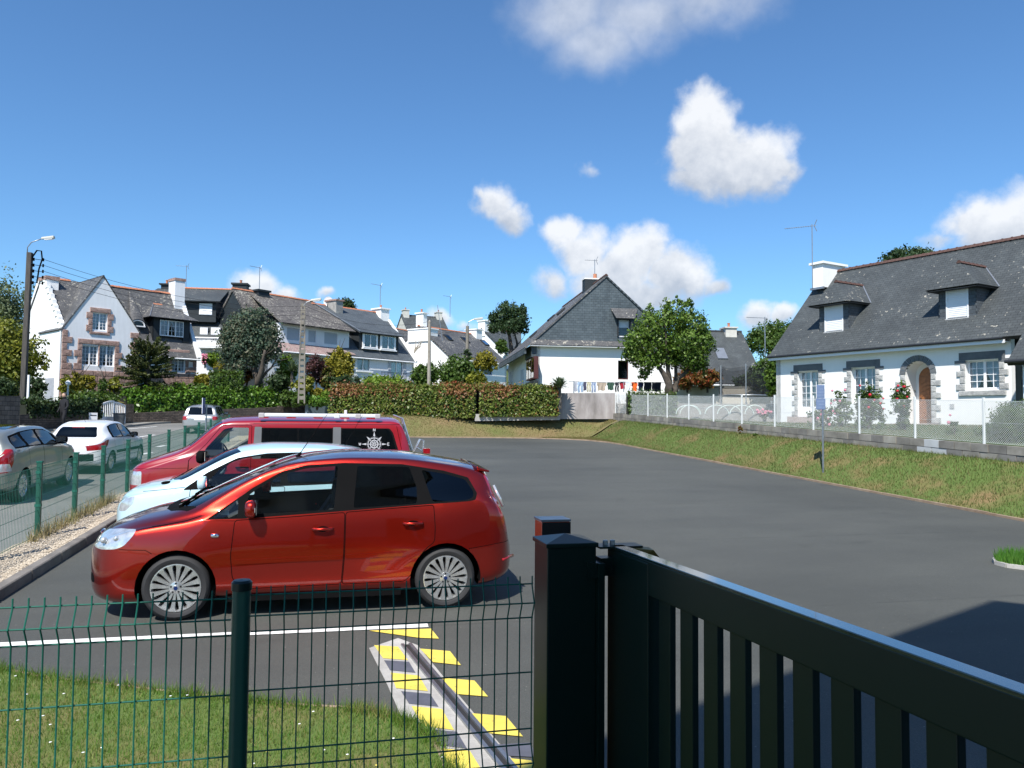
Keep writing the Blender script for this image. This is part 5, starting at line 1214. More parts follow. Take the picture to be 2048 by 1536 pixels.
class House:
    """local frame: origin at the left end of the front wall, x along it, y into the house, z world height"""
    def __init__(s, name, a, b, label, cat='house'):
        s.A = Vector(hx(*a)); s.B = Vector(hx(*b)); d = s.B-s.A; s.w = d.length; s.rz = math.atan2(d.y, d.x); s.u = d.normalized(); s.n = Vector((-s.u.y, s.u.x))
        s.root = empty(name, (s.A.x, s.A.y, 0), s.rz, label, cat)
    def hit(s, x, y, c=0., n=None):
        r = ray(x, y); o = Vector((0, 0)); nn = s.n if n is None else n; base = s.A+nn*c
        t = (base-o).dot(nn)/Vector((r.x, r.y)).dot(nn); p = Vector((r.x, r.y))*t
        return (p-s.A).dot(s.u), (p-s.A).dot(s.n), CZ+r.z*t
    def on(s, x, y, c=0.): q = s.hit(x, y, c); return q[0], q[2]                 # on plane local y = c
    def sd(s, x, y, c=0.):                                                       # on plane local x = c
        q = s.hit(x, y, c, s.u); return q[1], q[2]
def wall(root, name, m_, o, u, outline, holes=(), depth=.28, thick=None, n=None):
    """vertical wall: o origin (x,y), u unit dir, outline [(s,z)], holes [(s0,s1,z0,z1)] with reveals going in by depth"""
    o = Vector(o); u = Vector(u); n = Vector(n) if n else Vector((-u.y, u.x)); P = lambda s_, z, d=0.: (o.x+u.x*s_+n.x*d, o.y+u.y*s_+n.y*d, z)
    loops = [[Vector((s_, z, 0)) for s_, z in outline]]
    hl = []
    for h in holes:
        if len(h) == 4: s0, s1, z0, z1 = h; hl.append([(s0, z0), (s0, z1), (s1, z1), (s1, z0)])
        else: hl.append(list(h[0]))
    loops += [[Vector((a, b, 0)) for a, b in h] for h in hl]
    tri = tessellate_polygon(loops); fl = [v for l in loops for v in l]; m = MB()
    m.add([P(v.x, v.y) for v in fl], [tuple(t) for t in tri])
    for h in hl:
        k = len(h); m.add([P(a, b) for a, b in h]+[P(a, b, depth) for a, b in h], [(i, (i+1) % k, k+(i+1) % k, k+i) for i in range(k)])
    k = len(outline); th = thick or .25
    m.add([P(a, b) for a, b in outline]+[P(a, b, th) for a, b in outline], [(i, (i+1) % k, k+(i+1) % k, k+i) for i in range(k)])
    return m.build(name, m_, root, fixn=False)
def slab(root, name, m_, pts, th=.14, uvo=(0, 0)):
    """roof plane: pts eave-left, eave-right, ..., top; uv in metres along/up the slope"""
    P = [Vector(p) for p in pts]; u = (P[1]-P[0]).normalized(); n = (P[1]-P[0]).cross(P[-1]-P[0]).normalized(); v = n.cross(u)
    if n.z < 0: n = -n
    uv = [((p-P[0]).dot(u)+uvo[0], (p-P[0]).dot(v)+uvo[1]) for p in P]; k = len(P)
    m = MB(); Q = [p-n*th for p in P]; m.add(P+Q, [tuple(range(k)), tuple(range(2*k-1, k-1, -1))]+[(i, k+i, k+(i+1) % k, (i+1) % k) for i in range(k)], 0, uv+uv)
    return m.build(name, m_, root)
def ridge(root, a, b, m_, ln=.42, r=.11, n=None, name='ridge_tile'):
    a = Vector(a); b = Vector(b); L_ = (b-a).length; n = n or max(1, round(L_/ln)); d = (b-a)/n; me = None
    for i in range(n):
        if me is None:
            m = MB(); prof = [(-r*1.15, -r*.75), (-r*.8, -.01), (-r*.35, r*.42), (r*.35, r*.42), (r*.8, -.01), (r*1.15, -r*.75)]; dd = d.length
            vs = [(x*k, y*k+o_, t) for t, k, o_ in ((0, 1.12, .012), (dd*.16, 1.12, .012), (dd*.17, 1., 0), (dd, .96, 0)) for x, y in prof]
            fs = [(j*6+i_, j*6+i_+1, (j+1)*6+i_+1, (j+1)*6+i_) for j in range(3) for i_ in range(5)]
            m.add(vs, fs+[(0, 1, 2, 3, 4, 5)]); o = m.build(name, m_, root, fixn=False); me = o
        else: o = me.copy(); COL.objects.link(o); o.parent = root
        z = d.normalized(); x = z.cross(Vector((0, 0, 1))).normalized(); y = x.cross(z)
        y = -(z.cross(x)) if y.z < 0 else y
        mt = Matrix((x, y, z)).transposed().to_4x4(); mt.translation = a+d*i; o.matrix_local = mt
def window(root, x0, x1, z0, z1, y=.16, leaves=2, cols=0, rows=0, fm=None, name='window', curtain=True, fr=.055, shutter=0., panes=False, room=True, sm=None, u=None, o=None, back=.5, door=0.):
    """a window set at local depth y; with u,o given it sits in the plane through o along u"""
    fm = fm or FRAMEW
    h = empty('tmp'); bpy.data.objects.remove(h)
    m = MB(); yf = y; g = []
    if shutter:                                     # roller shutter closed over the upper part
        zs = z1-(z1-z0)*shutter; s_ = MB(); n = max(2, int((z1-zs)/.06))
        for k in range(n):
            a = zs+(z1-zs)*k/n; b = zs+(z1-zs)*(k+1)/n; s_.hexa([(x0+.02, yf-.035, a), (x1-.02, yf-.035, a), (x1-.02, yf, a), (x0+.02, yf, a), (x0+.02, yf-.022, b), (x1-.02, yf-.022, b), (x1-.02, yf, b), (x0+.02, yf, b)])
    m.box(x0, x0+fr, yf, yf+.06, z0, z1); m.box(x1-fr, x1, yf, yf+.06, z0, z1); m.box(x0+fr, x1-fr, yf, yf+.06, z1-fr, z1); m.box(x0+fr, x1-fr, yf, yf+.06, z0, z0+fr*1.3)
    zb = z0+fr*1.3
    if door: m.box(x0+fr, x1-fr, yf+.012, yf+.05, zb, zb+door); zb += door
    lw = (x1-x0-2*fr)/leaves
    for k in range(leaves):
        a = x0+fr+lw*k; b = a+lw
        if leaves > 1:
            if k > 0: m.box(a-.005, a+.045, yf-.008, yf+.05, zb, z1-fr)
            if k < leaves-1: m.box(b-.045, b-.0051, yf-.007, yf+.05, zb, z1-fr)
        aa = a+(.045 if k > 0 else 0); bb = b-(.045 if k < leaves-1 else 0); c_ = max(1, cols); r_ = max(1, rows)
        for i in range(1, c_): x = aa+(bb-aa)*i/c_; m.box(x-.011, x+.011, yf+.004, yf+.045, zb, z1-fr)
        for j in range(1, r_): z = zb+(z1-fr-zb)*j/r_; m.box(aa, bb, yf+.003, yf+.044, z-.011, z+.011)
        if panes:
            for i in range(c_):
                for j in range(r_):
                    g.append((aa+(bb-aa)*i/c_+.012, aa+(bb-aa)*(i+1)/c_-.012, zb+(z1-fr-zb)*j/r_+.012, zb+(z1-fr-zb)*(j+1)/r_-.012))
        else: g.append((aa, bb, zb, z1-fr))
    fo = m.build(name, fm, root)
    for a, b, c_, d_ in g:
        q = MB(); q.box(a, b, yf+.024, yf+.030, c_, d_); q.build('pane', WG, fo)
    if shutter: s_.build('roller_shutter', sm or SHUTW, fo)
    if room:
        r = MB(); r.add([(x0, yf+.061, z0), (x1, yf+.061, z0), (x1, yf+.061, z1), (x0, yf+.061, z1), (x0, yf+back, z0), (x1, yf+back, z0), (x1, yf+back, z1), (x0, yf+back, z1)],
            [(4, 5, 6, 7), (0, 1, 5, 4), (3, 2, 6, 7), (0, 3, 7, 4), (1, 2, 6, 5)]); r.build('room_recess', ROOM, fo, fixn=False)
    if curtain:
        for k in range(2):
            cm = MB(); n = 10; w_ = (x1-x0)*.48; xs = [(x0+fr+w_*i/n) if k == 0 else (x1-fr-w_*i/n) for i in range(n+1)]; vs = []
            for j, z in enumerate((z1-.03, z0+(z1-z0)*.45, z0+.05)):
                kk = (1., .78, .45)[j]
                for i, x in enumerate(xs):
                    e = xs[0]; vs.append((e+(x-e)*kk, yf+.085+.02*math.sin(i*2.4), z))
            cm.add(vs, [(j*(n+1)+i, j*(n+1)+i+1, (j+1)*(n+1)+i+1, (j+1)*(n+1)+i) for j in range(2) for i in range(n)]); cm.build('curtain', CURT, fo, fixn=False)
    if u is not None:
        a = math.atan2(u[1], u[0]); fo.location = (o[0], o[1], 0); fo.rotation_euler = (0, 0, a)
    return fo
def stone(root, x0, x1, z0, z1, d, m_, r, y0=-.0, name='stone', depth=.12):
    """rough-faced block standing proud of the wall by d"""
    j = lambda k: r.uniform(-k, k); b = .018; m = MB(); g = .008; x0 += g; x1 -= g; z0 += g; z1 -= g
    m.hexa([(x0, y0-.0, z0), (x1, y0-.0, z0), (x1, y0+depth, z0), (x0, y0+depth, z0), (x0, y0, z1), (x1, y0, z1), (x1, y0+depth, z1), (x0, y0+depth, z1)])
    f = [(x0, y0, z0), (x1, y0, z0), (x1, y0, z1), (x0, y0, z1)]
    n_ = [(x0+b+abs(j(.012)), y0-d*.8-abs(j(.01)), z0+b), (x1-b-abs(j(.012)), y0-d*.8-abs(j(.01)), z0+b), (x1-b, y0-d*.8-abs(j(.012)), z1-b), (x0+b, y0-d*.8-abs(j(.012)), z1-b), ((x0+x1)/2+j(.03), y0-d-abs(j(.02)), (z0+z1)/2+j(.02))]
    m.add(f+n_, [(0, 1, 5, 4), (1, 2, 6, 5), (2, 3, 7, 6), (3, 0, 4, 7), (4, 5, 8), (5, 6, 8), (6, 7, 8), (7, 4, 8)])
    return m.build(name, m_, root)
def quoins(root, x, z0, z1, side_, r, m_, wa=.20, wb=.34, h=.24, d=.02, y0=-.02):
    """alternating long and short stones beside an opening; side_ -1 to the left of x"""
    n = max(1, round((z1-z0)/h)); hh = (z1-z0)/n
    for i in range(n):
        w = wb if i % 2 == 0 else wa; w += r.uniform(-.015, .015)
        a, b = (x-w, x) if side_ < 0 else (x, x+w); stone(root, a, b, z0+hh*i, z0+hh*(i+1), d, m_, r, y0)
def chimney(root, x0, x1, y0, y1, z0, z1, m_, cap=None, pots=0, cw=.07, capm=None, name='chimney'):
    m = MB(); m.box(x0, x1, y0, y1, z0, z1); o = m.build(name, m_, root)
    c = MB(); c.box(x0-cw, x1+cw, y0-cw, y1+cw, z1, z1+(cap or .12)); c.build('chimney_cap', capm or m_, o)
    for k in range(pots):
        p = MB(); xx = x0+(x1-x0)*(k+.5)/pots; p.lathe([(.11, z1+.1), (.10, z1+.42), (.13, z1+.44), (.13, z1+.5), (.001, z1+.5)], 10, 'z', (xx, (y0+y1)/2, 0)); p.build('chimney_pot', RTILE, o, smooth=40)
    return o
def aerial(loc, h, label, rz=0., L_=1.1, n=9, sx=1.):
    root = empty('television_aerial', loc, rz, label, 'aerial'); m = MB(); m.tube([(0, 0, 0), (0, 0, h)], .022*sx, 6); m.build('mast', ZINC, root)
    m = MB(); m.tube([(-L_, 0, h-.08), (.2, 0, h-.08)], .012*sx, 5)
    for k in range(n): x = -L_+L_*k/(n-1)*.95; m.tube([(x, -.12, h-.08), (x, .12, h-.08)], .007*sx, 4)
    for s_ in (-1, 1): m.tube([(.1, 0, h-.08), (.22, 0, h-.08+s_*.28)], .014*sx, 4)
    m.build('antenna_head', ZINC, root); return root
def dish(loc, r, rz, label):
    root = empty('satellite_dish', loc, rz, label, 'satellite dish'); m = MB(); pr = [(r*k/6, .18*r*(k/6)**2) for k in range(7)]
    m.lathe(pr, 20, 'y'); o = m.build('reflector', WHITEP, root, smooth='all'); m = MB(); m.tube([(0, 0, -r), (0, -.5*r, -.1*r)], .02, 5); m.box(-.04, .04, -.55*r, -.42*r, -.12*r, 0); m.build('receiver_arm', DARKM, root)
    m = MB(); m.tube([(0, .05, 0), (0, .2, -r*.6), (0, .2, -r*2.2)], .025, 5); m.build('mount', DARKM, root)
# --- the white house on the right: granite surrounds, slate roof, two hooded dormers
def right_house():
    H = House('house', (1553, 36), (2016, 27.3), 'white house with grey granite surrounds and big slate roof, right side of the photo'); R_ = H.root; r = random.Random(11)
    ze = H.on(1553, 716)[1]; zr_ = ze+4.05; zb = 1.6; Wd = 7.2; hf = Wd/2; ov = .36; wN = H.w+.15
    zr_ = H.on(1645, 548, hf)[1]
    W1 = (*[H.on(x, 780)[0] for x in (1596, 1637)], H.on(1600, 832)[1], H.on(1618, 742)[1]); W2 = (*[H.on(x, 780)[0] for x in (1703, 1751)], H.on(1725, 806)[1], H.on(1725, 735)[1])
    DA = [H.on(x, 790)[0] for x in (1811, 1862)]; W4 = (*[H.on(x, 750)[0] for x in (1931, 1998)], H.on(1960, 779)[1], H.on(1960, 720)[1])
    cx = sum(DA)/2; hw = (DA[1]-DA[0])/2; zd0 = 1.98; za = H.on(1836, 722)[1]
    arch = [(cx-hw, zd0), (cx-hw, za-hw)]+[(cx-hw*math.cos(math.pi*k/12), za-hw+hw*math.sin(math.pi*k/12)) for k in range(1, 12)]+[(cx+hw, za-hw), (cx+hw, zd0)]
    wall(R_, 'front_wall', WHITE, (0, 0), (1, 0), [(0, zb), (wN, zb), (wN, ze+.12), (0, ze+.12)], [W1, W2, (arch,), W4], .30)
    # porch recess behind the arch, with the arched door
    m = MB(); k = len(arch); m.add([(a, .30, b) for a, b in arch]+[(a, .72, b) for a, b in arch], [(i, i+1, k+i+1, k+i) for i in range(k-1)]+[tuple(range(k, 2*k))]); m.build('porch_recess', WHITE, R_, fixn=False)
    dw = .45; dz = za-.20; cd = cx+.10
    dp = [(cd-dw, zd0), (cd-dw, dz-dw)]+[(cd-dw*math.cos(math.pi*q/10), dz-dw+dw*math.sin(math.pi*q/10)) for q in range(1, 10)]+[(cd+dw, dz-dw), (cd+dw, zd0)]
    m = MB(); k = len(dp); m.add([(a, .64, b) for a, b in dp]+[(a, .71, b) for a, b in dp], [tuple(range(k))]+[(i, (i+1) % k, k+(i+1) % k, k+i) for i in range(k)]); dr = m.build('front_door', WOOD, R_)
    m = MB()
    for q in range(12):                              # slanting boards
        z = zd0+.1+q*.17; 
        if z+.35 < dz-.1: m.bar((cd-.38, 0.632, z), (cd-.01, 0.632, z+.16), .012, .125); m.bar((cd+.01, 0.632, z+.16), (cd+.38, 0.632, z), .012, .125)
    m.build('door_boards', WOOD, dr); m = MB(); m.ball((cd-.36, .60, zd0+1.0), .03, 5); m.build('door_handle', DARKM, dr)
    # other walls
    for nm, o_, u_, ol in (('gable_wall', (0.001, Wd), (0, -1), [(0, zb), (Wd, zb), (Wd, ze), (hf, zr_-.15), (0, ze)]), ('rear_wall', (wN, Wd), (-1, 0), [(0, zb), (wN, zb), (wN, ze), (0, ze)])):
        wall(R_, nm, WHITE, o_, u_, ol)
    # roof
    s = (zr_-ze-.08)/(hf+ov); lx = -.12; rx = wN+6; zf = lambda y: ze+.08+s*(y+ov)
    slab(R_, 'roof', SL1, [(lx, -ov, zf(-ov)), (rx, -ov, zf(-ov)), (rx, hf, zf(hf)), (lx, hf, zf(hf))], .16)
    slab(R_, 'roof', SL1, [(rx, Wd+ov, zf(-ov)), (lx, Wd+ov, zf(-ov)), (lx, hf, zf(hf)), (rx, hf, zf(hf))], .16)
    ridge(R_, (lx, hf, zf(hf)+.03), (wN+4.5, hf, zf(hf)+.03), RTILE2, .36)
    m = MB(); m.box(-.1, wN-.05, -ov+.0, -.0, ze-.10, ze-.07); m.build('soffit', FRAMEW, R_)
    m = MB(); m.box(-.12, wN-.02, -ov-.02, -ov+.01, ze-.14, ze-.02); m.build('fascia', FRAMEW, R_)
    m = MB(); m.tube([(-.14, -ov-.07, ze+.02), (wN-.05, -ov-.07, ze+.03)], .05, 8); m.build('gutter', DARKM, R_, smooth=50)
    # windows, lintels, stones
    for k, (a, b, z0, z1) in enumerate((W1, W2, W4)):
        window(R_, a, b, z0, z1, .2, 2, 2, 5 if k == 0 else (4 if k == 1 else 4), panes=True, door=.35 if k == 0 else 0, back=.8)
        l = MB(); l.box(a-.22, b+.22, -.03, .08, z1+.02, z1+.30); l.build('lintel', LINT, R_)
        l = MB(); l.box(a-.38, a-.0, -.032, .08, z1-.10, z1+.015); l.build('lintel_shoulder', LINT, R_); l = MB(); l.box(b, b+.38, -.032, .08, z1-.10, z1+.015); l.build('lintel_shoulder', LINT, R_)
        zz = z0 if k == 0 else z0-.02
        quoins(R_, a, zz, z1-.11, -1, r, GRAN); quoins(R_, b, zz, z1-.11, 1, r, GRAN)
        if k == 2: stone(R_, a-.25, b+.25, z0-.24, z0-.03, .05, GRAN, r, -.02, 'sill_stone')
    zs = za-hw
    quoins(R_, cx-hw, zd0, zs+.0, -1, r, GRAN, .22, .40); quoins(R_, cx+hw, zd0, zs+.0, 1, r, GRAN, .22, .40)
    for q in range(11):
        a0 = math.pi*q/11+.02; a1 = math.pi*(q+1)/11-.02; P_ = []
        for rr, aa in ((hw, a0), (hw, a1), (hw+.23, a1), (hw+.23, a0)): P_.append((cx-rr*math.cos(aa), zs+rr*math.sin(aa)))
        m = MB(); m.hexa([(x, .1, z) for x, z in P_]+[(x, -.035, z) for x, z in P_]); m.build('arch_stone', LINT, R_)
    m = MB(); m.box(cx-hw-.3, cx+hw+.3, -.6, -.001, 1.7, 1.97); m.build('doorstep', mat('pink_step', (.42, .33, .30), .9), R_); m = MB(); m.box(-.0+W1[0]-.2, W1[1]+.2, -.5, -.0012, 1.75, W1[2]-.03); m.build('doorstep', mat('pink_step', (.42, .33, .30), .9), R_)
    m = MB(); m.box(-.0, wN, -1.0, -.61, 1.6, 1.90); m.build('terrace_edge', mat('terrace_pink', (.50, .42, .38), .9), R_)
    # dormers with closed white shutters and hipped hoods
    for (xa, xb, yb_, yt, hood) in ((1650, 1687, 667, 607, (1628, 1737, 612, 575, 1676, 1722)), (1893, 1938, 641, 575, (1865, 1989, 581, 536, 1917, 1964))):
        c = .55
        x0, z0 = H.on(xa, yb_, c); x1, _ = H.on(xb, yb_, c); _, z1 = H.on((xa+xb)/2, yt+2, c)
        zc = zf(c); z0 = max(z0, zc-.05); fw = .26; y_back = lambda z: (z-ze-.08)/s-ov
        dn = empty('dormer', (0, 0, 0)); dn.parent = R_
        for a, b in ((x0-fw, x0), (x1, x1+fw)):
            m = MB(); m.add([(a, c, z0-.3), (b, c, z0-.3), (b, c, z1+.1), (a, c, z1+.1), (a, c+.06, z0-.3), (b, c+.06, z0-.3), (b, c+.06, z1+.1), (a, c+.06, z1+.1)], [(0, 1, 2, 3), (4, 7, 6, 5), (0, 4, 5, 1), (3, 2, 6, 7), (0, 3, 7, 4), (1, 5, 6, 2)], 0, [(0, 0), (fw, 0), (fw, 1.5), (0, 1.5)]*2); m.build('cladding', SL3, dn)
        for xx in (x0-fw, x1+fw):                   # cheeks
            yb2 = y_back(z1+.1); m = MB(); P_ = [(xx, c, z0-.3), (xx, c, z1+.1), (xx, yb2, z1+.1), (xx, c+.0, zc)]
            m.add([(xx-.03, c+.001, zc-.25), (xx-.03, c+.001, z1+.1), (xx-.03, yb2, z1+.1), (xx+.03, c+.001, zc-.25), (xx+.03, c+.001, z1+.1), (xx+.03, yb2, z1+.1)], [(0, 1, 2), (5, 4, 3), (0, 3, 4, 1), (1, 4, 5, 2), (2, 5, 3, 0)], 0, [(0, 0), (0, 2), (2, 2), (0, 0), (0, 2), (2, 2)]); m.build('cheek', SL3, dn)
        m = MB(); m.box(x0, x0+.05, c-.03, c+.05, z0, z1); m.box(x1-.05, x1, c-.03, c+.05, z0, z1); m.box(x0, x1, c-.031, c+.05, z1-.05, z1); m.box(x0-.03, x1+.03, c-.06, c+.05, z0-.05, z0); m.build('window', FRAMEW, dn)
        m = MB(); n = 16
        for q in range(n): a = z0+(z1-.05-z0)*q/n; b = z0+(z1-.05-z0)*(q+1)/n; m.hexa([(x0+.05, c-.012, a), (x1-.05, c-.012, a), (x1-.05, c+.02, a), (x0+.05, c+.02, a), (x0+.05, c-.0, b), (x1-.05, c-.0, b), (x1-.05, c+.02, b), (x0+.05, c+.02, b)])
        m.build('roller_shutter', SHUTW, dn)
        # hood: hip roof, eave z at z1+.08
        e = z1+.02; ex0 = x0-fw-.32; ex1 = x1+fw+.32; ey = c-.42; xm = (x0+x1)/2; rh = e+1.02; by = y_back(rh)-.0; be_ = y_back(e); ry = ey+.62
        slab(dn, 'hood_roof', SL1, [(ex0, ey, e), (ex1, ey, e), (xm, ry, rh)], .05)
        slab(dn, 'hood_roof', SL1, [(ex1, ey, e), (ex1, be_, e), (xm, by, rh), (xm, ry, rh)], .05); slab(dn, 'hood_roof', SL1, [(ex0, be_, e), (ex0, ey, e), (xm, ry, rh), (xm, by, rh)], .05)
        m = MB(); m.box(ex0+.03, ex1-.03, ey+.03, be_, e-.07, e-.055); m.build('hood_soffit', SL3, dn)
        ridge(dn, (xm, ry-.05, rh+.02), (xm, by, rh+.02), RTILE2, .3, .085)
        m = MB(); m.bar((ex1, be_, e+.02), (xm, by, rh+.03), .05, .03); m.build('valley_flashing', ZINC, dn)
    # chimney on the left gable
    y0, z0 = H.sd(1622, 527, -.1); ca, cb = 3.3, 5.6
    yc0 = hf-1.15; xc0 = H.on(1624, 550, yc0)[0]; chimney(R_, xc0, xc0+.62, yc0, hf+.5, H.on(1624, 577, yc0)[1], H.on(1624, 531, yc0)[1], WHITE, .11, 0, .10)
    m = MB(); m.box(xc0-.05, xc0+.7, yc0-.1, yc0, H.on(1624, 577, yc0)[1]-.1, H.on(1624, 577, yc0)[1]); m.build('flashing', ZINC, R_)
    # lower wing on the right
    wx = H.on(2013, 728, -2.75)[0]+.05; s2 = 1.0; zw = H.on(2013, 725, -2.75)[1]+.1
    P_ = (wx, -1.0)
    wall(R_, 'wing_wall', WHITE, (wx+.35, -2.2), (1, 0), [(0, zb), (7, zb), (7, zw+.2), (0, zw+.2)])
    wall(R_, 'wing_wall', WHITE, (wx+.35, 0), (0, -1), [(0, zb), (2.2, zb), (2.2, zw+.2), (0, zw+2.2)], n=(1, 0))
    slab(R_, 'wing_roof', SL1, [(wx-.05, -2.75, zw-.1), (wx+8, -2.75, zw-.1), (wx+8, .8, zw+3.4), (wx-.05, .8, zw+3.4)], .14)
    m = MB(); m.tube([(wx+.25, -2.28, zw+.05), (wx+.25, -2.28, 1.8)], .05, 8); m.build('downpipe', FRAMEW, R_, smooth=50)
    m = MB(); m.tube([(wx-.05, -2.85, zw-.08), (wx+7, -2.85, zw-.08)], .055, 8); m.build('gutter', DARKM, R_, smooth=50)
    m = MB(); vx, vz = H.on(1900, 812); m.box(vx, vx+.16, -.02, .0, vz-.1, vz+.08); m.build('vent_grille', mat('vent_grey', (.45, .45, .45), .6), R_)
    c0 = R_.matrix_basis @ Vector((xc0+.12, yc0-.12, H.on(1624, 577, yc0)[1]))
    aerial(tuple(c0), H.sd(1630, 452, .1)[1]-c0.z, 'tall television aerial fixed to the white chimney of the right house', H.rz+.55, 1.25, 12, 1.1)
    return H
RH = right_house()
# --- centre house: slate-hung gable over a white wall, seen end on
def centre_house():
    H = House('house', (1072, 50), (1348, 51.2), 'white house with a slate-clad gable end standing behind the washing line'); R_ = H.root; W_ = H.w
    zb = 1.6; ze = H.on(1072, 690)[1]; za = H.on(1211, 552)[1]; ln = 14.5; xm = H.on(1211, 552)[0]
    w1 = (H.on(1236, 740)[0], H.on(1257, 740)[0], H.on(1245, 759)[1], H.on(1245, 721)[1])
    wall(R_, 'gable_wall', WHITE, (0, 0), (1, 0), [(0, zb), (W_, zb), (W_, ze), (0, ze)], [w1], .2)
    window(R_, *w1, .1, 1, 0, 0, BROWNF, curtain=False)
    # slate gable, a little proud and flared out at its foot
    d0 = (H.on(1236, 660)[0], H.on(1258, 660)[0], H.on(1245, 674)[1], H.on(1245, 640)[1])
    m = MB(); g = [(-.35, ze+.22), (W_+.35, ze+.22), (xm, za)]
    ol = [(-.35, ze+.25), (W_+.35, ze+.25), (xm, za-.08)]
    loops = [[Vector((a, b, 0)) for a, b in ol], [Vector((a, b, 0)) for a, b in ((d0[0], d0[2]), (d0[0], d0[3]), (d0[1], d0[3]), (d0[1], d0[2]))]]
    fl = [v for l in loops for v in l]; m.add([(v.x, -.12, v.y) for v in fl], [tuple(t) for t in tessellate_polygon(loops)], 0, [(v.x, v.y) for v in fl])
    k4 = [(d0[0], d0[2]), (d0[0], d0[3]), (d0[1], d0[3]), (d0[1], d0[2])]
    m.add([(a, -.12, b) for a, b in k4]+[(a, .3, b) for a, b in k4], [(i, (i+1) % 4, 4+(i+1) % 4, 4+i) for i in range(4)]); m.build('slate_cladding', SLC, R_, fixn=False)
    slab(R_, 'flared_skirt', SL4, [(-.5, -.5, ze-.02), (W_+.5, -.5, ze-.02), (W_+.35, -.11, ze+.36), (-.35, -.11, ze+.36)], .06)
    m = MB(); m.box(-.45, W_+.45, -.46, -.0, ze-.10, ze-.03); m.build('soffit', FRAMEW, R_)
    window(R_, d0[0], d0[1], d0[2], d0[3], .05, 1, 0, 0, FRAMEW, curtain=False, shutter=.45)
    m = MB(); hx0, hx1 = d0[0]-.25, d0[1]+.25; slab(R_, 'window_hood', SL4, [(hx0, -.55, d0[3]+.05), (hx1, -.55, d0[3]+.05), (hx1+.3, -.13, d0[3]+.75), (hx0-.3, -.13, d0[3]+.75)], .05)
    m = MB(); m.box(d0[1]+.02, d0[1]+.12, -.4, -.12, d0[2], d0[3]); m.build('window_cheek', SL3, R_); m = MB(); m.box(d0[0]-.1, d0[0]-.0, -.2, -.12, d0[2], d0[3]); m.build('window_cheek', SL3, R_)
    # roof planes
    sl = (za-ze-.22)/(xm+.35); ovl = .55; L0 = (-.35-ovl*.8, ze+.22-ovl*.8*sl)
    slab(R_, 'roof', SL4, [(L0[0], ln, L0[1]), (L0[0], -.2, L0[1]), (xm, -.2, za+.03), (xm, ln, za+.03)], .1)
    sr = (za-ze-.22)/(W_+.35-xm); slab(R_, 'roof', SLC, [(W_+.7, -.2, ze+.22-.35*sr), (W_+.7, ln, ze+.22-.35*sr), (xm, ln, za+.03), (xm, -.2, za+.03)], .1)
    ridge(R_, (xm, -.2, za+.05), (xm, ln, za+.05), RTILE2, .45)
    # left side: low wing under a continued slope, with its slate fascia
    wl = H.sd(1010, 776, -.0)[0]
    wall(R_, 'side_wall', WHITE, (0, ln), (0, -1), [(0, zb), (ln, zb), (ln, ze), (0, ze)], [], n=(1, 0))
    for k, (px, y0_, y1_) in enumerate(((1045, 738, 772), (1022, 742, 772))):
        ya, zt_ = H.sd(px+3, y0_, 0); yb2, _ = H.sd(px-3, y0_, 0); zb_ = H.sd(px, y1_, 0)[1]
        m = MB(); m.box(-.03, -.0, ya, yb2, zb_, zt_); m.build('window_panel', mat('grey_white', (.55, .56, .58), .8), R_)  # plain grey-white panel laid on the wall for a slit window
    ya, z0 = H.sd(1069, 757, -.25); yb2, _ = H.sd(1053, 757, -.25); z1 = H.sd(1060, 717, -.25)[1]
    m = MB(); m.box(-.28, -.0, ya, yb2, z0, z1); bay = m.build('bay_window', BROWNF, R_)
    for q in range(3): m = MB(); t0 = ya+(yb2-ya)*(q+.12)/3; t1 = ya+(yb2-ya)*(q+.88)/3; m.box(-.292, -.281, t0, t1, z0+.1, z1-.1); m.build('pane', WG, bay)
    m = MB(); m.box(-.34, -.0, -.1, yb2+.1, z1+.01, ze-.05); m.add([(-.341, -.1, z1), (-.341, yb2, z1), (-.341, yb2, ze), (-.341, -.1, ze)], [(0, 1, 2, 3)], 0, [(0, 0), (2, 0), (2, 1), (0, 1)]); m.build('bay_slate', SLC, R_)
    m = MB(); m.box(-.3, -.0, ya-.05, yb2+.05, zb, z0-.12); m.build('bay_base', SLC, R_)
    m = MB(); m.add([(L0[0]-.02, -.1, L0[1]-.42), (L0[0]-.02, ln, L0[1]-.42), (L0[0]-.02, ln, L0[1]-.05), (L0[0]-.02, -.1, L0[1]-.05), (L0[0]+.1, -.1, L0[1]-.42), (L0[0]+.1, ln, L0[1]-.42), (L0[0]+.1, ln, L0[1]-.05), (L0[0]+.1, -.1, L0[1]-.05)],
        [(0, 1, 2, 3), (4, 7, 6, 5), (0, 4, 5, 1), (1, 5, 6, 2), (0, 3, 7, 4)], 0, [(0, 0), (ln, 0), (ln, .37), (0, .37)]*2); m.build('slate_fascia', SLC, R_)
    # roof windows on the left slope
    for y_, t in ((3.5, .55), (7.5, .3), (9.5, .62)):
        x = L0[0]+(xm-L0[0])*t; z = L0[1]+(za-L0[1])*t; dx = .45; dz = dx*(za-L0[1])/(xm-L0[0])
        m = MB(); m.hexa([(x, y_, z+.04), (x, y_+.8, z+.04), (x+dx, y_+.8, z+dz+.04), (x+dx, y_, z+dz+.04), (x-.05, y_, z+.16), (x-.05, y_+.8, z+.16), (x+dx-.05, y_+.8, z+dz+.16), (x+dx-.05, y_, z+dz+.16)]); m.build('roof_window', DARKM, R_)
    yc, zc = H.hit(1183, 575, 3.)[1:], H.on(1183, 562, 4)[1]; xc = H.on(1183, 575, 3.5)[0]
    chimney(R_, xc-.55, xc+.55, 3.2, 4.0, zc-2.5, H.on(1183, 560, 3.5)[1], SLC, .08, 0, .04, WHITE)
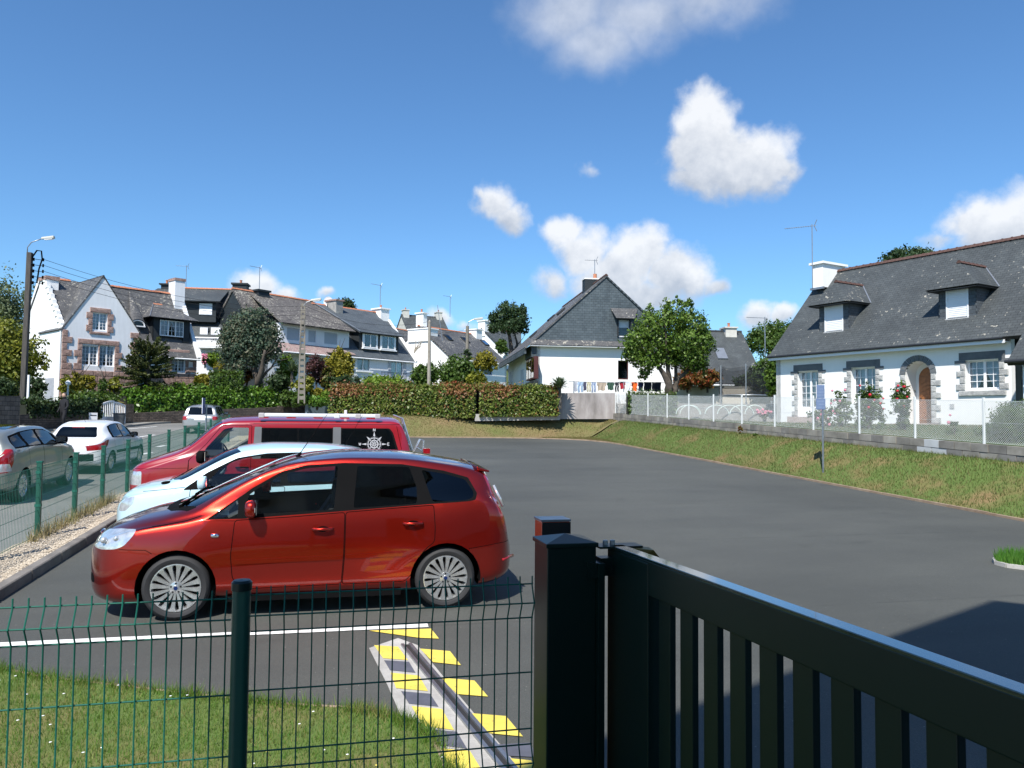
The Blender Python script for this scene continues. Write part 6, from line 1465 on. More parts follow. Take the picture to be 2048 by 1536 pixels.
    p = MB(); xp, zp = H.on(1190, 556, 3.6); p.tube([(xp, 3.6, zp-.3), (xp, 3.6, zp+.28)], .13, 8); p.build('chimney_pot', RTILE, R_, smooth=50)
    a = R_.matrix_basis @ Vector((xp, 3.7, zp+.1)); aerial(tuple(a), 1.25, 'small television aerial beside the red chimney pot of the centre house', H.rz, .7, 5, 1.2)
    return H
CH = centre_house()
# --- generic pitched house parts used by the row on the hill
def gable_house(name, a, b, label, zb, ze_px, ridge_px, depth, m_roof=SL4, m_wall=WHITE2, ov=.35, holes=(), tiles=RTILE, th=.16, side_over=.1, mwl=None):
    H = House(name, a, b, label); R_ = H.root; H.ze = H.on(a[0], ze_px)[1]; H.hf = depth/2; H.d = depth; zb = min(zb, 1.2); H.zb = zb
    H.zr = H.on(ridge_px[0], ridge_px[1], H.hf)[1]; H.s = (H.zr-H.ze)/H.hf; W_ = H.w; H.zf = lambda y: H.ze+.08+H.s*y
    wall(R_, 'front_wall', m_wall, (0, 0), (1, 0), [(0, zb), (W_, zb), (W_, H.ze-.1), (0, H.ze-.1)], holes, .22)
    for nm, o_, x_ in (('gable_wall', (0, depth), -1), ('gable_wall', (W_, 0), 1)):
        wall(R_, nm, (mwl or m_wall) if x_ < 0 else m_wall, o_, (0, x_*1.), [(0, zb), (depth, zb), (depth, H.ze), (H.hf, H.zr-.1), (0, H.ze)])
    wall(R_, 'rear_wall', m_wall, (W_, depth), (-1, 0), [(0, zb), (W_, zb), (W_, H.ze), (0, H.ze)])
    so = side_over
    slab(R_, 'roof', m_roof, [(-so, -ov, H.zf(-ov)), (W_+so, -ov, H.zf(-ov)), (W_+so, H.hf, H.zf(H.hf)), (-so, H.hf, H.zf(H.hf))], th)
    slab(R_, 'roof', m_roof, [(W_+so, depth+ov, H.zf(-ov)), (-so, depth+ov, H.zf(-ov)), (-so, H.hf, H.zf(H.hf)), (W_+so, H.hf, H.zf(H.hf))], th)
    ridge(R_, (-so, H.hf, H.zf(H.hf)+.03), (W_+so, H.hf, H.zf(H.hf)+.03), tiles, .45)
    m = MB(); m.tube([(-so, -ov-.07, H.zf(-ov)-.12), (W_+so, -ov-.07, H.zf(-ov)-.12)], .07, 6); m.build('gutter', FRAMEW, R_, smooth=50)
    return H
def verge(H, x, m_=None, w=.24, y0=-.4):         # raised white verge along a gable
    m = MB(); m.bar((x, y0, H.zf(y0)+.08), (x, H.hf, H.zf(H.hf)+.08), w, .16); m.bar((x, H.hf, H.zf(H.hf)+.08), (x, H.d-y0, H.zf(y0)+.08), w, .16); m.build('verge', m_ or WHITE, H.root)
def wins(H, lst, **kw):
    for (x0, x1, y0, y1) in lst:
        a, z1 = H.on(x0, y0); b, z0 = H.on(x1, y1); window(H.root, a, b, z0, z1, .12, **kw)
def hol(H0, lst): return [(H0.on(x0, y0)[0], H0.on(x1, y1)[0], H0.on((x0+x1)/2, y1)[1], H0.on((x0+x1)/2, y0)[1]) for x0, x1, y0, y1 in lst]
def hrect(a, b, lst):
    H0 = House('tmp_frame', a, b, 'tmp'); r = hol(H0, lst); bpy.data.objects.remove(H0.root); return r
# house with pink granite (far left)
def left_house():
    a, b = (118, 50), (406, 57.2); r = random.Random(4); zb = 2.3
    H = House('house', a, b, 'white house with pink granite trim and a tall front gable, far left of the row'); R_ = H.root; W_ = H.w; dp = 8.6; hf = dp/2
    ze = H.on(118, 655)[1]; gx1 = H.on(277, 700)[0]; apx, apz = H.on(207, 550); yw = 1.3
    H.hf = hf; H.d = dp
    zr_ = H.on(118, 563, hf+.0)[1]; zr_ = (zr_+H.hit(370, 592, hf)[2])/2; H.zr = zr_
    wz = H.on(405, 707, yw)[1]                     # eave of the recessed wing
    lst = [(165, 195, 691, 731), (200, 228, 691, 733), (186, 214, 626, 661)]
    hs = hol(H, lst)
    wall(R_, 'front_gable', WHITE2, (0, 0), (1, 0), [(0, zb), (gx1, zb), (gx1, H.on(277, 663)[1]), (apx, apz), (0, ze)], hs, .2)
    for h in hs: window(R_, *h, .12, 2, 2, 5, back=.5)
    # recessed wing front, with its french window
    wh = [(345, 370, 708, 744)]
    hs2 = [(H.on(x0, y0, yw)[0], H.on(x1, y1, yw)[0], H.on(x1, y1, yw)[1], H.on(x0, y0, yw)[1]) for x0, x1, y0, y1 in wh]
    ww = W_-gx1
    wall(R_, 'wing_wall', WHITE2, (gx1, yw), (1, 0), [(0, zb), (ww, zb), (ww, wz-.08), (0, wz-.08)], [(h[0]-gx1, h[1]-gx1, h[2], h[3]) for h in hs2], .2)
    for h in hs2: window(R_, *h, yw+.12, 2, 2, 5, back=.5)
    # side walls
    wall(R_, 'gable_wall', WHITE, (0, dp), (0, -1), [(0, zb), (dp, zb), (dp, ze), (hf+.3, zr_+.1), (hf-.8, zr_+.1), (0, ze-.6)])
    wall(R_, 'gable_wall', WHITE, (W_, yw), (0, 1), [(0, zb), (dp-yw, zb), (dp-yw, ze-.5), (hf-yw, zr_), (0, wz)], n=(-1, 0))
    wall(R_, 'return_wall', WHITE2, (gx1, 0), (0, 1), [(0, zb), (yw, zb), (yw, ze+.3), (0, ze)], n=(-1, 0))
    # main roof (behind gable), wing roof flaring forward
    s = (zr_-wz)/(hf-yw); zf = lambda y: wz+.1+s*(y-yw)
    slab(R_, 'roof', SL4, [(gx1-3.2, yw-.35, zf(yw-.35)), (W_+.02, yw-.35, zf(yw-.35)), (W_+.02, hf, zf(hf)), (gx1-3.2, hf, zf(hf))], .14)
    slab(R_, 'roof', SL4, [(.05, .2, ze+.0), (3.4, .2, ze+.0), (3.4, hf, zf(hf)), (.05, hf, zf(hf))], .14)
    slab(R_, 'roof', SL4, [(W_+.02, dp+.3, ze-.6), (-.05, dp+.3, ze-.6), (-.05, hf, zf(hf)), (W_+.02, hf, zf(hf))], .14)
    # cross gable roof over the front
    g0 = ze; g1 = H.on(277, 663)[1]; ga = .25
    slab(R_, 'gable_roof', SL4, [(-.1, hf, g0-.1), (-.1, -.05, g0-.1), (apx, -.05, apz), (apx, hf+1, apz)], .08)
    slab(R_, 'gable_roof', SL4, [(gx1+.15, -.05, g1-.15), (gx1+.15, hf, g1-.15), (apx, hf+1, apz), (apx, -.05, apz)], .08)
    ridge(R_, (.2, hf, zf(hf)+.03), (apx-.6, hf, zf(hf)+.03), RTILE, .42); ridge(R_, (apx+.5, hf, zf(hf)+.03), (W_-.8, hf, zf(hf)+.03), RTILE, .42)
    m = MB(); m.tube([(gx1+.1, yw-.42, zf(yw-.35)-.1), (W_+.1, yw-.42, zf(yw-.35)-.1)], .07, 6); m.build('gutter', FRAMEW, R_, smooth=50)
    # stepped verge stones on the left and a white verge on the right gable
    for k in range(9): t = k/9; m = MB(); y = .2+(hf-.6)*t; m.box(-.06, .20, y, y+.38, ze-.0+(zf(hf)-ze)*t, ze+.35+(zf(hf)-ze)*t); m.build('verge_stone', WHITE, R_)
    m = MB(); m.bar((W_, yw-.4, zf(yw-.4)+.1), (W_, hf, zf(hf)+.1), .26, .2); m.build('verge', WHITE2, R_)
    # chimneys
    ya, zt = H.sd(104, 553, 0)
    chimney(R_, -.02, .75, hf-1.0, hf+.35, ze, H.sd(110, 553, 0)[1], WHITE, .26, 0, .06, PGRAN); chimney(R_, W_-.75, W_+.02, hf-.8, hf+.3, zf(hf)-1.6, zf(hf)+.95, WHITE2, .2, 0, .05, PGRAN)
    # dormer on the wing
    c = yw+.35; x0, z0 = H.on(319, 671, c); x1, z1 = H.on(367, 644, c); dn = empty('dormer', (0, 0, 0)); dn.parent = R_
    yb2 = lambda z: yw+(z-wz-.1)/s
    for a_, b_ in ((x0-.5, x0), (x1, x1+.5)): m = MB(); m.box(a_, b_, c, c+.08, z0-.35, z1+.15); m.build('cladding', SL3, dn)
    for xx in (x0-.5, x1+.44): m = MB(); q = yb2(z1+.1); m.add([(xx, c, z0-.35), (xx, c, z1+.1), (xx, q, z1+.1), (xx+.06, c, z0-.35), (xx+.06, c, z1+.1), (xx+.06, q, z1+.1)], [(0, 1, 2), (5, 4, 3), (0, 3, 4, 1), (1, 4, 5, 2), (2, 5, 3, 0)]); m.build('cheek', SL3, dn)
    window(dn, x0, x1, z0, z1, c-.05, 3, 2, 3, back=.5)
    e = z1+.12; ex0, ex1, ey = x0-.95, x1+.95, c-.5; xm = (x0+x1)/2; rh = H.on(330, 606, c+.8)[1]
    slab(dn, 'hood_roof', SL4, [(ex0, ey, e), (ex1, ey, e), (xm+.55, yb2(rh), rh), (xm-.55, yb2(rh), rh)], .06)
    slab(dn, 'hood_roof', SL4, [(ex1, ey, e), (ex1, yb2(e), e), (xm+.55, yb2(rh), rh)], .06); slab(dn, 'hood_roof', SL4, [(ex0, yb2(e), e), (ex0, ey, e), (xm-.55, yb2(rh), rh)], .06)
    m = MB(); m.bar((ex0, ey, e+.03), (xm-.55, yb2(rh), rh+.03), .05, .04); m.build('hip_flashing', ZINC, dn); ridge(dn, (xm-.55, yb2(rh), rh+.03), (xm+.1, yb2(rh), rh+.03), RTILE, .3, .08)
    # eyebrow window
    c = yw+.62; x0, z0 = H.on(262, 650, c); x1, _ = H.on(289, 650, c); rr = (x1-x0)/2; xm = (x0+x1)/2; pts = [(xm-rr*math.cos(math.pi*k/10), z0+rr*.8*math.sin(math.pi*k/10)) for k in range(11)]
    m = MB(); m.add([(x, c, z) for x, z in pts]+[(x, c+.1, z) for x, z in pts], [tuple(range(11))]+[(i, i+1, 12+i, 11+i) for i in range(10)]); ey_ = m.build('eyebrow_window', WG, R_)
    m = MB(); m.tube([(x, c-.03, z) for x, z in pts], .05, 6); m.box(xm-rr*1.1, xm+rr*1.1, c-.08, c+.02, z0-.08, z0); m.build('window_frame', FRAMEW, ey_)
    pk = (xm+.25, yw+3.0, zf(yw+3.0)); 
    for i in range(10):
        (xa, za_), (xb, zb_) = pts[i], pts[i+1]; m = MB(); q = 1.22; m.add([(xm+(xa-xm)*q, c-.1, z0+(za_-z0)*q), (xm+(xb-xm)*q, c-.1, z0+(zb_-z0)*q), pk], [(0, 1, 2)], 0, [(0, 0), (.3, 0), (.1, 1.5)])
        if i == 0: eb = MB()
        eb.add(m.v, m.f, 0, [(0, 0), (.3, 0), (.1, 1.5)])
    eb.build('eyebrow_roof', SL4, R_)
    # pink granite: quoins round the openings, base course, corners
    for h in hs:
        a_, b_, z0, z1 = h
    for (a_, b_, z0, z1) in (hs[2],):
        quoins(R_, a_, z0-.1, z1, -1, r, PGRAN, .28, .42, .42, .05); quoins(R_, b_, z0-.1, z1, 1, r, PGRAN, .28, .42, .42, .05); stone(R_, a_-.2, b_+.2, z1, z1+.34, .07, PGRAN, r, -.02); stone(R_, a_-.2, b_+.2, z0-.3, z0-.1, .06, PGRAN, r, -.02)
    a_, b_, z0, z1 = hs[0][0], hs[1][1], min(hs[0][2], hs[1][2]), max(hs[0][3], hs[1][3])
    quoins(R_, a_, z0-.3, z1, -1, r, PGRAN, .30, .50, .40, .05); quoins(R_, b_, z0-.3, z1, 1, r, PGRAN, .30, .50, .40, .05)
    n = 4
    for k in range(n): stone(R_, hs[0][1], hs[1][0], z0-.0+(z1-z0)*k/n, z0+(z1-z0)*(k+1)/n, .05, PGRAN, r, -.02)
    nn = 3
    for k in range(nn): stone(R_, a_-.3+(b_-a_+.6)*k/nn, a_-.3+(b_-a_+.6)*(k+1)/nn, z1, z1+.34, .07, PGRAN, r, -.02)
    zt = z0-.32
    for j in range(6):
        zz = zt-.36*(j+1); x = -.02; 
        while x < gx1-.02:
            w = r.uniform(.38, .75); x2 = min(gx1, x+w)
            if x2-x > .12: stone(R_, x, x2, zz, zz+.36, .05, PGRAN, r, -.03)
            x = x2
    quoins(R_, 0, zt, ze-.1, 1, r, PGRAN, .34, .62, .42, .05); quoins(R_, gx1, zt, H.on(277, 666)[1], -1, r, PGRAN, .34, .6, .42, .05)
    # wing stones
    sub = empty('stone_trim', (0, yw, 0)); sub.parent = R_
    for h in hs2:
        quoins(sub, h[0], h[2], h[3], -1, r, PGRAN, .26, .44, .40, .05); quoins(sub, h[1], h[2]-.1, h[3], 1, r, PGRAN, .26, .44, .40, .05); stone(sub, h[0]-.35, h[1]+.3, h[3], h[3]+.36, .07, PGRAN, r, -.02, depth=.1)
        for j in range(3):
            zz = h[2]-.12-.38*(j+1); x = gx1+1.2
            while x < W_: x2 = min(W_, x+r.uniform(.4, .8)); stone(sub, x, x2, zz, zz+.38, .05, PGRAN, r, -.03); x = x2
    quoins(sub, W_+.03, hs2[0][2], wz-.3, -1, r, PGRAN, .3, .5, .42, .05)
    m = MB(); m.box(gx1+1.4, gx1+4.2, yw-.04, yw-.005, zb, zb+1.35); m.build('garage_door', FRAMEW, R_)
    m = MB(); y0, z0 = H.sd(107, 800, 0); y1, z1 = H.sd(91, 757, 0); m.box(-.03, -.0, min(y0, y1), max(y0, y1), zb, z1); m.build('side_opening', mat('opening_grey', (.35, .36, .40), .8), R_)
    m = MB(); m.tube([(-.06, .1, ze-.2), (-.06, .1, zb)], .05, 6); m.build('downpipe', FRAMEW, R_)
    return H
LH = left_house()
# second house: slate roof, wide flat dormer, balcony
def house2():
    a, b = (292, 66), (472, 67)
    H = gable_house('house', a, b, 'white and slate house with a balcony behind the pink granite house', 3.0, 668, (380, 578), 9.5, SL1, WHITE2, .2, hrect(a, b, [(422, 440, 655, 681), (400, 415, 655, 672)]), mwl=WHITE2)
    wins(H, [(422, 440, 655, 681)], leaves=2, back=.6); wins(H, [(400, 415, 655, 672)], leaves=1, shutter=1., curtain=False)
    R_ = H.root; W_ = H.w; c = .5; x0 = H.on(290, 620, c)[0]; x1 = H.on(432, 620, c)[0]; zt = H.on(400, 603, c)[1]; zb_ = H.on(400, 632, c)[1]; yb_ = (zt+.2-H.ze)/H.s
    dn = empty('dormer', (0, 0, 0)); dn.parent = R_; m = MB(); m.box(x0, x1, c, yb_, zb_-.5, zt); m.build('cladding', SLC, dn)
    slab(dn, 'dormer_roof', SL1, [(x0-.3, c-.5, zt), (x1+.4, c-.5, zt), (x1+.1, H.hf, H.zf(H.hf)-.1), (x0-.3, H.hf, H.zf(H.hf)-.1)], .1)
    q0 = H.on(399, 606, c)[0]; q1 = H.on(425, 606, c)[0]; window(dn, q0, q1, H.on(410, 630, c)[1], H.on(410, 607, c)[1], c-.04, 1, shutter=.95, curtain=False, room=False)
    # slate-hung right end with the broad dark chimney
    m = MB(); g = [(-.0, zb_-2.2), (H.d, zb_-2.2), (H.d, H.ze), (H.hf, H.zr), (0, H.ze)]
    k = len(g); m.add([(W_+.12, y, z) for y, z in g], [tuple(range(k))], 0, g); m.build('slate_end', SLC, R_, fixn=False)
    cz = H.on(482, 568, H.hf)[1]; cx0 = H.on(467, 600, H.hf)[0]; cx1 = H.on(495, 600, H.hf)[0]; m = MB()
    m.hexa([(cx0-.9, H.hf-1.2, H.zr-2.4), (cx1+.7, H.hf-1.2, H.zr-2.4), (cx1+.7, H.hf+1.2, H.zr-2.4), (cx0-.9, H.hf+1.2, H.zr-2.4), (cx0, H.hf-.6, cz-.9), (cx1, H.hf-.6, cz-.9), (cx1, H.hf+.6, cz-.9), (cx0, H.hf+.6, cz-.9)]); m.build('chimney_breast', SLC, R_)
    chimney(R_, cx0, cx1, H.hf-.6, H.hf+.6, cz-1.0, cz-.15, SLC, .15, 1, .12)
    # balcony
    bx0 = H.on(392, 690, -1.3)[0]; bx1 = H.on(452, 690, -1.3)[0]; bz = H.on(420, 692, -1.3)[1]; bt = H.on(420, 676, -1.3)[1]
    m = MB(); m.box(bx0, bx1, -1.3, -.001, bz-.15, bz); m.box(bx0, bx1, -1.32, -1.24, bz, bz+(bt-bz)*.55); m.build('balcony', WHITE, R_)
    m = MB()
    for k in range(24): x = bx0+(bx1-bx0)*k/23; m.bar((x, -1.28, bz), (x, -1.28, bt), .02)
    m.bar((bx0, -1.28, bt), (bx1, -1.28, bt), .03); m.build('railing', ZINC, R_)
    c1 = H.on(334, 568, H.hf); chimney(R_, c1[0]-.4, c1[0]+.4, H.hf-.4, H.hf+.4, H.zr-.5, H.on(334, 571, H.hf)[1], SL3, .12, 1, .15)
    p = R_.matrix_basis @ Vector((c1[0]+.75, H.hf, H.zr)); dish((p.x, p.y, H.on(349, 568, H.hf)[1]), .42, 2.8, 'white satellite dish beside the dark ridge chimney of the second house')
    aerial((p.x+.9, p.y, H.zr), 2.2, 'thin television aerial above the ridge of the second house', 0, .9, 6, 1.3)
house2()
def house3():
    a, b = (528, 64), (688, 71)
    hs = hrect(a, b, [(566, 585, 711, 731), (612, 636, 711, 740)])
    H = gable_house('house', a, b, 'white house with lichened brown roof and three closed grey shutters, middle of the row', 4.0, 695, (600, 600), 9.5, SL2, WHITE2, .3, hs, mwl=SLC)
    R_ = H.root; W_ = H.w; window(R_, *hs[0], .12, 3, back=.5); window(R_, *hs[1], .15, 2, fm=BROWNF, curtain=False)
    # full-width white dormer band with three shutters
    c = -.15; zt = H.on(600, 651, c)[1]; zt2 = H.on(690, 660, c)[1]; zt = (zt+zt2)/2; zb_ = H.on(560, 684, c)[1]; x0 = H.on(563, 660, c)[0]; x1 = W_+.2; yb_ = H.hf*.75
    dn = empty('dormer', (0, 0, 0)); dn.parent = R_
    hl = [(H.on(p, 660, c)[0], H.on(q, 660, c)[0]) for p, q in ((574, 599), (617, 632), (649, 675))]; zw0 = zb_+.28; zw1 = zt-.35
    wall(dn, 'dormer_wall', WHITE2, (x0, c), (1, 0), [(0, zb_-.6), (x1-x0, zb_-.6), (x1-x0, zt), (0, zt)], [(p-x0, q-x0, zw0, zw1) for p, q in hl], .15)
    for p, q in hl: window(dn, p, q, zw0, zw1, c+.1, 1, shutter=1., sm=SHUT, curtain=False, room=False)
    for xx in (x0-.1, x1): m = MB(); m.box(xx, xx+.1, c, yb_, zb_-.3, zt); m.build('cheek', WHITE2, dn)
    slab(dn, 'dormer_roof', SL2, [(x0-.45, c-.6, zt-.05), (x1+.4, c-.6, zt-.05), (x1+.1, H.hf, H.zf(H.hf)-.05), (x0+.1, H.hf, H.zf(H.hf)-.05)], .12)
    z2 = H.on(560, 702, -1.3)[1]; slab(R_, 'lower_roof', PINKR, [(x0-.8, -1.5, z2), (x1*.62, -1.5, z2), (x1*.62, c, zb_+.0), (x0-.6, c, zb_+.0)], .1); slab(R_, 'lower_roof', PINKR, [(x1*.62, -.9, z2+.32), (x1+.3, -.9, z2+.32), (x1+.3, c, zb_), (x1*.62, c, zb_)], .1)
    m = MB(); m.tube([(x0-.8, -1.55, z2-.05), (x1*.62, -1.55, z2-.05)], .07, 6); m.build('gutter', FRAMEW, R_)
    # dark slate end and chimney on the left, grey one on the right
    m = MB(); q0, q1 = H.on(507, 600, H.hf)[0], H.on(529, 600, H.hf)[0]; m.hexa([(q0-.2, H.hf-1.6, H.ze), (q1+.2, H.hf-1.6, H.ze), (q1+.2, H.hf+1.6, H.ze), (q0-.2, H.hf+1.6, H.ze), (q0, H.hf-.7, H.zr), (q1, H.hf-.7, H.zr), (q1, H.hf+.7, H.zr), (q0, H.hf+.7, H.zr)]); m.build('chimney_breast', SLC, R_)
    ct = H.on(520, 585, H.hf)[1]; chimney(R_, q0, q1, H.hf-.7, H.hf+.7, H.zr-.1, ct, SLC, .16, 0, .12)
    cx = H.on(662, 606, H.hf-1)[0]; chimney(R_, cx-.4, cx+.45, H.hf-2.2, H.hf-.6, H.zr-3.2, H.on(662, 604, H.hf-1)[1], mat('chimney_grey', (.30, .29, .27), .95, var=.3), .15, 0, .1, PGRAN)
    p = R_.matrix_basis @ Vector(((q0+q1)/2, H.hf, ct)); aerial(tuple(p), 2.3, 'television aerial on the dark slate chimney of the third house', H.rz, 1., 6, 1.4)
    p = R_.matrix_basis @ Vector((cx-.3, H.hf-1, 0)); dish((p.x, p.y, H.on(647, 602, H.hf-1)[1]), .5, 2.6, 'white satellite dish at the end of the brown ridge')
house3()
def house4():
    a, b = (682, 70), (826, 76.5)
    hs = hrect(a, b, [(715, 740, 714, 741), (782, 806, 719, 765)])
    H = gable_house('house', a, b, 'white house with black slate roof, twin dormer windows and a balcony', 4.2, 706, (730, 623), 9.5, SL3, WHITE2, .3, hs)
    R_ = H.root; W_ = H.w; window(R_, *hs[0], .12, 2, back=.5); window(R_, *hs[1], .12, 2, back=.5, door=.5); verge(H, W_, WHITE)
    m = MB(); m.box(hs[0][0]-.2, hs[0][1]+.25, -.18, .05, hs[0][2]-.16, hs[0][2]-.02); m.build('window_sill', WHITE, R_)
    for s_ in (0, 1): m = MB(); x = hs[1][s_]; m.box(x-(.35 if s_ == 0 else 0), x+(.35 if s_ else 0), -.05, -.005, hs[1][2], hs[1][3]); m.build('shutter', SHUT, R_)
    dn = empty('dormer', (0, 0, 0)); dn.parent = R_; c = .35; zt = H.on(755, 668, c)[1]; zb_ = H.on(755, 697, c)[1]; x0 = H.on(718, 680, c)[0]; x1 = H.on(797, 680, c)[0]; yb_ = (zt-H.ze)/H.s
    m = MB(); m.box(x0, x1, c, yb_, zb_-.4, zt); m.build('cladding', SL3, dn)
    for p, q in ((727, 752), (762, 788)):
        qa, qb = H.on(p, 680, c)[0], H.on(q, 680, c)[0]; fo = window(dn, qa, qb, zb_, zt-.12, c-.12, 2, curtain=False, room=False)
        m = MB(); m.box(qa-.16, qa-.0, c-.10, c-.02, zb_-.1, zt-.1); m.box(qb, qb+.16, c-.10, c-.02, zb_-.1, zt-.1); m.box(qa-.2, qb+.2, c-.25, c, zb_-.16, zb_-.05); m.build('surround', FRAMEW, fo)
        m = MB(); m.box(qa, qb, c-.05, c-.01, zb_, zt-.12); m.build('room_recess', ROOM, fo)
    slab(dn, 'dormer_roof', SL3, [(x0-.2, c-.45, zt-.02), (x1+.3, c-.45, zt-.02), (x1+.1, H.hf, H.zf(H.hf)+.02), (x0-1.9, H.hf, H.zf(H.hf)+.02)], .12)
    m = MB(); m.bar((x0-.2, c-.45, zt+.05), (x0-1.9, H.hf, H.zf(H.hf)+.06), .1, .06); m.build('flashing', ZINC, dn)
    chimney(R_, W_-1.1, W_-.02, H.hf-.9, H.hf+.5, H.zr-2.0, H.on(785, 624, H.hf)[1], WHITE, .14, 1, .12)
    # balcony slab and railing, brown lower level
    bx0, bx1 = H.on(760, 770, -1.2)[0], W_+1.9; bz = hs[1][2]-.12; m = MB(); m.box(bx0, bx1, -1.4, -.001, bz-.18, bz); m.build('balcony', mat('balcony_grey', (.35, .35, .37), .8), R_)
    m = MB()
    for k in range(40): x = bx0+(bx1-bx0)*k/39; m.bar((x, -1.36, bz), (x, -1.36, bz+.95), .022)
    m.bar((bx0, -1.36, bz+.95), (bx1, -1.36, bz+.95), .035); m.build('railing', DARKM, R_)
    m = MB(); m.box(bx0+1, W_+.6, -.3, -.01, 3.4, bz-.2); m.build('lower_level', mat('brown_stone', (.22, .14, .08), .9), R_)
    p = R_.matrix_basis @ Vector((W_-.5, H.hf, H.zr)); aerial(tuple(p), 3.0, 'television aerial over the white chimney of the fourth house', H.rz, 1.2, 6, 1.5)
house4()
def house5():
    a, b = (899, 78), (1012, 86)
    H = gable_house('house', a, b, 'low white house with three roof windows, left of the pine', 4.6, 713, (930, 667), 8.6, SL4, WHITE, .3, hrect(a, b, [(925, 935, 725, 745), (968, 985, 728, 750)]))
    R_ = H.root; wins(H, [(925, 935, 725, 745), (968, 985, 728, 750)], leaves=1, fm=mat('frame_blue', (.12, .25, .42), .5), curtain=False)
    for px, py in ((902, 687), (936, 692), (975, 697)):
        y_ = 1.6+H.hf*.2; x, z = H.on(px, py, y_); m = MB(); zz = H.zf(y_); dy = .8; m.hexa([(x-.4, y_, zz+.02), (x+.4, y_, zz+.02), (x+.4, y_+dy, zz+.02+dy*H.s), (x-.4, y_+dy, zz+.02+dy*H.s), (x-.4, y_-.05, zz+.12), (x+.4, y_-.05, zz+.12), (x+.4, y_+dy-.05, zz+.12+dy*H.s), (x-.4, y_+dy-.05, zz+.12+dy*H.s)])
        o = m.build('roof_window', DARKM, R_); m = MB(); m.add([(x-.3, y_, zz+.16), (x+.3, y_, zz+.16), (x+.3, y_+.6, zz+.16+.6*H.s), (x-.3, y_+.6, zz+.16+.6*H.s)], [(0, 1, 2, 3)]); m.build('pane', WG, o)
    chimney(R_, -.15, 1.4, H.hf-1.4, H.hf+1.4, H.zr-1.6, H.sd(865, 657, 0)[1]-.0, WHITE, .12, 0, .08); chimney(R_, .1, .7, H.hf-.5, H.hf+.5, H.zr, H.zr+1.35, WHITE, .12, 1, .12)
    chimney(R_, H.w-1.0, H.w+.05, H.hf-.8, H.hf+.8, H.zr-1.5, H.zr+.5, WHITE, .12, 0, .1)
house5()
def simple(a, b, label, zb, ze, rp, dp, roof, wallm, ch=(), tiles=RTILE, extra=None):
    H = gable_house('house', a, b, label, zb, ze, rp, dp, roof, wallm, .3, (), tiles)
    for (x0, x1, zt, m_) in ch: chimney(H.root, x0 if x0 >= 0 else H.w+x0, x1 if x1 > 0 else H.w+x1, H.hf-.6, H.hf+.6, H.zr-1.2, H.zr+zt, m_, .15, 1, .08)
    if extra: extra(H)
    return H
def e6(H):
    a, z1 = H.on(880, 664); window(H.root, 1, 2, H.ze-1.4, H.ze-.3, .05, 1, curtain=False)
simple((818, 118), (902, 121), 'slate roofed house with two cream chimneys, highest on the hill', 9, 672, (855, 634), 9, SL1, CREAM, ((.2, 1.1, .75, CREAM), (-1.1, -.2, .75, CREAM)), DARKM)
simple((835, 92), (880, 96), 'slate roofed house half hidden behind the low white house', 6, 716, (860, 670), 8, SL4, WHITE2, (), RTILE)
def e7(H): chimney(H.root, -.1, .8, H.hf-.6, H.hf+.6, H.zr-1, H.zr+.9, WHITE, .12, 0, .1)
simple((965, 108), (1040, 108), 'distant white house seen through the pine', 7, 690, (1000, 655), 8, SL1, WHITE, (), RTILE, e7)
simple((1010, 96), (1062, 100), 'distant white gabled house beside the centre house', 6, 705, (1040, 668), 8, SL1, WHITE, (), RTILE, e7)
# slate house behind the apple tree
def back_house():
    a, b = (1385, 60), (1528, 60.5)
    H = gable_house('house', a, b, 'house with a big slate roof and skylight behind the trampoline', 2.0, 762, (1430, 664), 9.5, SL1, mat('back_wall_grey', (.42, .42, .42), .9), .3, hrect(a, b, [(1480, 1500, 772, 790)]), DARKM)
    R_ = H.root; wins(H, [(1480, 1500, 772, 790)], leaves=1, curtain=False); y_ = 1.9
    x, z = H.on(1436, 730, y_); x2 = H.on(1456, 730, y_)[0]; zz = H.zf(y_); dy = 1.0
    m = MB(); m.hexa([(x, y_, zz+.02), (x2, y_, zz+.02), (x2, y_+dy, zz+.02+dy*H.s), (x, y_+dy, zz+.02+dy*H.s), (x, y_-.06, zz+.12), (x2, y_-.06, zz+.12), (x2, y_+dy-.06, zz+.12+dy*H.s), (x, y_+dy-.06, zz+.12+dy*H.s)]); o = m.build('skylight', ZINC, R_)
    m = MB(); m.add([(x+.08, y_+.02, zz+.17), (x2-.08, y_+.02, zz+.17), (x2-.08, y_+.9, zz+.17+.88*H.s), (x+.08, y_+.9, zz+.17+.88*H.s)], [(0, 1, 2, 3)]); m.build('pane', mat('sky_pane', (.55, .60, .65), .15), o)
    cx = H.on(1458, 670, H.hf)[0]; chimney(R_, cx-.5, cx+.45, H.hf-.6, H.hf+.6, H.zr-1.5, H.on(1458, 658, H.hf)[1], CREAM, .12, 1, .1)
    return H
BH = back_house()
simple((1516, 52), (1560, 47), 'small cream gabled house at the left end of the big slate roof', 2, 727, (1545, 684), 6.5, SL1, CREAM, ())
simple((1490, 75), (1516, 75), 'white chimneyed cottage glimpsed beyond the skylight house', 3, 735, (1500, 712), 7, SL3, WHITE, ((.1, .9, .7, WHITE),))
p = W(1530, 690, 55); aerial((p.x, p.y, p.z-1.), 3.0, 'double television aerial standing in front of the dark trees', 0, 1.4, 7, 1.4)
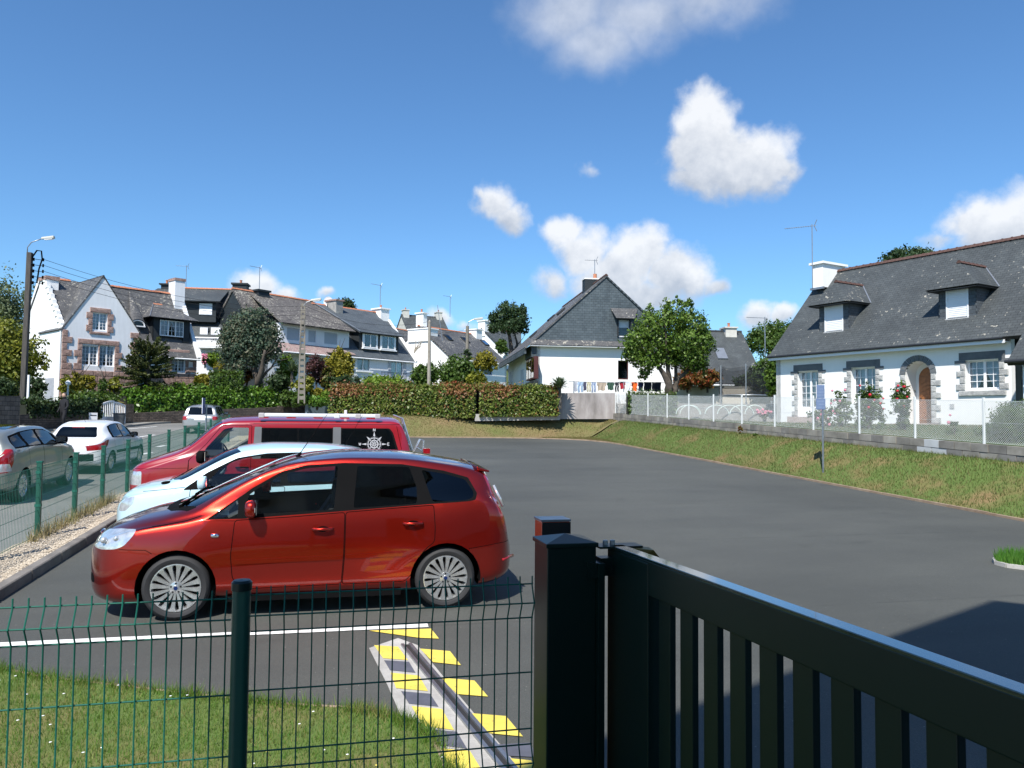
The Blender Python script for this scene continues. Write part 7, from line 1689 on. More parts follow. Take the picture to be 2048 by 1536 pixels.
# ------------------------------------------------------------------ vegetation
LM = dict(
    yg=leafmat('leaf_yellow_green', [(.035, .055, .008), (.13, .15, .015), (.26, .26, .03), (.10, .13, .015)], .5, .3, .9),
    mid=leafmat('leaf_mid_green', [(.018, .04, .008), (.045, .09, .015), (.09, .15, .025), (.05, .10, .015)], .45, .3, .9),
    laurel=leafmat('leaf_laurel', [(.02, .06, .008), (.05, .13, .012), (.11, .22, .02), (.16, .27, .05)], .35, .3, 2.),
    dark=leafmat('leaf_dark', [(.010, .022, .007), (.022, .045, .012), (.04, .07, .02)], .6, .15, .8),
    pine=leafmat('leaf_pine', [(.012, .03, .010), (.025, .055, .018), (.045, .08, .025)], .6, .15, .6),
    blue=leafmat('leaf_blue_cypress', [(.022, .05, .032), (.045, .085, .055), (.085, .125, .08), (.16, .15, .10)], .7, .2, .7),
    pale=leafmat('leaf_pale', [(.05, .08, .03), (.11, .15, .07), (.19, .23, .13)], .6, .3, .6),
    gold=leafmat('leaf_gold', [(.06, .065, .006), (.19, .17, .012), (.32, .28, .03)], .6, .25, 1.),
    lime=leafmat('leaf_lime', [(.06, .11, .01), (.15, .25, .02), (.24, .34, .05)], .5, .35, 1.5),
    purple=leafmat('leaf_purple', [(.025, .010, .014), (.06, .02, .026), (.10, .04, .035)], .5, .2, 1.),
    red=leafmat('leaf_photinia', [(.10, .022, .012), (.26, .05, .022), (.13, .14, .03), (.34, .11, .05)], .4, .3, 1.3),
    russet=leafmat('leaf_mixed_hedge', [(.025, .05, .010), (.065, .105, .018), (.10, .15, .025), (.15, .075, .03), (.17, .21, .045), (.24, .11, .045)], .4, .3, 1.1),
    rust=leafmat('leaf_rust', [(.14, .07, .03), (.24, .10, .04), (.30, .15, .06)], .5, .25, 1.5), hmix=leafmat('leaf_clipped_hedge', [(.02, .045, .008), (.06, .11, .015), (.11, .17, .025), (.16, .15, .04), (.20, .27, .05)], .4, .3, 1.2),
    apple=leafmat('leaf_apple', [(.018, .045, .008), (.05, .105, .014), (.11, .19, .028), (.18, .27, .05)], .4, .35, .9))
BARK = stops_mat('bark', 6, [(.3, (.045, .035, .028)), (.7, (.12, .10, .08))], .95, .8, 30); BARK2 = stops_mat('bark_grey', 5, [(.3, (.07, .065, .055)), (.7, (.17, .15, .13))], .95, .8, 25)
CORE = mat('dark_core', (.012, .016, .008), .95)  # solid dark box put inside hedges, inner shade in its colour
def leaves(name, P, N_, size, m_, seed=0, parent=None, asp=.55, up_=0., **kw):
    rs = np.random.RandomState(seed); P = np.asarray(P, float); n = len(P); N_ = np.asarray(N_, float)+rs.normal(size=(n, 3))*.75; N_[:, 2] += up_
    N_ /= np.linalg.norm(N_, axis=1)[:, None]+1e-9; t = rs.normal(size=(n, 3)); t -= (t*N_).sum(1)[:, None]*N_; t /= np.linalg.norm(t, axis=1)[:, None]+1e-9; b = np.cross(N_, t)
    s = (size*(.6+.8*rs.rand(n)))[:, None]; V = np.stack([P-t*s, P+b*s*asp, P+t*s, P-b*s*asp], 1)
    V[:, 1] += N_*s*.18; V[:, 3] += N_*s*.18
    return np_mesh(name, V.reshape(-1, 3), np.arange(4*n).reshape(-1, 4), m_, parent, rnd=rs.rand(n), **kw)
def blobpts(blobs, n, seed, clump=18, shell=.55, cs=.16):
    rs = np.random.RandomState(seed); A = np.array([(b[3]*b[4]+b[4]*b[5]+b[3]*b[5]) for b in blobs]); A = A/A.sum(); P = []; Q = []
    for b, a in zip(blobs, A):
        k = max(1, int(n*a/clump)); d = rs.normal(size=(k, 3)); d /= np.linalg.norm(d, axis=1)[:, None]; r = (shell+(1.06-shell)*rs.rand(k)**.45)*np.where(rs.rand(k) < .14, 1.+.32*rs.rand(k), 1.); c = np.array(b[:3]); R_ = np.array(b[3:6])
        cc = c+d*r[:, None]*R_; cc = np.repeat(cc, clump, 0)+rs.normal(size=(k*clump, 3))*R_.mean()*cs; P.append(cc); Q.append(np.repeat(d, clump, 0))
    return np.concatenate(P), np.concatenate(Q)
def pxblobs(L_, D, dk=1., seed=0):
    """ellipsoids measured off the photograph: centre x, y and radii in px, at depth D"""
    r = random.Random(seed); out = []
    for e in L_:
        x, y, rx, ry = e[:4]; dd = D+(e[4] if len(e) > 4 else r.uniform(-.4, .4)*rx*D/FPX); p = W(x, y, dd); k = dd/FPX; out.append((p.x, p.y, p.z, rx*k, rx*k*dk, ry*k))
    return out
def fill(x0, x1, y0, y1, k, r, rr=.36):
    w, h = x1-x0, y1-y0; out = []
    for i in range(k):
        a = r.random()*6.28; q = r.random()**.5; s_ = rr*(.7+.5*r.random()); out.append((x0+w/2+math.cos(a)*q*w*(.5-s_*.8), y0+h/2+math.sin(a)*q*h*(.5-s_*.8), w*s_, h*s_))
    return out
def bush(name, label, box, D, mk, n=1600, leaf=.10, seed=0, cat='bush', group=None, k=7, rr=.34, core=True, parent=None):
    r = random.Random(seed); x0, x1, y0, y1 = box; B = pxblobs(fill(x0, x1, y0, y1, k, r, rr), D, 1., seed); P, Q = blobpts(B, n, seed)
    g = zat((x0+x1)/2, y1, D); P[:, 2] = np.maximum(P[:, 2], g-.3)
    c = W((x0+x1)/2, y1, D); root = empty(name, (c.x, c.y, c.z), 0, label, cat, group); P -= np.array(c)
    leaves('foliage', P, Q, leaf, LM[mk] if isinstance(mk, str) else mk, seed, root)
    if core:
        m = MB()
        for b in B: m.ball((b[0]-c.x, b[1]-c.y, b[2]-c.z), 1., 4); 
        m = MB()
        for b in B[:4]:
            p = Vector(b[:3])-c; m.tube([(p.x*.1, p.y*.1, -.3), p*.5+Vector((0, 0, -.1)), p], [.05, .035, .01], 5)
        m.build('stem', BARK, root)
    return root
def tree(name, label, base, D, limbs, blobs, n, leaf, mk, seed=0, tr=.2, bark=None, cat='tree', group=None, asp=.55, cs=.2, shell=.42, depthk=1., clump=18, tone=0.):
    """limbs: lists of (x, y, radius m) in px at depth D"""
    c = W(base[0], base[1], D); root = empty(name, (c.x, c.y, c.z), 0, label, cat, group); r = random.Random(seed); m = MB()
    for L_ in limbs:
        off = r.uniform(-1, 1)*1.2 if len(limbs) > 1 else 0; pts = []; k = len(L_)
        for i, (x, y, rd) in enumerate(L_): t = i/(k-1); pts.append(W(x, y, D+off*t)-c)
        q = [pts[0]]; R_ = [L_[0][2]]
        for i in range(1, k):
            for s_ in (.33, .66, 1.): q.append(pts[i-1].lerp(pts[i], s_)+Vector((r.uniform(-1, 1), r.uniform(-1, 1), 0))*L_[i][2]*.5); R_.append(L_[i-1][2]+(L_[i][2]-L_[i-1][2])*s_)
        m.tube(q, R_, 8)
        for t in range(6):                                 # twigs
            i = r.randrange(len(q)//2, len(q)); e = q[i]+Vector((r.uniform(-1, 1), r.uniform(-1, 1), r.uniform(.1, 1.2)))*1.1; m.tube([q[i], (q[i]+e)/2+Vector((.1, 0, 0)), e], [R_[i]*.5, .02, .008], 5)
    m.build('trunk', bark or BARK, root, smooth='all')
    B = pxblobs(blobs, D, depthk, seed); P, Q = blobpts(B, n, seed, clump, shell, cs); P -= np.array(c)
    leaves('crown', P, Q, leaf, LM[mk], seed, root, asp); return root
def hedge(name, label, path, w, z0f, z1f, mk, dens, leaf, seed=0, cat='hedge', rough=.05, tops=.3):
    """clipped hedge along a path of world (x, y)"""
    rs = np.random.RandomState(seed); P = []; Q = []; m = MB(); root = empty(name, (0, 0, 0), 0, label, cat)
    for a, b in zip(path, path[1:]):
        a = Vector(a); b = Vector(b); L_ = (b-a).length; d = (b-a)/L_; q = Vector((-d.y, d.x)); h = z1f((a+b)/2)-z0f((a+b)/2)
        for fc, area in (('f', L_*h), ('b', L_*h*.5), ('t', L_*w)):
            n = int(area*dens*(1.3 if fc == 't' else 1)); t = rs.rand(n); u = rs.rand(n)
            for i in range(n):
                p = a+d*L_*t[i]; zl, zh = z0f(p), z1f(p)
                if fc == 't': o_ = (u[i]-.5)*w; z = zh+rs.normal()*rough+(tops*rs.rand()**6); nn = (0, 0, 1)
                else:
                    s_ = -1 if fc == 'f' else 1; bulge = rs.normal()*rough*1.3; o_ = s_*(w/2+bulge-.04); z = zl+(zh-zl)*u[i]; nn = (q.x*s_, q.y*s_, .3)
                P.append((p.x+q.x*o_, p.y+q.y*o_, z)); Q.append(nn)
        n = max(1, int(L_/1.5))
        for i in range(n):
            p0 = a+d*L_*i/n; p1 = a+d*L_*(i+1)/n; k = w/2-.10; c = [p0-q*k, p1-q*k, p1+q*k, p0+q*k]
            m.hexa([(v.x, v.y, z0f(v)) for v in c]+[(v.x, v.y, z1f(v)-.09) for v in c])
    if mk == 'russet':
        P, Q = np.array(P), np.array(Q); g = np.array([z0f(Vector((p[0], p[1])))+.62*(z1f(Vector((p[0], p[1])))-z0f(Vector((p[0], p[1])))) for p in P]); pr = np.clip((P[:, 2]-g)/.25, 0, 1)*(.35+.5*(np.sin(P[:, 0]*.9+1)+np.sin(P[:, 0]*2.3))/2); rd = rs.rand(len(P)) < pr+.04
        leaves('reddish_tips', P[rd], Q[rd], leaf, LM['rust'], seed, root); P, Q = P[~rd], Q[~rd]
    leaves('foliage', P, Q, leaf, LM['hmix'] if mk == 'russet' else LM[mk], seed, root); m.build('dark_core', CORE, root); return root
def wxy(x, D): return hx(x, D)
# clipped hedges
def zline(pa, pb):                       # height along a line given two world points (x, y, z)
    a = Vector(pa[:2]); d = Vector(pb[:2])-a; l2 = d.length_squared
    return lambda p: pa[2]+(pb[2]-pa[2])*((Vector((p.x, p.y))-a).dot(d)/l2)
def ghedge(name, label, xa, Da, xb, Db, ta, tb, ba, bb, w, mk, dens, leaf, seed, **kw):
    A = W(xa, ta, Da); B = W(xb, tb, Db); A0 = W(xa, ba, Da); B0 = W(xb, bb, Db)
    return hedge(name, label, [A.xy, B.xy], w, zline(A0, B0), zline(A, B), mk, dens, leaf, seed, **kw)
ghedge('hedge', 'wide clipped hedge of mixed green and russet leaves at the far end of the lot', 666, 41.5, 955, 40.6, 778, 779, 832, 836, 1.2, 'russet', 760, .068, 1, rough=.10, tops=.25)
ghedge('hedge', 'shorter clipped green and russet hedge beside the curved concrete wall', 958, 40.6, 1114, 41.0, 779, 780, 834, 832, 1.2, 'russet', 760, .068, 2, rough=.10, tops=.2)
ghedge('hedge', 'long laurel hedge on top of the dark stone wall below the monkey puzzle tree', 246, 47.5, 552, 56, 789, 784, 826, 818, 1.0, 'laurel', 330, .11, 3, rough=.10, tops=.4)
ghedge('hedge', 'dark low hedge on the wall behind the walking person', 42, 36.8, 192, 42.2, 806, 808, 838, 836, .8, 'dark', 260, .09, 4)
ghedge('hedge', 'olive green clipped hedge behind the laurel hedge', 418, 53, 484, 54, 749, 750, 785, 782, 1.6, 'mid', 260, .10, 5)
ghedge('hedge', 'yellow green clipped hedge in the garden of the second house', 432, 57, 478, 58, 732, 732, 752, 752, 1.5, 'gold', 260, .10, 6)
ghedge('hedge', 'clipped bay hedge behind the white chain link, in front of the apple tree', 1254, 40, 1352, 40, 790, 793, 829, 831, .9, 'mid', 420, .06, 7)
# trees
r0 = random.Random(9)
tree('tree', 'loose pale green tree rising behind the wooden lamp pole', (20, 800), 62, [[(25, 800, .25), (25, 700, .18), (15, 600, .08)]], fill(-50, 60, 545, 770, 14, r0, .26)+[(75, 600, 22, 30), (85, 640, 16, 25)], 9000, .13, 'pale', 1, cs=.2)
tree('tree', 'broad yellow green tree at the left edge beside the wooden pole', (35, 820), 44, [[(35, 820, .2), (35, 740, .15), (30, 700, .05)]], fill(-60, 70, 640, 800, 16, r0, .28)+[(76, 700, 18, 24), (80, 730, 14, 16), (10, 680, 34, 34)], 14000, .11, 'yg', 2)
bush('bush', 'dark round shrub behind the foot of the wooden pole', (52, 90, 750, 806), 43, 'dark', 1800, .09, 3)
def monkey_puzzle():
    D = 50; c = W(294, 800, D); root = empty('monkey_puzzle_tree', (c.x, c.y, c.z), 0, 'dark spiky monkey puzzle tree in front of the pink granite house', 'tree'); r = random.Random(3)
    k = D/FPX; m = MB(); m.tube([(0, 0, -.2), (0.0, 0, 1.2), (.03, 0, 3.4)], [.30, .22, .08], 10); m.build('trunk', BARK, root, smooth='all')
    br = MB(); V = []; N_ = []
    for i in range(150):
        t = r.random(); zz = .85+2.55*t; az = r.random()*6.28; Rr = 1.85*math.sqrt(max(0, 1-((t-.08)/1.0)**2))*(.8+.3*r.random()); rise = .35+.9*t-(.5 if t < .2 else 0)
        pts = []
        for j in range(7):
            q = j/6; p = Vector((math.cos(az)*Rr*q, math.sin(az)*Rr*q, zz+rise*q*q*.55-.35*q*(1-t)*1.2)); pts.append(p)
        br.tube(pts, [.05, .05, .048, .045, .04, .034, .02], 5)
        for j in range(26):
            q = .3+.7*j/25; a = q*6; i_ = min(5, int(a)); p = pts[i_].lerp(pts[i_+1], a-i_)
            for _ in range(3): 
                n_ = Vector((r.uniform(-1, 1), r.uniform(-1, 1), r.uniform(-1, 1))).normalized(); V.append(p+n_*.06); N_.append(n_)
    br.build('branches', LM['dark'], root, kind='stuff'); leaves('crown', V, N_, .095, leafmat('leaf_monkey', [(.015, .025, .008), (.035, .05, .012), (.09, .10, .02)], .5, .1, 1.), 3, root, .35)
monkey_puzzle()
tree('cypress_tree', 'large blue green cypress with a forked trunk between the second and third houses', (515, 788), 56, [[(516, 790, .36), (514, 760, .28), (503, 720, .16), (488, 690, .07)], [(516, 775, .26), (524, 735, .17), (530, 700, .08)], [(520, 758, .12), (542, 735, .07), (556, 715, .03)]],
    [(498, 652, 32, 26), (478, 682, 32, 32), (525, 672, 30, 28), (465, 705, 20, 36), (500, 700, 34, 26), (540, 690, 18, 30), (475, 735, 18, 18), (512, 640, 24, 18), (488, 638, 18, 14), (462, 668, 16, 22), (545, 660, 13, 16), (455, 690, 12, 28), (520, 715, 16, 14)], 17000, .105, 'blue', 5, cs=.24, shell=.3)
tree('pine_tree', 'tall umbrella pine with two bare trunks beside the centre house', (1018, 745), 66, [[(1020, 745, .22), (1022, 700, .20), (1018, 672, .14), (1010, 640, .06)], [(1021, 715, .12), (1034, 690, .10), (1030, 665, .06)]],
    [(1016, 622, 22, 14), (1000, 640, 20, 16), (1035, 640, 19, 20), (990, 656, 14, 8), (1020, 652, 24, 13), (1045, 658, 11, 9), (1044, 622, 9, 14), (1008, 612, 10, 8), (985, 634, 9, 6)], 8000, .10, 'pine', 6, tr=.1, cs=.18)
tree('apple_tree', 'leafy apple tree with spreading limbs beside the washing line', (1345, 796), 43, [[(1343, 800, .24), (1338, 770, .22), (1322, 738, .12), (1300, 712, .07), (1280, 690, .03)], [(1345, 790, .2), (1358, 756, .14), (1378, 738, .09), (1400, 700, .04)], [(1340, 765, .14), (1336, 730, .12), (1332, 690, .07), (1330, 650, .03)], [(1350, 775, .10), (1352, 735, .09), (1362, 690, .05), (1372, 640, .02)]],
    [(1300, 655, 30, 26), (1340, 640, 30, 24), (1380, 650, 32, 26), (1275, 690, 28, 26), (1320, 690, 36, 28), (1365, 690, 40, 26), (1405, 690, 22, 24), (1270, 715, 20, 18), (1300, 722, 26, 16), (1340, 715, 24, 16), (1385, 722, 28, 16), (1412, 670, 14, 20), (1258, 702, 14, 16), (1333, 615, 9, 18), (1365, 612, 8, 18), (1300, 625, 10, 16), (1382, 615, 7, 18), (1350, 604, 5, 12), (1288, 745, 14, 12), (1400, 735, 16, 12)], 17000, .085, 'apple', 7, cs=.19, shell=.35)
tree('tree', 'dark rounded tree behind the brown roofed house', (690, 680), 95, [[(690, 690, .3), (690, 640, .15)]], [(690, 612, 18, 13), (680, 618, 12, 10), (700, 620, 12, 9)], 2500, .16, 'dark', 8)
tree('tree', 'wide dark tree mass on the hill behind the cream gable', (1540, 720), 110, [[(1540, 720, .4), (1540, 670, .2)]], [(1505, 682, 16, 14), (1530, 668, 24, 18), (1560, 664, 24, 18), (1590, 670, 24, 20), (1545, 690, 40, 16), (1495, 695, 12, 10)], 7000, .2, 'mid', 9)
tree('tree', 'dark pine tops showing above the ridge of the right house', (1815, 580), 70, [[(1815, 640, .3), (1815, 530, .2)]], [(1790, 513, 20, 9), (1815, 509, 24, 9), (1845, 511, 24, 8), (1820, 520, 44, 9), (1860, 520, 16, 8)], 3500, .15, 'pine', 10)
tree('small_tree', 'little yellow green round-headed tree near the low white house', (964, 790), 60, [[(964, 790, .1), (962, 750, .08), (968, 725, .04)]], [(972, 722, 17, 14), (962, 730, 13, 11), (984, 732, 9, 9), (966, 713, 10, 7)], 2200, .10, 'gold', 11)
tree('conifer', 'golden conifer in the garden of the third house', (672, 785), 58, [[(672, 785, .15), (672, 710, .06)]], [(678, 712, 12, 14), (672, 730, 24, 20), (688, 735, 18, 22), (660, 745, 16, 16), (684, 760, 20, 18), (680, 702, 6, 9), (694, 715, 7, 12)], 5500, .10, 'gold', 12, cs=.2)
tree('conifer', 'small golden conifer by the pink granite base', (153, 800), 46.5, [[(153, 800, .08), (153, 760, .04)]], [(153, 757, 9, 10), (152, 772, 12, 12), (154, 788, 14, 12), (147, 765, 7, 8), (161, 770, 7, 9)], 2600, .07, 'gold', 13)
tree('ornamental_tree', 'purple leaved small tree in front of the third house door', (632, 790), 57, [[(634, 790, .08), (632, 740, .05)]], [(632, 728, 15, 16), (622, 740, 10, 14), (643, 738, 10, 15), (636, 752, 13, 14)], 2600, .09, 'purple', 14)
for (x, y, r_) in ((206, 762, 6), (207, 772, 9.5), (206, 787, 8)): pass
tree('topiary', 'little clipped topiary of stacked green balls in the left garden', (206, 798), 46.5, [[(206, 798, .05), (206, 762, .03)]], [(206, 762, 6, 5), (207, 773, 9, 7), (205, 788, 8, 6)], 1500, .05, 'mid', 15)
B = [('low yellow green bush left of the small golden conifer', (122, 146, 752, 790), 48, 'yg', 900), ('yellowish bush against the pink granite base of the left house', (160, 192, 750, 785), 48, 'gold', 1300), ('loose flowering bush right of the topiary', (212, 242, 752, 785), 48, 'yg', 900),
     ('low border of orange and green flowers above the left wall', (150, 245, 782, 808), 46, 'mid', 1600), ('dark low bush under the monkey puzzle tree', (300, 362, 766, 790), 51, 'dark', 1500), ('lime bush at the corner of the granite wall', (343, 372, 762, 782), 51, 'lime', 800),
     ('variegated cream and green bush beside the olive hedge', (392, 428, 748, 785), 53, 'gold', 1500), ('green bush below the pink flowers', (378, 412, 765, 790), 52, 'mid', 1000), ('bright climbing leaves on the wall of the second house', (410, 452, 705, 730), 58, 'lime', 1300),
     ('reddish bush left of the cypress trunk', (478, 508, 738, 765), 58, 'red', 900), ('round bright green bush in front of the third house', (556, 592, 712, 765), 59, 'lime', 2300), ('dark garden bushes right of the cypress trunk', (535, 580, 745, 790), 56, 'dark', 1700),
     ('olive bush behind the concrete pole', (590, 630, 750, 790), 56, 'yg', 1500), ('rust tinged bush beside the purple tree', (640, 668, 735, 790), 57, 'russet', 1800), ('dark green rounded shrub under the golden conifer', (664, 700, 750, 785), 56, 'dark', 1600),
     ('grey green shrub between golden conifer and bright bush', (692, 722, 752, 785), 56, 'blue', 1200), ('bright green bush below the balcony of the fourth house', (722, 806, 752, 784), 58, 'lime', 3200), ('yellow flowering low bush by the street', (620, 650, 778, 800), 54, 'gold', 800),
     ('small green bush by the driveway wall', (640, 668, 780, 802), 54, 'lime', 800), ('low mixed planting above the dark wall', (560, 615, 785, 812), 55, 'mid', 1600), ('leafy low hedge of the driveway', (604, 664, 792, 812), 54, 'laurel', 1700),
     ('big dark green hedge mass left of the round wooden pole', (826, 880, 726, 775), 62, 'mid', 3000), ('large rounded green shrub right of the round wooden pole', (872, 950, 712, 780), 60, 'mid', 4200), ('shrub with russet tips above the clipped hedge', (878, 915, 762, 785), 56, 'red', 900),
     ('green shrub trailing to the corner of the centre house', (935, 975, 745, 785), 58, 'yg', 1600), ('low red and green shrubs left of the centre house', (960, 1006, 766, 785), 54, 'russet', 1100), ('small bush hiding the lower floor of the fourth house', (808, 835, 762, 782), 58, 'mid', 700),
     ('round green bush far behind the low white house', (992, 1012, 678, 705), 95, 'mid', 900), ('glossy red leaved photinia hedge left of the trampoline', (1352, 1398, 742, 776), 49, 'red', 2400), ('red and green photinia bush right beside the trampoline net', (1390, 1440, 740, 776), 49, 'red', 2600),
     ('dark shrub seen through the trampoline net', (1468, 1530, 748, 782), 50, 'dark', 1900), ('leafy green shrub between trampoline and right house', (1500, 1552, 712, 780), 48, 'mid', 2400), ('green climbing leaves at the left corner of the right house', (1532, 1556, 705, 790), 39, 'apple', 1600),
     ('large dark shrub at the right edge behind the chain link', (1990, 2090, 795, 900), 19, 'mid', 5200), ('low shrub with pink flowers at the right edge', (1955, 2000, 845, 880), 21, 'mid', 900), ('dark hedge mass behind the far left wall', (-40, 45, 760, 800), 42, 'dark', 2200)]
for i, (lb, bx_, D, mk, n) in enumerate(B): bush('bush', lb, bx_, D, mk, int(n*1.25), (bx_[1]-bx_[0])*.0+D*.00205, 40+i)
# roses of the right garden, loose bushes with red heads
FL = mat('rose_red', (.55, .01, .03), .5, var=.3); FLP = mat('flower_pink', (.62, .20, .28), .6, var=.3)
def flowers(root, box, D, n, m_, r_=.05, seed=0):
    rr = random.Random(seed); m = MB(); c = root.location
    for _ in range(n): p = W(rr.uniform(box[0], box[1]), rr.uniform(box[2], box[3]), D-rr.random()*.5)-c; m.ball(p, r_*rr.uniform(.7, 1.2), 4)
    m.build('flowers', m_, root, kind='stuff')
for i, (lb, bx_, D, n) in enumerate((('sparse rose bush before the first window of the right house', (1618, 1668, 800, 868), 27, 900), ('rose bush with pink blooms left of the second window', (1655, 1705, 780, 865), 27, 1300), ('tall rose bush with red blooms under the second window', (1712, 1775, 770, 872), 25.5, 2400),
        ('upright rose bush left of the arched door', (1780, 1826, 770, 880), 24.5, 1500), ('thin young rose right of the arched door', (1890, 1920, 825, 890), 22, 300))):
    rt = bush('rose_bush', lb, bx_, D, 'mid', n, .05, 90+i, 'rose bush', k=8, rr=.26); flowers(rt, (bx_[0]+6, bx_[1]-6, bx_[2], bx_[2]+50), D, 7 if i != 4 else 2, FL if i in (2, 3) else FLP, .045, i)
rt = bush('flowering_plant', 'low plant with bright pink flowers near the left corner of the right house', (1512, 1546, 818, 835), 33, 'mid', 350, .05, 99, 'plant', k=4); flowers(rt, (1514, 1544, 818, 830), 33, 26, FLP, .05, 8)
for lb, bx_, D in (('pink hydrangea at the corner of the granite house', (404, 416, 708, 728), 55),): rt = bush('flowering_plant', lb, bx_, D, 'mid', 400, .09, 98, 'plant', k=4); flowers(rt, bx_, D, 30, FLP, .055, 9)
def spiky(name, label, x, y, D, h, n, seed, m_):
    c = W(x, y, D); root = empty(name, tuple(c), 0, label, 'plant'); r = random.Random(seed); V = []; F = []
    for i in range(n):
        az = r.random()*6.28; el = r.uniform(.05, 1.35); L_ = h*r.uniform(.7, 1.); w = .035; d = Vector((math.cos(az)*math.cos(el), math.sin(az)*math.cos(el), math.sin(el))); s_ = Vector((-math.sin(az), math.cos(az), 0))*w; b = len(V)
        p0 = Vector((0, 0, h*.35)); p1 = p0+d*L_*.6; p2 = p0+d*L_+Vector((0, 0, -.12*L_)); V += [p0-s_, p0+s_, p1+s_, p1-s_, p2]; F += [(b, b+1, b+2, b+3), (b+3, b+2, b+4, b+4)]
    me = MB(); me.v = [tuple(v) for v in V]; me.f = [f if f[2] != f[3] else f[:3] for f in F]; me.m = [0]*len(F); me.build('leaves', m_, root, fixn=False, kind='stuff'); m = MB(); m.tube([(0, 0, -.8), (0, 0, h*.4)], [.12, .09], 8); m.build('trunk', BARK2, root)
SPK = mat('cordyline_leaf', (.10, .14, .06), .5, var=.4, sc=3)
spiky('cordyline', 'spiky cordyline between the hedge and the curved concrete wall', 1119, 787, 40.5, .85, 130, 3, SPK); spiky('cordyline', 'spiky cordyline in the garden left of the concrete pole', 584, 755, 57, 1.2, 110, 4, SPK)
# ------------------------------------------------------------------ walls, street furniture, garden things
STONEW = None
def stonewall_mat(name, a, b, mo, bw=.34, bh=.11):
    m_, nt, bs, o = newmat(name); v = objco(nt); sp = nt.nodes.new('ShaderNodeSeparateXYZ'); nt.links.new(v, sp.inputs[0]); ad = nt.nodes.new('ShaderNodeMath'); ad.operation = 'ADD'; nt.links.new(sp.outputs[0], ad.inputs[0]); nt.links.new(sp.outputs[1], ad.inputs[1])
    cb = nt.nodes.new('ShaderNodeCombineXYZ'); nt.links.new(ad.outputs[0], cb.inputs[0]); nt.links.new(sp.outputs[2], cb.inputs[1]); br = nt.nodes.new('ShaderNodeTexBrick'); nt.links.new(cb.outputs[0], br.inputs['Vector']); br.inputs['Scale'].default_value = 1.
    br.inputs['Brick Width'].default_value = bw; br.inputs['Row Height'].default_value = bh; br.inputs['Mortar Size'].default_value = .012; br.inputs['Color1'].default_value = (*a, 1); br.inputs['Color2'].default_value = (*b, 1); br.inputs['Mortar'].default_value = (*mo, 1)
    c = mixc(nt, 1., br.outputs['Color'], ramp(nt, noise(nt, v, 2.5, 6), [(.3, (.6, .6, .6)), (.7, (1.25, 1.25, 1.25))]), 'MULTIPLY'); nt.links.new(c, bs.inputs['Base Color']); bs.inputs['Roughness'].default_value = .95
    bump(nt, bs, noise(nt, v, 8, 5), .8, .05); return m_
SW = stonewall_mat('dark_stone_wall', (.07, .055, .045), (.13, .10, .08), (.03, .027, .024)); SWB = stonewall_mat('brown_stone_pier', (.20, .13, .08), (.30, .21, .14), (.05, .04, .035), .24, .09)
def gwall(name, label, xa, Da, xb, Db, ta, tb, ba, bb, th, m_, cat='wall', cope=None):
    A = W(xa, ta, Da); B = W(xb, tb, Db); za, zb = zat(xa, ba, Da), zat(xb, bb, Db); d = (B-A).xy.normalized(); q = Vector((-d.y, d.x))*th; root = empty(name, (A.x, A.y, 0), 0, label, cat)
    P = [Vector((0, 0)), (B-A).xy, (B-A).xy+q, q]; m = MB(); m.hexa([(P[0].x, P[0].y, za), (P[1].x, P[1].y, zb), (P[2].x, P[2].y, zb), (P[3].x, P[3].y, za), (P[0].x, P[0].y, A.z), (P[1].x, P[1].y, B.z), (P[2].x, P[2].y, B.z), (P[3].x, P[3].y, A.z)])
    m.build('masonry', m_, root)
    if cope:
        e = q.normalized()*.04; m = MB(); Q = [P[0]-e, P[1]-e, P[2]+e, P[3]+e]; z = [A.z, B.z, B.z, A.z]; m.hexa([(p.x, p.y, z_) for p, z_ in zip(Q, z)]+[(p.x, p.y, z_+.07) for p, z_ in zip(Q, z)]); m.build('coping', cope, root)
    return root
gwall('stone_wall', 'tall dark rough stone wall end at the left edge of the photo', -60, 31.5, 41, 34.5, 791, 792, 876, 872, .6, stonewall_mat('rough_stone', (.10, .085, .07), (.17, .145, .12), (.03, .027, .024), .42, .2))
gwall('stone_wall', 'dark stone wall under the low hedge behind the walking person', 40, 36.2, 192, 41.6, 829, 828, 872, 864, .45, SW); gwall('stone_wall', 'long dark stone wall below the laurel hedge', 268, 46.8, 560, 55, 826, 814, 856, 846, .5, SW)
gwall('stone_wall', 'short dark stone wall left of the blue grey driveway wall', 560, 55, 616, 57, 812, 810, 846, 846, .4, SW); gwall('driveway_wall', 'blue grey painted low wall of the driveway behind the van', 616, 55, 668, 57, 809, 806, 840, 840, .3, mat('blue_grey_wall', (.17, .22, .26), .8))
gwall('gate_pier', 'brown layered stone pier right of the white gate', 251, 45.2, 268, 46.0, 808, 808, 856, 855, .5, SWB); gwall('gate_pier', 'dark stone pier left of the white gate', 190, 41.7, 201, 42.1, 806, 806, 864, 864, .5, SW)
gwall('concrete_wall', 'stained grey concrete wall standing behind the corner of the bank', 1118, 41.3, 1233, 41.9, 786, 786, 838, 838, .2, stops_mat('stained_concrete', .9, [(.3, (.20, .18, .17)), (.5, (.34, .31, .30)), (.7, (.50, .48, .46))], .95, .3, 30, stretch=(1.5, 1.5, .5)))
gwall('kerb_wall', 'low pale concrete footing under the far hedge', 950, 40.0, 1120, 40.6, 828, 829, 842, 840, .25, CONC); gwall('garden_wall', 'long cream garden wall behind the polytunnel hoops', 1345, 50, 1552, 48.8, 776, 775, 812, 812, .2, stops_mat('cream_wall', .8, [(.3, (.42, .39, .34)), (.7, (.60, .56, .48))], .9, .2, 30, stretch=(1, 1, .4)), cope=mat('cope_grey', (.30, .29, .27), .9))
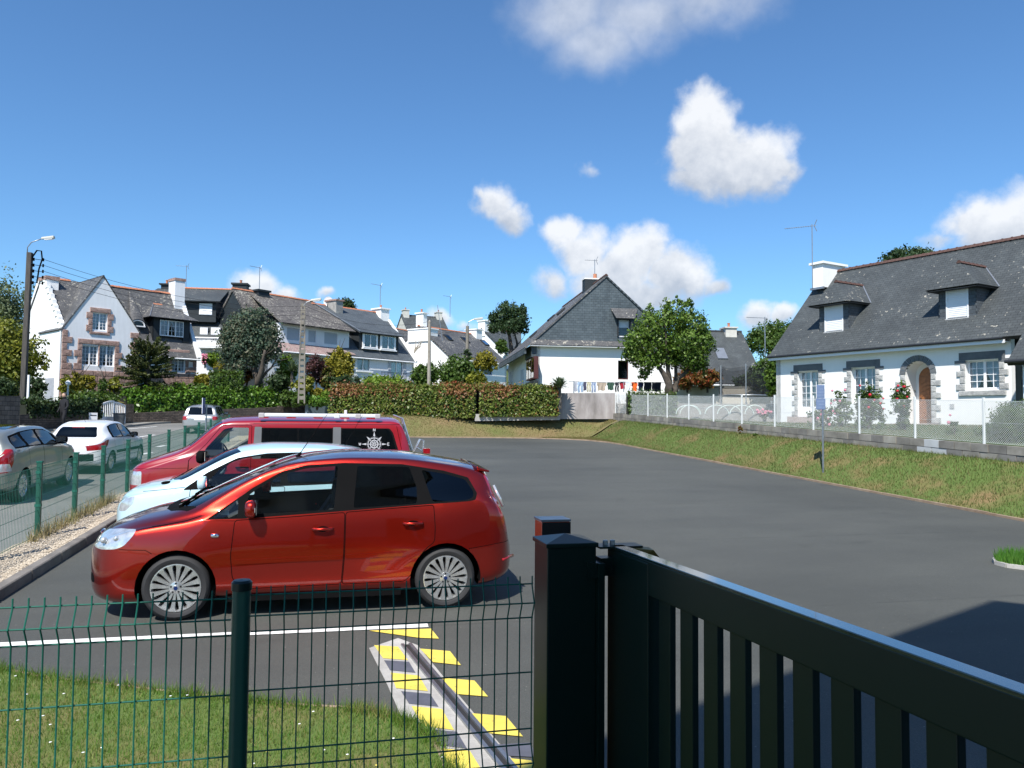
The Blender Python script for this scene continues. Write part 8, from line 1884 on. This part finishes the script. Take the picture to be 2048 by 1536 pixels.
gwall('garden_wall', 'low grey block wall right behind the hoops', 1230, 42.5, 1556, 39.5, 806, 808, 842, 848, .2, mat('grey_block', (.26, .25, .24), .9, var=.2)); gwall('meter_box', 'white utility panel behind the chain link near the concrete wall', 1239, 41.5, 1252, 41.6, 784, 784, 807, 807, .25, WHITE, 'utility box')
# block wall with chain link on top
BLK = stops_mat('cinder_block', 2.2, [(.25, (.16, .15, .13)), (.5, (.26, .245, .22)), (.75, (.36, .345, .32))], .95, .6, 50, sc2=.7, stops2=[(.3, (.75, .74, .72)), (.7, (1.1, 1.1, 1.1))], f2=.8); BLK2 = mat('new_block', (.48, .49, .50), .9, var=.1, bmp=.3)
for m__ in (BLK,):
    nt = m__.node_tree; bs = [n for n in nt.nodes if n.type == 'BSDF_PRINCIPLED'][0]; lk = bs.inputs['Base Color'].links[0].from_socket; oi = nt.nodes.new('ShaderNodeObjectInfo')
    nt.links.new(mixc(nt, 1., lk, ramp(nt, oi.outputs['Random'], [(0, (.72, .72, .74)), (1, (1.2, 1.18, 1.12))]), 'MULTIPLY'), bs.inputs['Base Color'])
root = empty('block_wall', (FX, 0, 0), 0, 'long weathered grey block wall along the top of the bank, carrying the chain link', 'wall'); r = random.Random(8)
for j in range(3):
    y = 8.0+(.25 if j % 2 else 0)
    while y < 39.6:
        L_ = .5; m = MB(); z0 = 1.27-.2*(j+1)+.007; z1 = 1.27-.2*j-.007; dx = r.uniform(-.008, .008); a, b = y+.010, y+L_-.010
        m.hexa([(-.09+dx, a, plane(a)+z0), (-.09+dx, b, plane(b)+z0), (.1, b, plane(b)+z0), (.1, a, plane(a)+z0), (-.09+dx, a, plane(a)+z1), (-.09+dx, b, plane(b)+z1), (.1, b, plane(b)+z1), (.1, a, plane(a)+z1)])
        m.build('block', BLK2 if (j in (0, 1) and 16.2 < y < 17.0) else BLK, root); y += L_
m = MB(); m.hexa([(-.072, 8, plane(8)+.3), (-.072, 39.6, plane(39.6)+.3), (.09, 39.6, plane(39.6)+.3), (.09, 8, plane(8)+.3), (-.072, 8, plane(8)+1.262), (-.072, 39.6, plane(39.6)+1.262), (.09, 39.6, plane(39.6)+1.262), (.09, 8, plane(8)+1.262)]); m.build('mortar', mat('mortar', (.09, .085, .08), .95), root)
m = MB(); m.hexa([(-.11, 8, plane(8)+.2), (-.11, 39.6, plane(39.6)+.2), (.09, 39.6, plane(39.6)+.2), (.09, 8, plane(8)+.2), (-.13, 8, plane(8)+.68), (-.13, 39.6, plane(39.6)+.68), (.09, 39.6, plane(39.6)+.68), (.09, 8, plane(8)+.68)]); m.build('footing', KERB2, root)
WW = mat('white_coated_wire', (.70, .72, .71), .5, var=.03); root = empty('chain_link_fence', (FX, 0, 0), 0, 'white chain link fence with thin white posts on the block wall', 'fence')
PY = [39.4-2.2*k for k in range(15)]; zt = lambda y: plane(y)+1.27
for y in PY:
    m = MB(); m.box(-.022, .022, y-.022, y+.022, zt(y)-.03, zt(y)+1.08); m.build('post', WW, root)
for y1, y0 in zip(PY, PY[1:]):
    m = MB(); h = .98; p = .056; n = int((y1-y0+h)/p); w = .0036
    for sg in (1, -1):
        for k in range(n+1):
            a = y0-h+k*p if sg > 0 else y0+k*p; b = a+h*sg
            ya, za = a, 0.; yb_, zb_ = b, h
            for _ in (0,):
                lo, hi = min(ya, yb_), max(ya, yb_)
                if hi <= y0 or lo >= y1: continue
                def zc(y_): return (y_-ya)/(yb_-ya)*h
                A_y = max(lo, y0); B_y = min(hi, y1); m.bar((.002*sg, A_y, zt(A_y)+.02+zc(A_y)), (.002*sg, B_y, zt(B_y)+.02+zc(B_y)), w)
    m.build('wire_mesh', WW, root, kind='stuff')
    for hh in (.03, .5, 1.0): m = MB(); m.bar((.0, y0, zt(y0)+hh), (.0, y1, zt(y1)+hh), .009 if hh == 1. else .005); m.build('line_wire', WW, root)
# white entrance gate
a = W(202, 850, 42.3); b = W(250, 850, 45.1); d = (b-a); rz = math.atan2(d.y, d.x); Wg = d.xy.length; z0 = zat(225, 848, 43.7); root = empty('garden_gate', (a.x, a.y, z0), rz, 'white picket double gate with a dipped top rail between stone piers', 'gate')
for s_ in (0, 1):
    hw = Wg/2-.02; x0 = s_*(Wg/2+.01); m = MB(); m.box(x0, x0+hw, -.02, .03, .05, .42); m.build('lower_panel', FRAMEW, root); top = lambda x: 1.02+.20*math.sin(math.pi*min(1, max(0, (x/Wg))))+(.06 if s_ == 0 else 0)
    m = MB(); n = 8
    for k in range(n): xa, xb = x0+hw*k/n, x0+hw*(k+1)/n; m.bar((xa, .0, top(xa)), (xb, 0, top(xb)), .05, .09)
    m.build('top_rail', FRAMEW, root)
    for k in range(7): x = x0+.06+(hw-.12)*k/6; m = MB(); m.box(x-.028, x+.028, -.01, .02, .42, top(x)); m.build('picket', FRAMEW, root)
    for x in (x0, x0+hw-.06): m = MB(); m.box(x, x+.06, -.022, .035, .02, top(x)+.02); m.build('gate_stile', FRAMEW, root)
p = W(238, 851, 43.2); root = empty('litter_bin', (p.x, p.y, plane(p.y)+.1), .3, 'dark grey bin on the pavement in front of the white gate', 'bin'); m = MB(); m.add([(-.24, -.24, 0), (.24, -.24, 0), (.24, .24, 0), (-.24, .24, 0), (-.30, -.30, .62), (.30, -.30, .62), (.30, .30, .62), (-.30, .30, .62)], [(3, 2, 1, 0), (4, 5, 6, 7), (0, 1, 5, 4), (1, 2, 6, 5), (2, 3, 7, 6), (3, 0, 4, 7)])
bevel(m.build('bin_body', mat('bin_grey', (.06, .065, .07), .6), root), .04); m = MB(); m.box(-.32, .32, -.32, .32, .62, .68); m.build('rim', mat('bin_grey', (.06, .065, .07), .6), root)
p = W(185, 836, 41.1); m = MB(); m.box(-.2, .2, -.15, .15, -.2, .28); root = empty('letterbox', tuple(p), .5, 'small white letterbox on the dark wall left of the white gate', 'letterbox'); m.build('box_body', WHITEP, root); m = MB(); m.box(-.15, .15, -.16, -.151, .12, .16); m.build('slot', SEAM, root)
p = W(135, 800, 46); root = empty('garden_lamp', tuple(p), 0, 'white globe garden lamp on a short white post', 'lamp'); m = MB(); m.ball((0, 0, 1.0), .16, 8); m.build('globe', FRAMEW, root, smooth='all'); m = MB(); m.tube([(0, 0, -.1), (0, 0, .86)], .05, 8); m.build('lamp_stem', FRAMEW, root)
p = W(54, 808, 40); root = empty('marker_post', tuple(p), 0, 'plain white post standing against the foot of the wooden pole', 'post'); m = MB(); m.box(-.08, .08, -.06, .06, -.4, 1.5); bevel(m.build('shaft', FRAMEW, root), .015)
m = MB(); P_ = [W(x, y, D) for x, y, D in ((150, 800, 47), (205, 790, 48), (262, 772, 51), (262, 777, 51), (205, 797, 48), (150, 808, 47))]; o = gwall('terrace_wall', 'low pinkish wall curving up the left garden', 160, 47.2, 262, 51, 789, 772, 806, 790, .2, mat('pinkish_wall', (.32, .22, .19), .95, var=.2))
m = MB(); P_ = [W(x, y, D) for x, y, D in ((205, 806, 46.6), (300, 806, 48), (345, 790, 51.5), (262, 776, 51.8))]; m.add(P_, [(0, 1, 2, 3)]); m.build('garden_lawn', BANKG, kind='structure')
# poles
WOODP = stops_mat('pole_wood', 4, [(.3, (.05, .045, .04)), (.7, (.10, .09, .08))], .9, .5, 30, stretch=(6, 6, .4)); CONP = mat('pole_concrete', (.20, .18, .15), .9, var=.15)
def lamp_head(root, p, d, s=1.):
    p = Vector(p); d = Vector(d).normalized(); m = MB(); q = Vector((-d.y, d.x, 0)); u = Vector((0, 0, 1)); e = d+u*.12
    m.hexa([p-q*.07*s-u*.05*s, p-q*.11*s+e*.6*s-u*.05*s, p+q*.11*s+e*.6*s-u*.05*s, p+q*.07*s-u*.05*s, p-q*.05*s+u*.06*s, p-q*.09*s+e*.58*s+u*.08*s, p+q*.09*s+e*.58*s+u*.08*s, p+q*.05*s+u*.06*s]); bevel(m.build('lamp_head', mat('lamp_shell', (.42, .42, .38), .5), root), .03)
    m = MB(); m.hexa([p-q*.06*s+e*.15*s-u*.09*s, p-q*.08*s+e*.52*s-u*.09*s, p+q*.08*s+e*.52*s-u*.09*s, p+q*.06*s+e*.15*s-u*.09*s, p-q*.06*s+e*.15*s-u*.03*s, p-q*.08*s+e*.52*s-u*.03*s, p+q*.08*s+e*.52*s-u*.03*s, p+q*.06*s+e*.15*s-u*.03*s]); m.build('diffuser', FRAMEW, root)
D1 = 38; b0 = W(45, 812, D1); t0 = W(60, 505, D1); root = empty('utility_pole', (b0.x, b0.y, b0.z), 0, 'tall dark wooden utility pole with a curved lamp arm at the far left', 'utility pole'); tp = t0-b0
m = MB(); m.bar((0, 0, -.3), tp, .30, .22); bevel(m.build('pole_shaft', WOODP, root), .03)
m = MB(); m.tube([tp+Vector((-.12, 0, -.1)), tp+Vector((-.12, 0, .25)), tp+Vector((.05, -.02, .5)), tp+Vector((.55, -.05, .72))], .025, 8); m.build('lamp_arm', ZINC, root, smooth='all'); lamp_head(root, tp+Vector((.5, -.05, .72)), (1, -.1, 0))
m = MB(); m.tube([tp+Vector((.1, 0, -.25)), tp+Vector((.3, 0, .12)), tp+Vector((.5, 0, .1)), tp+Vector((.55, 0, -.3)), tp+Vector((.42, 0, -.8)), tp+Vector((.35, 0, -1.5))], .035, 6); m.build('cable_loop', SEAM, root, smooth='all')
for k in range(5):
    z = -.3-.29*k; m = MB(); m.tube([tp+Vector((.1, 0, z)), tp+Vector((.62, 0, z-.05))], .014, 5); m.tube([tp+Vector((.6, 0, z-.1)), tp+Vector((.6, 0, z+.05))], .04, 6); m.tube([tp+Vector((.17, 0, z-.1)), tp+Vector((.17, 0, z+.05))], .05, 6); m.build('insulator', SEAM, root)
INS = [b0+tp+Vector((.6, 0, -.3-.29*k)) for k in range(5)]
D2 = 53; b2 = W(603, 795, D2); t2 = W(606, 609, D2); root = empty('utility_pole', tuple(b2), 0, 'square concrete ladder pole with oval holes and a street lamp', 'utility pole'); tp = t2-b2; H2 = tp.z
n = 16; m = MB()
for s_ in (-1, 1): m.hexa([(s_*.20-.05, -.14, -.4), (s_*.20+.05, -.14, -.4), (s_*.20+.05, .14, -.4), (s_*.20-.05, .14, -.4), (tp.x+s_*.11-.04, -.10, H2), (tp.x+s_*.11+.04, -.10, H2), (tp.x+s_*.11+.04, .10, H2), (tp.x+s_*.11-.04, .10, H2)])
for k in range(n+1):
    t = k/n; z = H2*t; w = .2-.09*t; m.box(tp.x*t-w, tp.x*t+w, -.125+.03*t, .125-.03*t, z-.15, z+.10)
m.build('pole_shaft', CONP, root); m = MB(); m.tube([tp+Vector((.05, 0, -.1)), tp+Vector((.2, 0, .15)), tp+Vector((.55, -.05, .3))], .025, 6); m.build('lamp_arm', ZINC, root); lamp_head(root, tp+Vector((.5, -.05, .3)), (1, -.1, 0), 1.2)
INS2 = [t2+Vector((.15, 0, -.1-.3*k)) for k in range(4)]
D3 = 56; b3 = W(858, 782, D3); t3 = W(859, 643, D3); root = empty('utility_pole', tuple(b3), 0, 'round weathered wooden pole rising behind the far hedge', 'utility pole'); m = MB(); m.tube([(0, 0, -.5), t3-b3], [.15, .10], 10); m.tube([t3-b3, t3-b3+Vector((0, 0, .12))], [.1, .02], 10); m.build('pole_shaft', mat('pale_wood', (.30, .27, .23), .9, var=.2), root, smooth=50)
D4 = 66; b4 = W(934, 730, D4); t4 = W(935, 652, D4); root = empty('street_lamp', tuple(b4), 0, 'street lamp pole with ivy on its lower half, left of the pine', 'street lamp'); m = MB(); m.tube([(0, 0, -1.5), t4-b4], [.17, .13], 10); m.build('pole_shaft', CONP, root, smooth=50)
tp = t4-b4; m = MB(); m.tube([tp, tp+Vector((.1, 0, .35)), tp+Vector((.35, 0, .5)), tp+Vector((.6, 0, .62))], .03, 6); m.build('lamp_arm', ZINC, root); lamp_head(root, tp+Vector((.55, 0, .6)), (1, -.1, 0), 1.3)
P, Q = blobpts([(0, 0, .6, .3, .3, .9)], 500, 3); leaves('ivy', P, Q, .1, LM['dark'], 4, root)
CAB = mat('cable_black', (.02, .02, .022), .6)
def cable(name, a, b, sag, r_, label): 
    a, b = Vector(a), Vector(b); m = MB(); m.tube([a.lerp(b, k/14)-Vector((0, 0, 4*sag*(k/14)*(1-k/14))) for k in range(15)], r_, 4, caps=False); tag(m.build(name, CAB), label, 'cable')
for k in range(4): cable('power_line', INS[k], INS2[k], .75, .010, ('topmost', 'second', 'third', 'lowest')[k]+' power line between the wooden pole and the concrete pole')
cable('power_line', INS2[0], t3, .7, .011, 'power line from the concrete pole to the round wooden pole'); cable('power_line', INS2[2], t4-Vector((0, 0, .3)), .8, .011, 'power line running from the concrete pole to the street lamp with ivy')
m = MB(); q = W(885, 672, 75); m.tube([q-Vector((0, 0, .5)), W(875, 610, 75)], .03, 5); tag(m.build('mast_pole', ZINC), 'thin tall mast above the low white house', 'mast')
for lb, x, y, h in (('television aerial on the cream chimney of the highest house', 900, 634, 1.6),): p = W(x, y, 118); aerial(tuple(p), 3.2, lb, .5, 1.3, 6, 2.)
# signs
SGN = mat('sign_back', (.16, .22, .36), .5, .3, var=.12); X_, Y_ = 13.42, 19.2; zb = gz(X_, Y_); root = empty('road_sign', (X_, Y_, zb), -.38, 'sign pole with two blue grey plates standing on the grass bank', 'sign'); top = zat(1644, 770, 21.75)-zb
m = MB(); m.tube([(0, 0, -.2), (0, 0, top)], .028, 10); m.build('pole', STEEL, root, smooth=50)
for k, (z0, z1, w) in enumerate(((top-.69, top-.38, .125), (top-.37, top, .105))): m = MB(); m.box(-.06-w, -.06+w, -.045, -.03, z0, z1); bevel(m.build('plate', SGN, root), .012, 2)
m = MB(); r = random.Random(2)
for j in range(7):
    for i in range(5):
        if r.random() < .8: x = -.15+i*.04; z = top-.12-.085*j; m.box(x, x+.026, -.0465, -.0455, z, z+.011)
m.build('worn_lettering', mat('worn_print', (.30, .37, .50), .6), root, kind='stuff')
p = G(413, 868); root = empty('road_sign', (-4.35, 27.4, plane(27.4)), 0, 'blue road sign seen edge-on near the silver estate car', 'sign'); q = W(413, 808, .974*27.4-.2267*4.35); root.location = (q.x, q.y, plane(q.y)); tz = q.z-plane(q.y)
m = MB(); m.tube([(0, 0, 0), (0, 0, tz)], .028, 8); m.build('pole', STEEL, root, smooth=50); m = MB(); m.box(-.10, -.085, -.26, .26, tz-.32, tz+.2); m.build('plate_back', FRAMEW, root); m = MB(); m.box(-.083, -.075, -.26, .26, tz-.32, tz+.2); m.build('plate', mat('sign_blue', (.02, .07, .28), .4), root)
# washing line with its clothes
Dc = 43.2; A = W(1147, 763, Dc); B = W(1348, 765, Dc); root = empty('washing_line', tuple(A), 0, 'washing line strung in front of the centre house', 'washing line'); m = MB(); m.tube([(0, 0, 0), (B-A)*.5-Vector((0, 0, .05)), B-A], .012, 5); m.build('line', STEEL, root)
for p_ in (Vector((.02, 0, 0)), (B-A)*.5, B-A): m = MB(); m.tube([p_+Vector((0, 0, .03)), p_-Vector((0, 0, 1.9))], .03, 6); m.box(p_.x-.3, p_.x+.3, p_.y-.02, p_.y+.02, p_.z-.01, p_.z+.02); m.build('line_post', ZINC, root)
def garment(x0, x1, y1, col, kind, label, i, var=.12):
    p0 = W(x0, 764, Dc); p1 = W(x1, 764, Dc); w = (p1-p0).xy.length; h = (y1-765)*Dc/FPX; root = empty('garment', tuple(p0), math.atan2(p1.y-p0.y, p1.x-p0.x), label, kind, 'laundry on the washing line'); r = random.Random(i); nx, nz = 10, 8
    def sheet_(xa, xb, za, zb, tag_, wav=.04, nar=0.):
        V = []; F = []
        for s_ in (0, 1):
            for j in range(nz+1):
                t = j/nz; n_ = nar*t*(xb-xa)/2
                for q in range(nx+1): x = xa+n_+(xb-xa-2*n_)*q/nx; V.append((x+.01*math.sin(j+i), s_*.02+wav*t*math.sin(q*1.1+i+j*.3), za+(zb-za)*t+.02*math.sin(q*.9+i)*(1 if j == nz else 0)))
        o_ = (nx+1)*(nz+1)
        for j in range(nz):
            for q in range(nx): a = j*(nx+1)+q; F += [(a, a+1, a+nx+2, a+nx+1), (o_+a, o_+a+nx+1, o_+a+nx+2, o_+a+1)]
        MB().add(V, F).build(tag_, mat('cloth_%d' % i, col, .9, var=var, sc=9), root, smooth='all', fixn=False)
    if kind == 'trousers': sheet_(0, w, 0, -h*.35, 'waist'); sheet_(0, w*.42, -h*.35, -h, 'trouser_leg', .05, .15); sheet_(w*.55, w, -h*.35, -h*.97, 'trouser_leg', .05, .15)
    elif kind == 'shirt': sheet_(w*.12, w*.88, 0, -h, 'shirt_body'); sheet_(0, w*.18, -.02, -h*.45, 'sleeve', .03, .2); sheet_(w*.82, w, -.02, -h*.42, 'sleeve', .03, .2)
    else: sheet_(0, w, 0, -h, 'cloth')
for i, g in enumerate(((1147, 1154, 784, (.35, .37, .42), 'towel', 'grey cloth at the left end of the washing line'), (1155, 1167, 786, (.30, .40, .52), 'trousers', 'light blue jeans hanging at the left of the washing line'), (1167, 1173, 782, (.06, .06, .10), 'towel', 'narrow navy cloth right of the light blue jeans'),
    (1174, 1182, 785, (.50, .46, .32), 'trousers', 'beige trousers hanging beside the navy cloth'), (1183, 1192, 786, (.28, .34, .46), 'trousers', 'faded blue jeans left of the beige shirt'), (1194, 1213, 782, (.38, .31, .24), 'shirt', 'large beige shirt hanging on the washing line'), (1214, 1229, 781, (.03, .075, .05), 'shirt', 'dark green shirt hanging on the washing line'),
    (1230, 1238, 785, (.02, .022, .03), 'trousers', 'black trousers hanging left of the dark red shirt'), (1239, 1251, 779, (.34, .015, .03), 'shirt', 'dark red shirt hanging on the washing line'), (1252, 1262, 781, (.70, .72, .82), 'shirt', 'white shirt between the dark red and the orange ones'), (1263, 1275, 783, (.85, .13, .015), 'shirt', 'bright orange shirt on the washing line'),
    (1276, 1287, 783, (.015, .02, .06), 'shirt', 'navy shirt right of the orange one'), (1288, 1303, 783, (.012, .012, .018), 'towel', 'black cloth second from the right end of the line'), (1304, 1322, 784, (.012, .014, .022), 'towel', 'wide black cloth at the right end of the washing line'))): garment(*g, i)
# trampoline
p = W(1492, 792, 46); root = empty('trampoline', (p.x, p.y, p.z), 0, 'trampoline with a tall dark safety net behind the polytunnel hoops', 'trampoline'); R_ = 1.6; m = MB(); C_ = [(R_*math.cos(a), R_*math.sin(a), 0) for a in np.linspace(0, 2*math.pi, 33)]; m.tube(C_, .05, 6, caps=False); m.build('frame', STEEL, root, smooth='all')
m = MB(); m.lathe([(.001, -.02), (R_*.9, -.02), (R_*.9, -.04), (.001, -.04)], 24); m.build('jumping_mat', SEAM, root)
NET = newmat('safety_net'); nm = NET[0]; nt = NET[1]; t_ = nt.nodes.new('ShaderNodeBsdfTransparent'); mx = nt.nodes.new('ShaderNodeMixShader'); mx.inputs[0].default_value = .36; nt.links.new(t_.outputs[0], mx.inputs[1]); nt.links.new(NET[2].outputs[0], mx.inputs[2]); nt.links.new(mx.outputs[0], NET[3].inputs[0]); NET[2].inputs['Base Color'].default_value = (.012, .013, .016, 1)
m = MB(); n = 24
for k in range(n):
    a, b = 2*math.pi*k/n, 2*math.pi*(k+1)/n; sg = lambda q: 1.70-.12*abs(math.sin(q*3)); m.add([(R_*.97*math.cos(a), R_*.97*math.sin(a), .02), (R_*.97*math.cos(b), R_*.97*math.sin(b), .02), (R_*.97*math.cos(b), R_*.97*math.sin(b), sg(b)), (R_*.97*math.cos(a), R_*.97*math.sin(a), sg(a))], [(0, 1, 2, 3)])
m.build('safety_net', nm, root, fixn=False)
for k in range(6): a = math.pi*k/3; m = MB(); m.tube([(R_*1.02*math.cos(a), R_*1.02*math.sin(a), -.75), (R_*1.02*math.cos(a), R_*1.02*math.sin(a), 1.8)], .035, 6); m.build('net_pole', STEEL, root)
# hoops over the vegetable bed
HOOP = mat('hoop_pale_green', (.62, .72, .68), .5)
for k, (x0, x1, D) in enumerate(((1352, 1400, 39), (1360, 1402, 40.5), (1410, 1458, 39), (1435, 1483, 40), (1460, 1508, 39), (1490, 1530, 39.5))):
    p0 = W(x0, 828, D); p1 = W(x1, 829, D); m = MB(); m.tube([p0.lerp(p1, .5-.5*math.cos(math.pi*t/14))+Vector((0, 0, 18*D/FPX*math.sin(math.pi*t/14)-p0.z*0)) for t in range(15)], .022, 5, caps=False)
    tag(m.build('tunnel_hoop', HOOP, smooth='all'), ('leftmost wide', 'second, slightly raised', 'third', 'fourth', 'fifth', 'rightmost')[k]+' pale hoop of the vegetable bed, counted from the left', 'hoop', 'hoops over the vegetable bed')
# the person walking by the low hedge, turned away
def person():
    p = W(126, 858, 38.4); g = plane(p.y)+.11; root = empty('person', (p.x, p.y, g), -.5, 'person in a dark jacket and dark trousers walking past the low hedge', 'person'); J = {}
    V = [(0, 0, .92), (0, 0, 1.12), (0, .02, 1.36), (0, .03, 1.47), (0, .0, 1.55), (0, -.01, 1.64), (.10, 0, .86), (.13, -.14, .48), (.14, -.02, .08), (.14, -.12, .03), (-.10, 0, .86), (-.15, .12, .50), (-.20, .30, .10), (-.20, .20, .03),
         (.19, .02, 1.38), (.29, -.05, 1.12), (.33, -.22, .98), (-.19, .02, 1.38), (-.27, .06, 1.10), (-.26, -.08, .88), (.34, -.30, .96), (-.26, -.14, .80)]
    E_ = [(0, 1), (1, 2), (2, 3), (3, 4), (4, 5), (0, 6), (6, 7), (7, 8), (8, 9), (0, 10), (10, 11), (11, 12), (12, 13), (2, 14), (14, 15), (15, 16), (2, 17), (17, 18), (18, 19), (16, 20), (19, 21)]
    R_ = [.16, .155, .17, .06, .085, .075, .105, .075, .05, .045, .105, .075, .05, .045, .075, .055, .04, .075, .055, .04, .035, .035]
    me = bpy.data.meshes.new('body'); me.from_pydata(V, E_, []); o = bpy.data.objects.new('body', me); COL.objects.link(o); o.parent = root; sk = o.modifiers.new('skin', 'SKIN'); 
    for i, v in enumerate(me.skin_vertices[0].data): v.radius = (R_[i], R_[i]*(.72 if i < 3 else 1.)); v.use_root = (i == 0)
    o.modifiers.new('sub', 'SUBSURF').levels = 2; o.modifiers['sub'].render_levels = 2; me.materials.append(mat('dark_clothes', (.007, .0075, .011), .85, var=.2))
    m = MB(); m.ball((0, .0, 1.66), .105, 8, 1.2); m.build('head', mat('skin', (.42, .26, .18), .6), root, smooth='all'); m = MB(); m.ball((0, .03, 1.69), .112, 8, 1.05); m.build('hair', mat('hair_dark', (.05, .045, .045), .8), root, smooth='all')
    m = MB()
    for y, s_ in ((.20, -1),(-.12, 1)): m.ball((s_*.165, y, .04), .075, 6, .6)
    m.build('shoes', SEAM, root, kind='stuff')
person()
# bare branch trailing behind the fourth house, weeds on the wall
m = MB(); r = random.Random(6); q = W(828, 706, 72)
for k in range(9): e = W(835+r.uniform(-10, 14), 690+r.uniform(-14, 6), 72); m.tube([q, q.lerp(e, .5)+Vector((r.uniform(-.3, .3), 0, .1)), e], [.05, .035, .015], 5)
tag(m.build('dead_branches', mat('bleached_wood', (.35, .30, .24), .9)), 'bleached bare branches between the fourth and fifth houses', 'branches')
for lb, x, y, D in (('reddish dock weed growing on the block wall foot', 1478, 868, 28.5), ('small green weeds at the foot of the block wall', 1508, 873, 27.5)): bush('weed', lb, (x-7, x+7, y-26 if 'dock' in lb else y-8, y), D, 'red' if 'dock' in lb else 'mid', 200, .04, 7, 'weed', k=4, core=False)
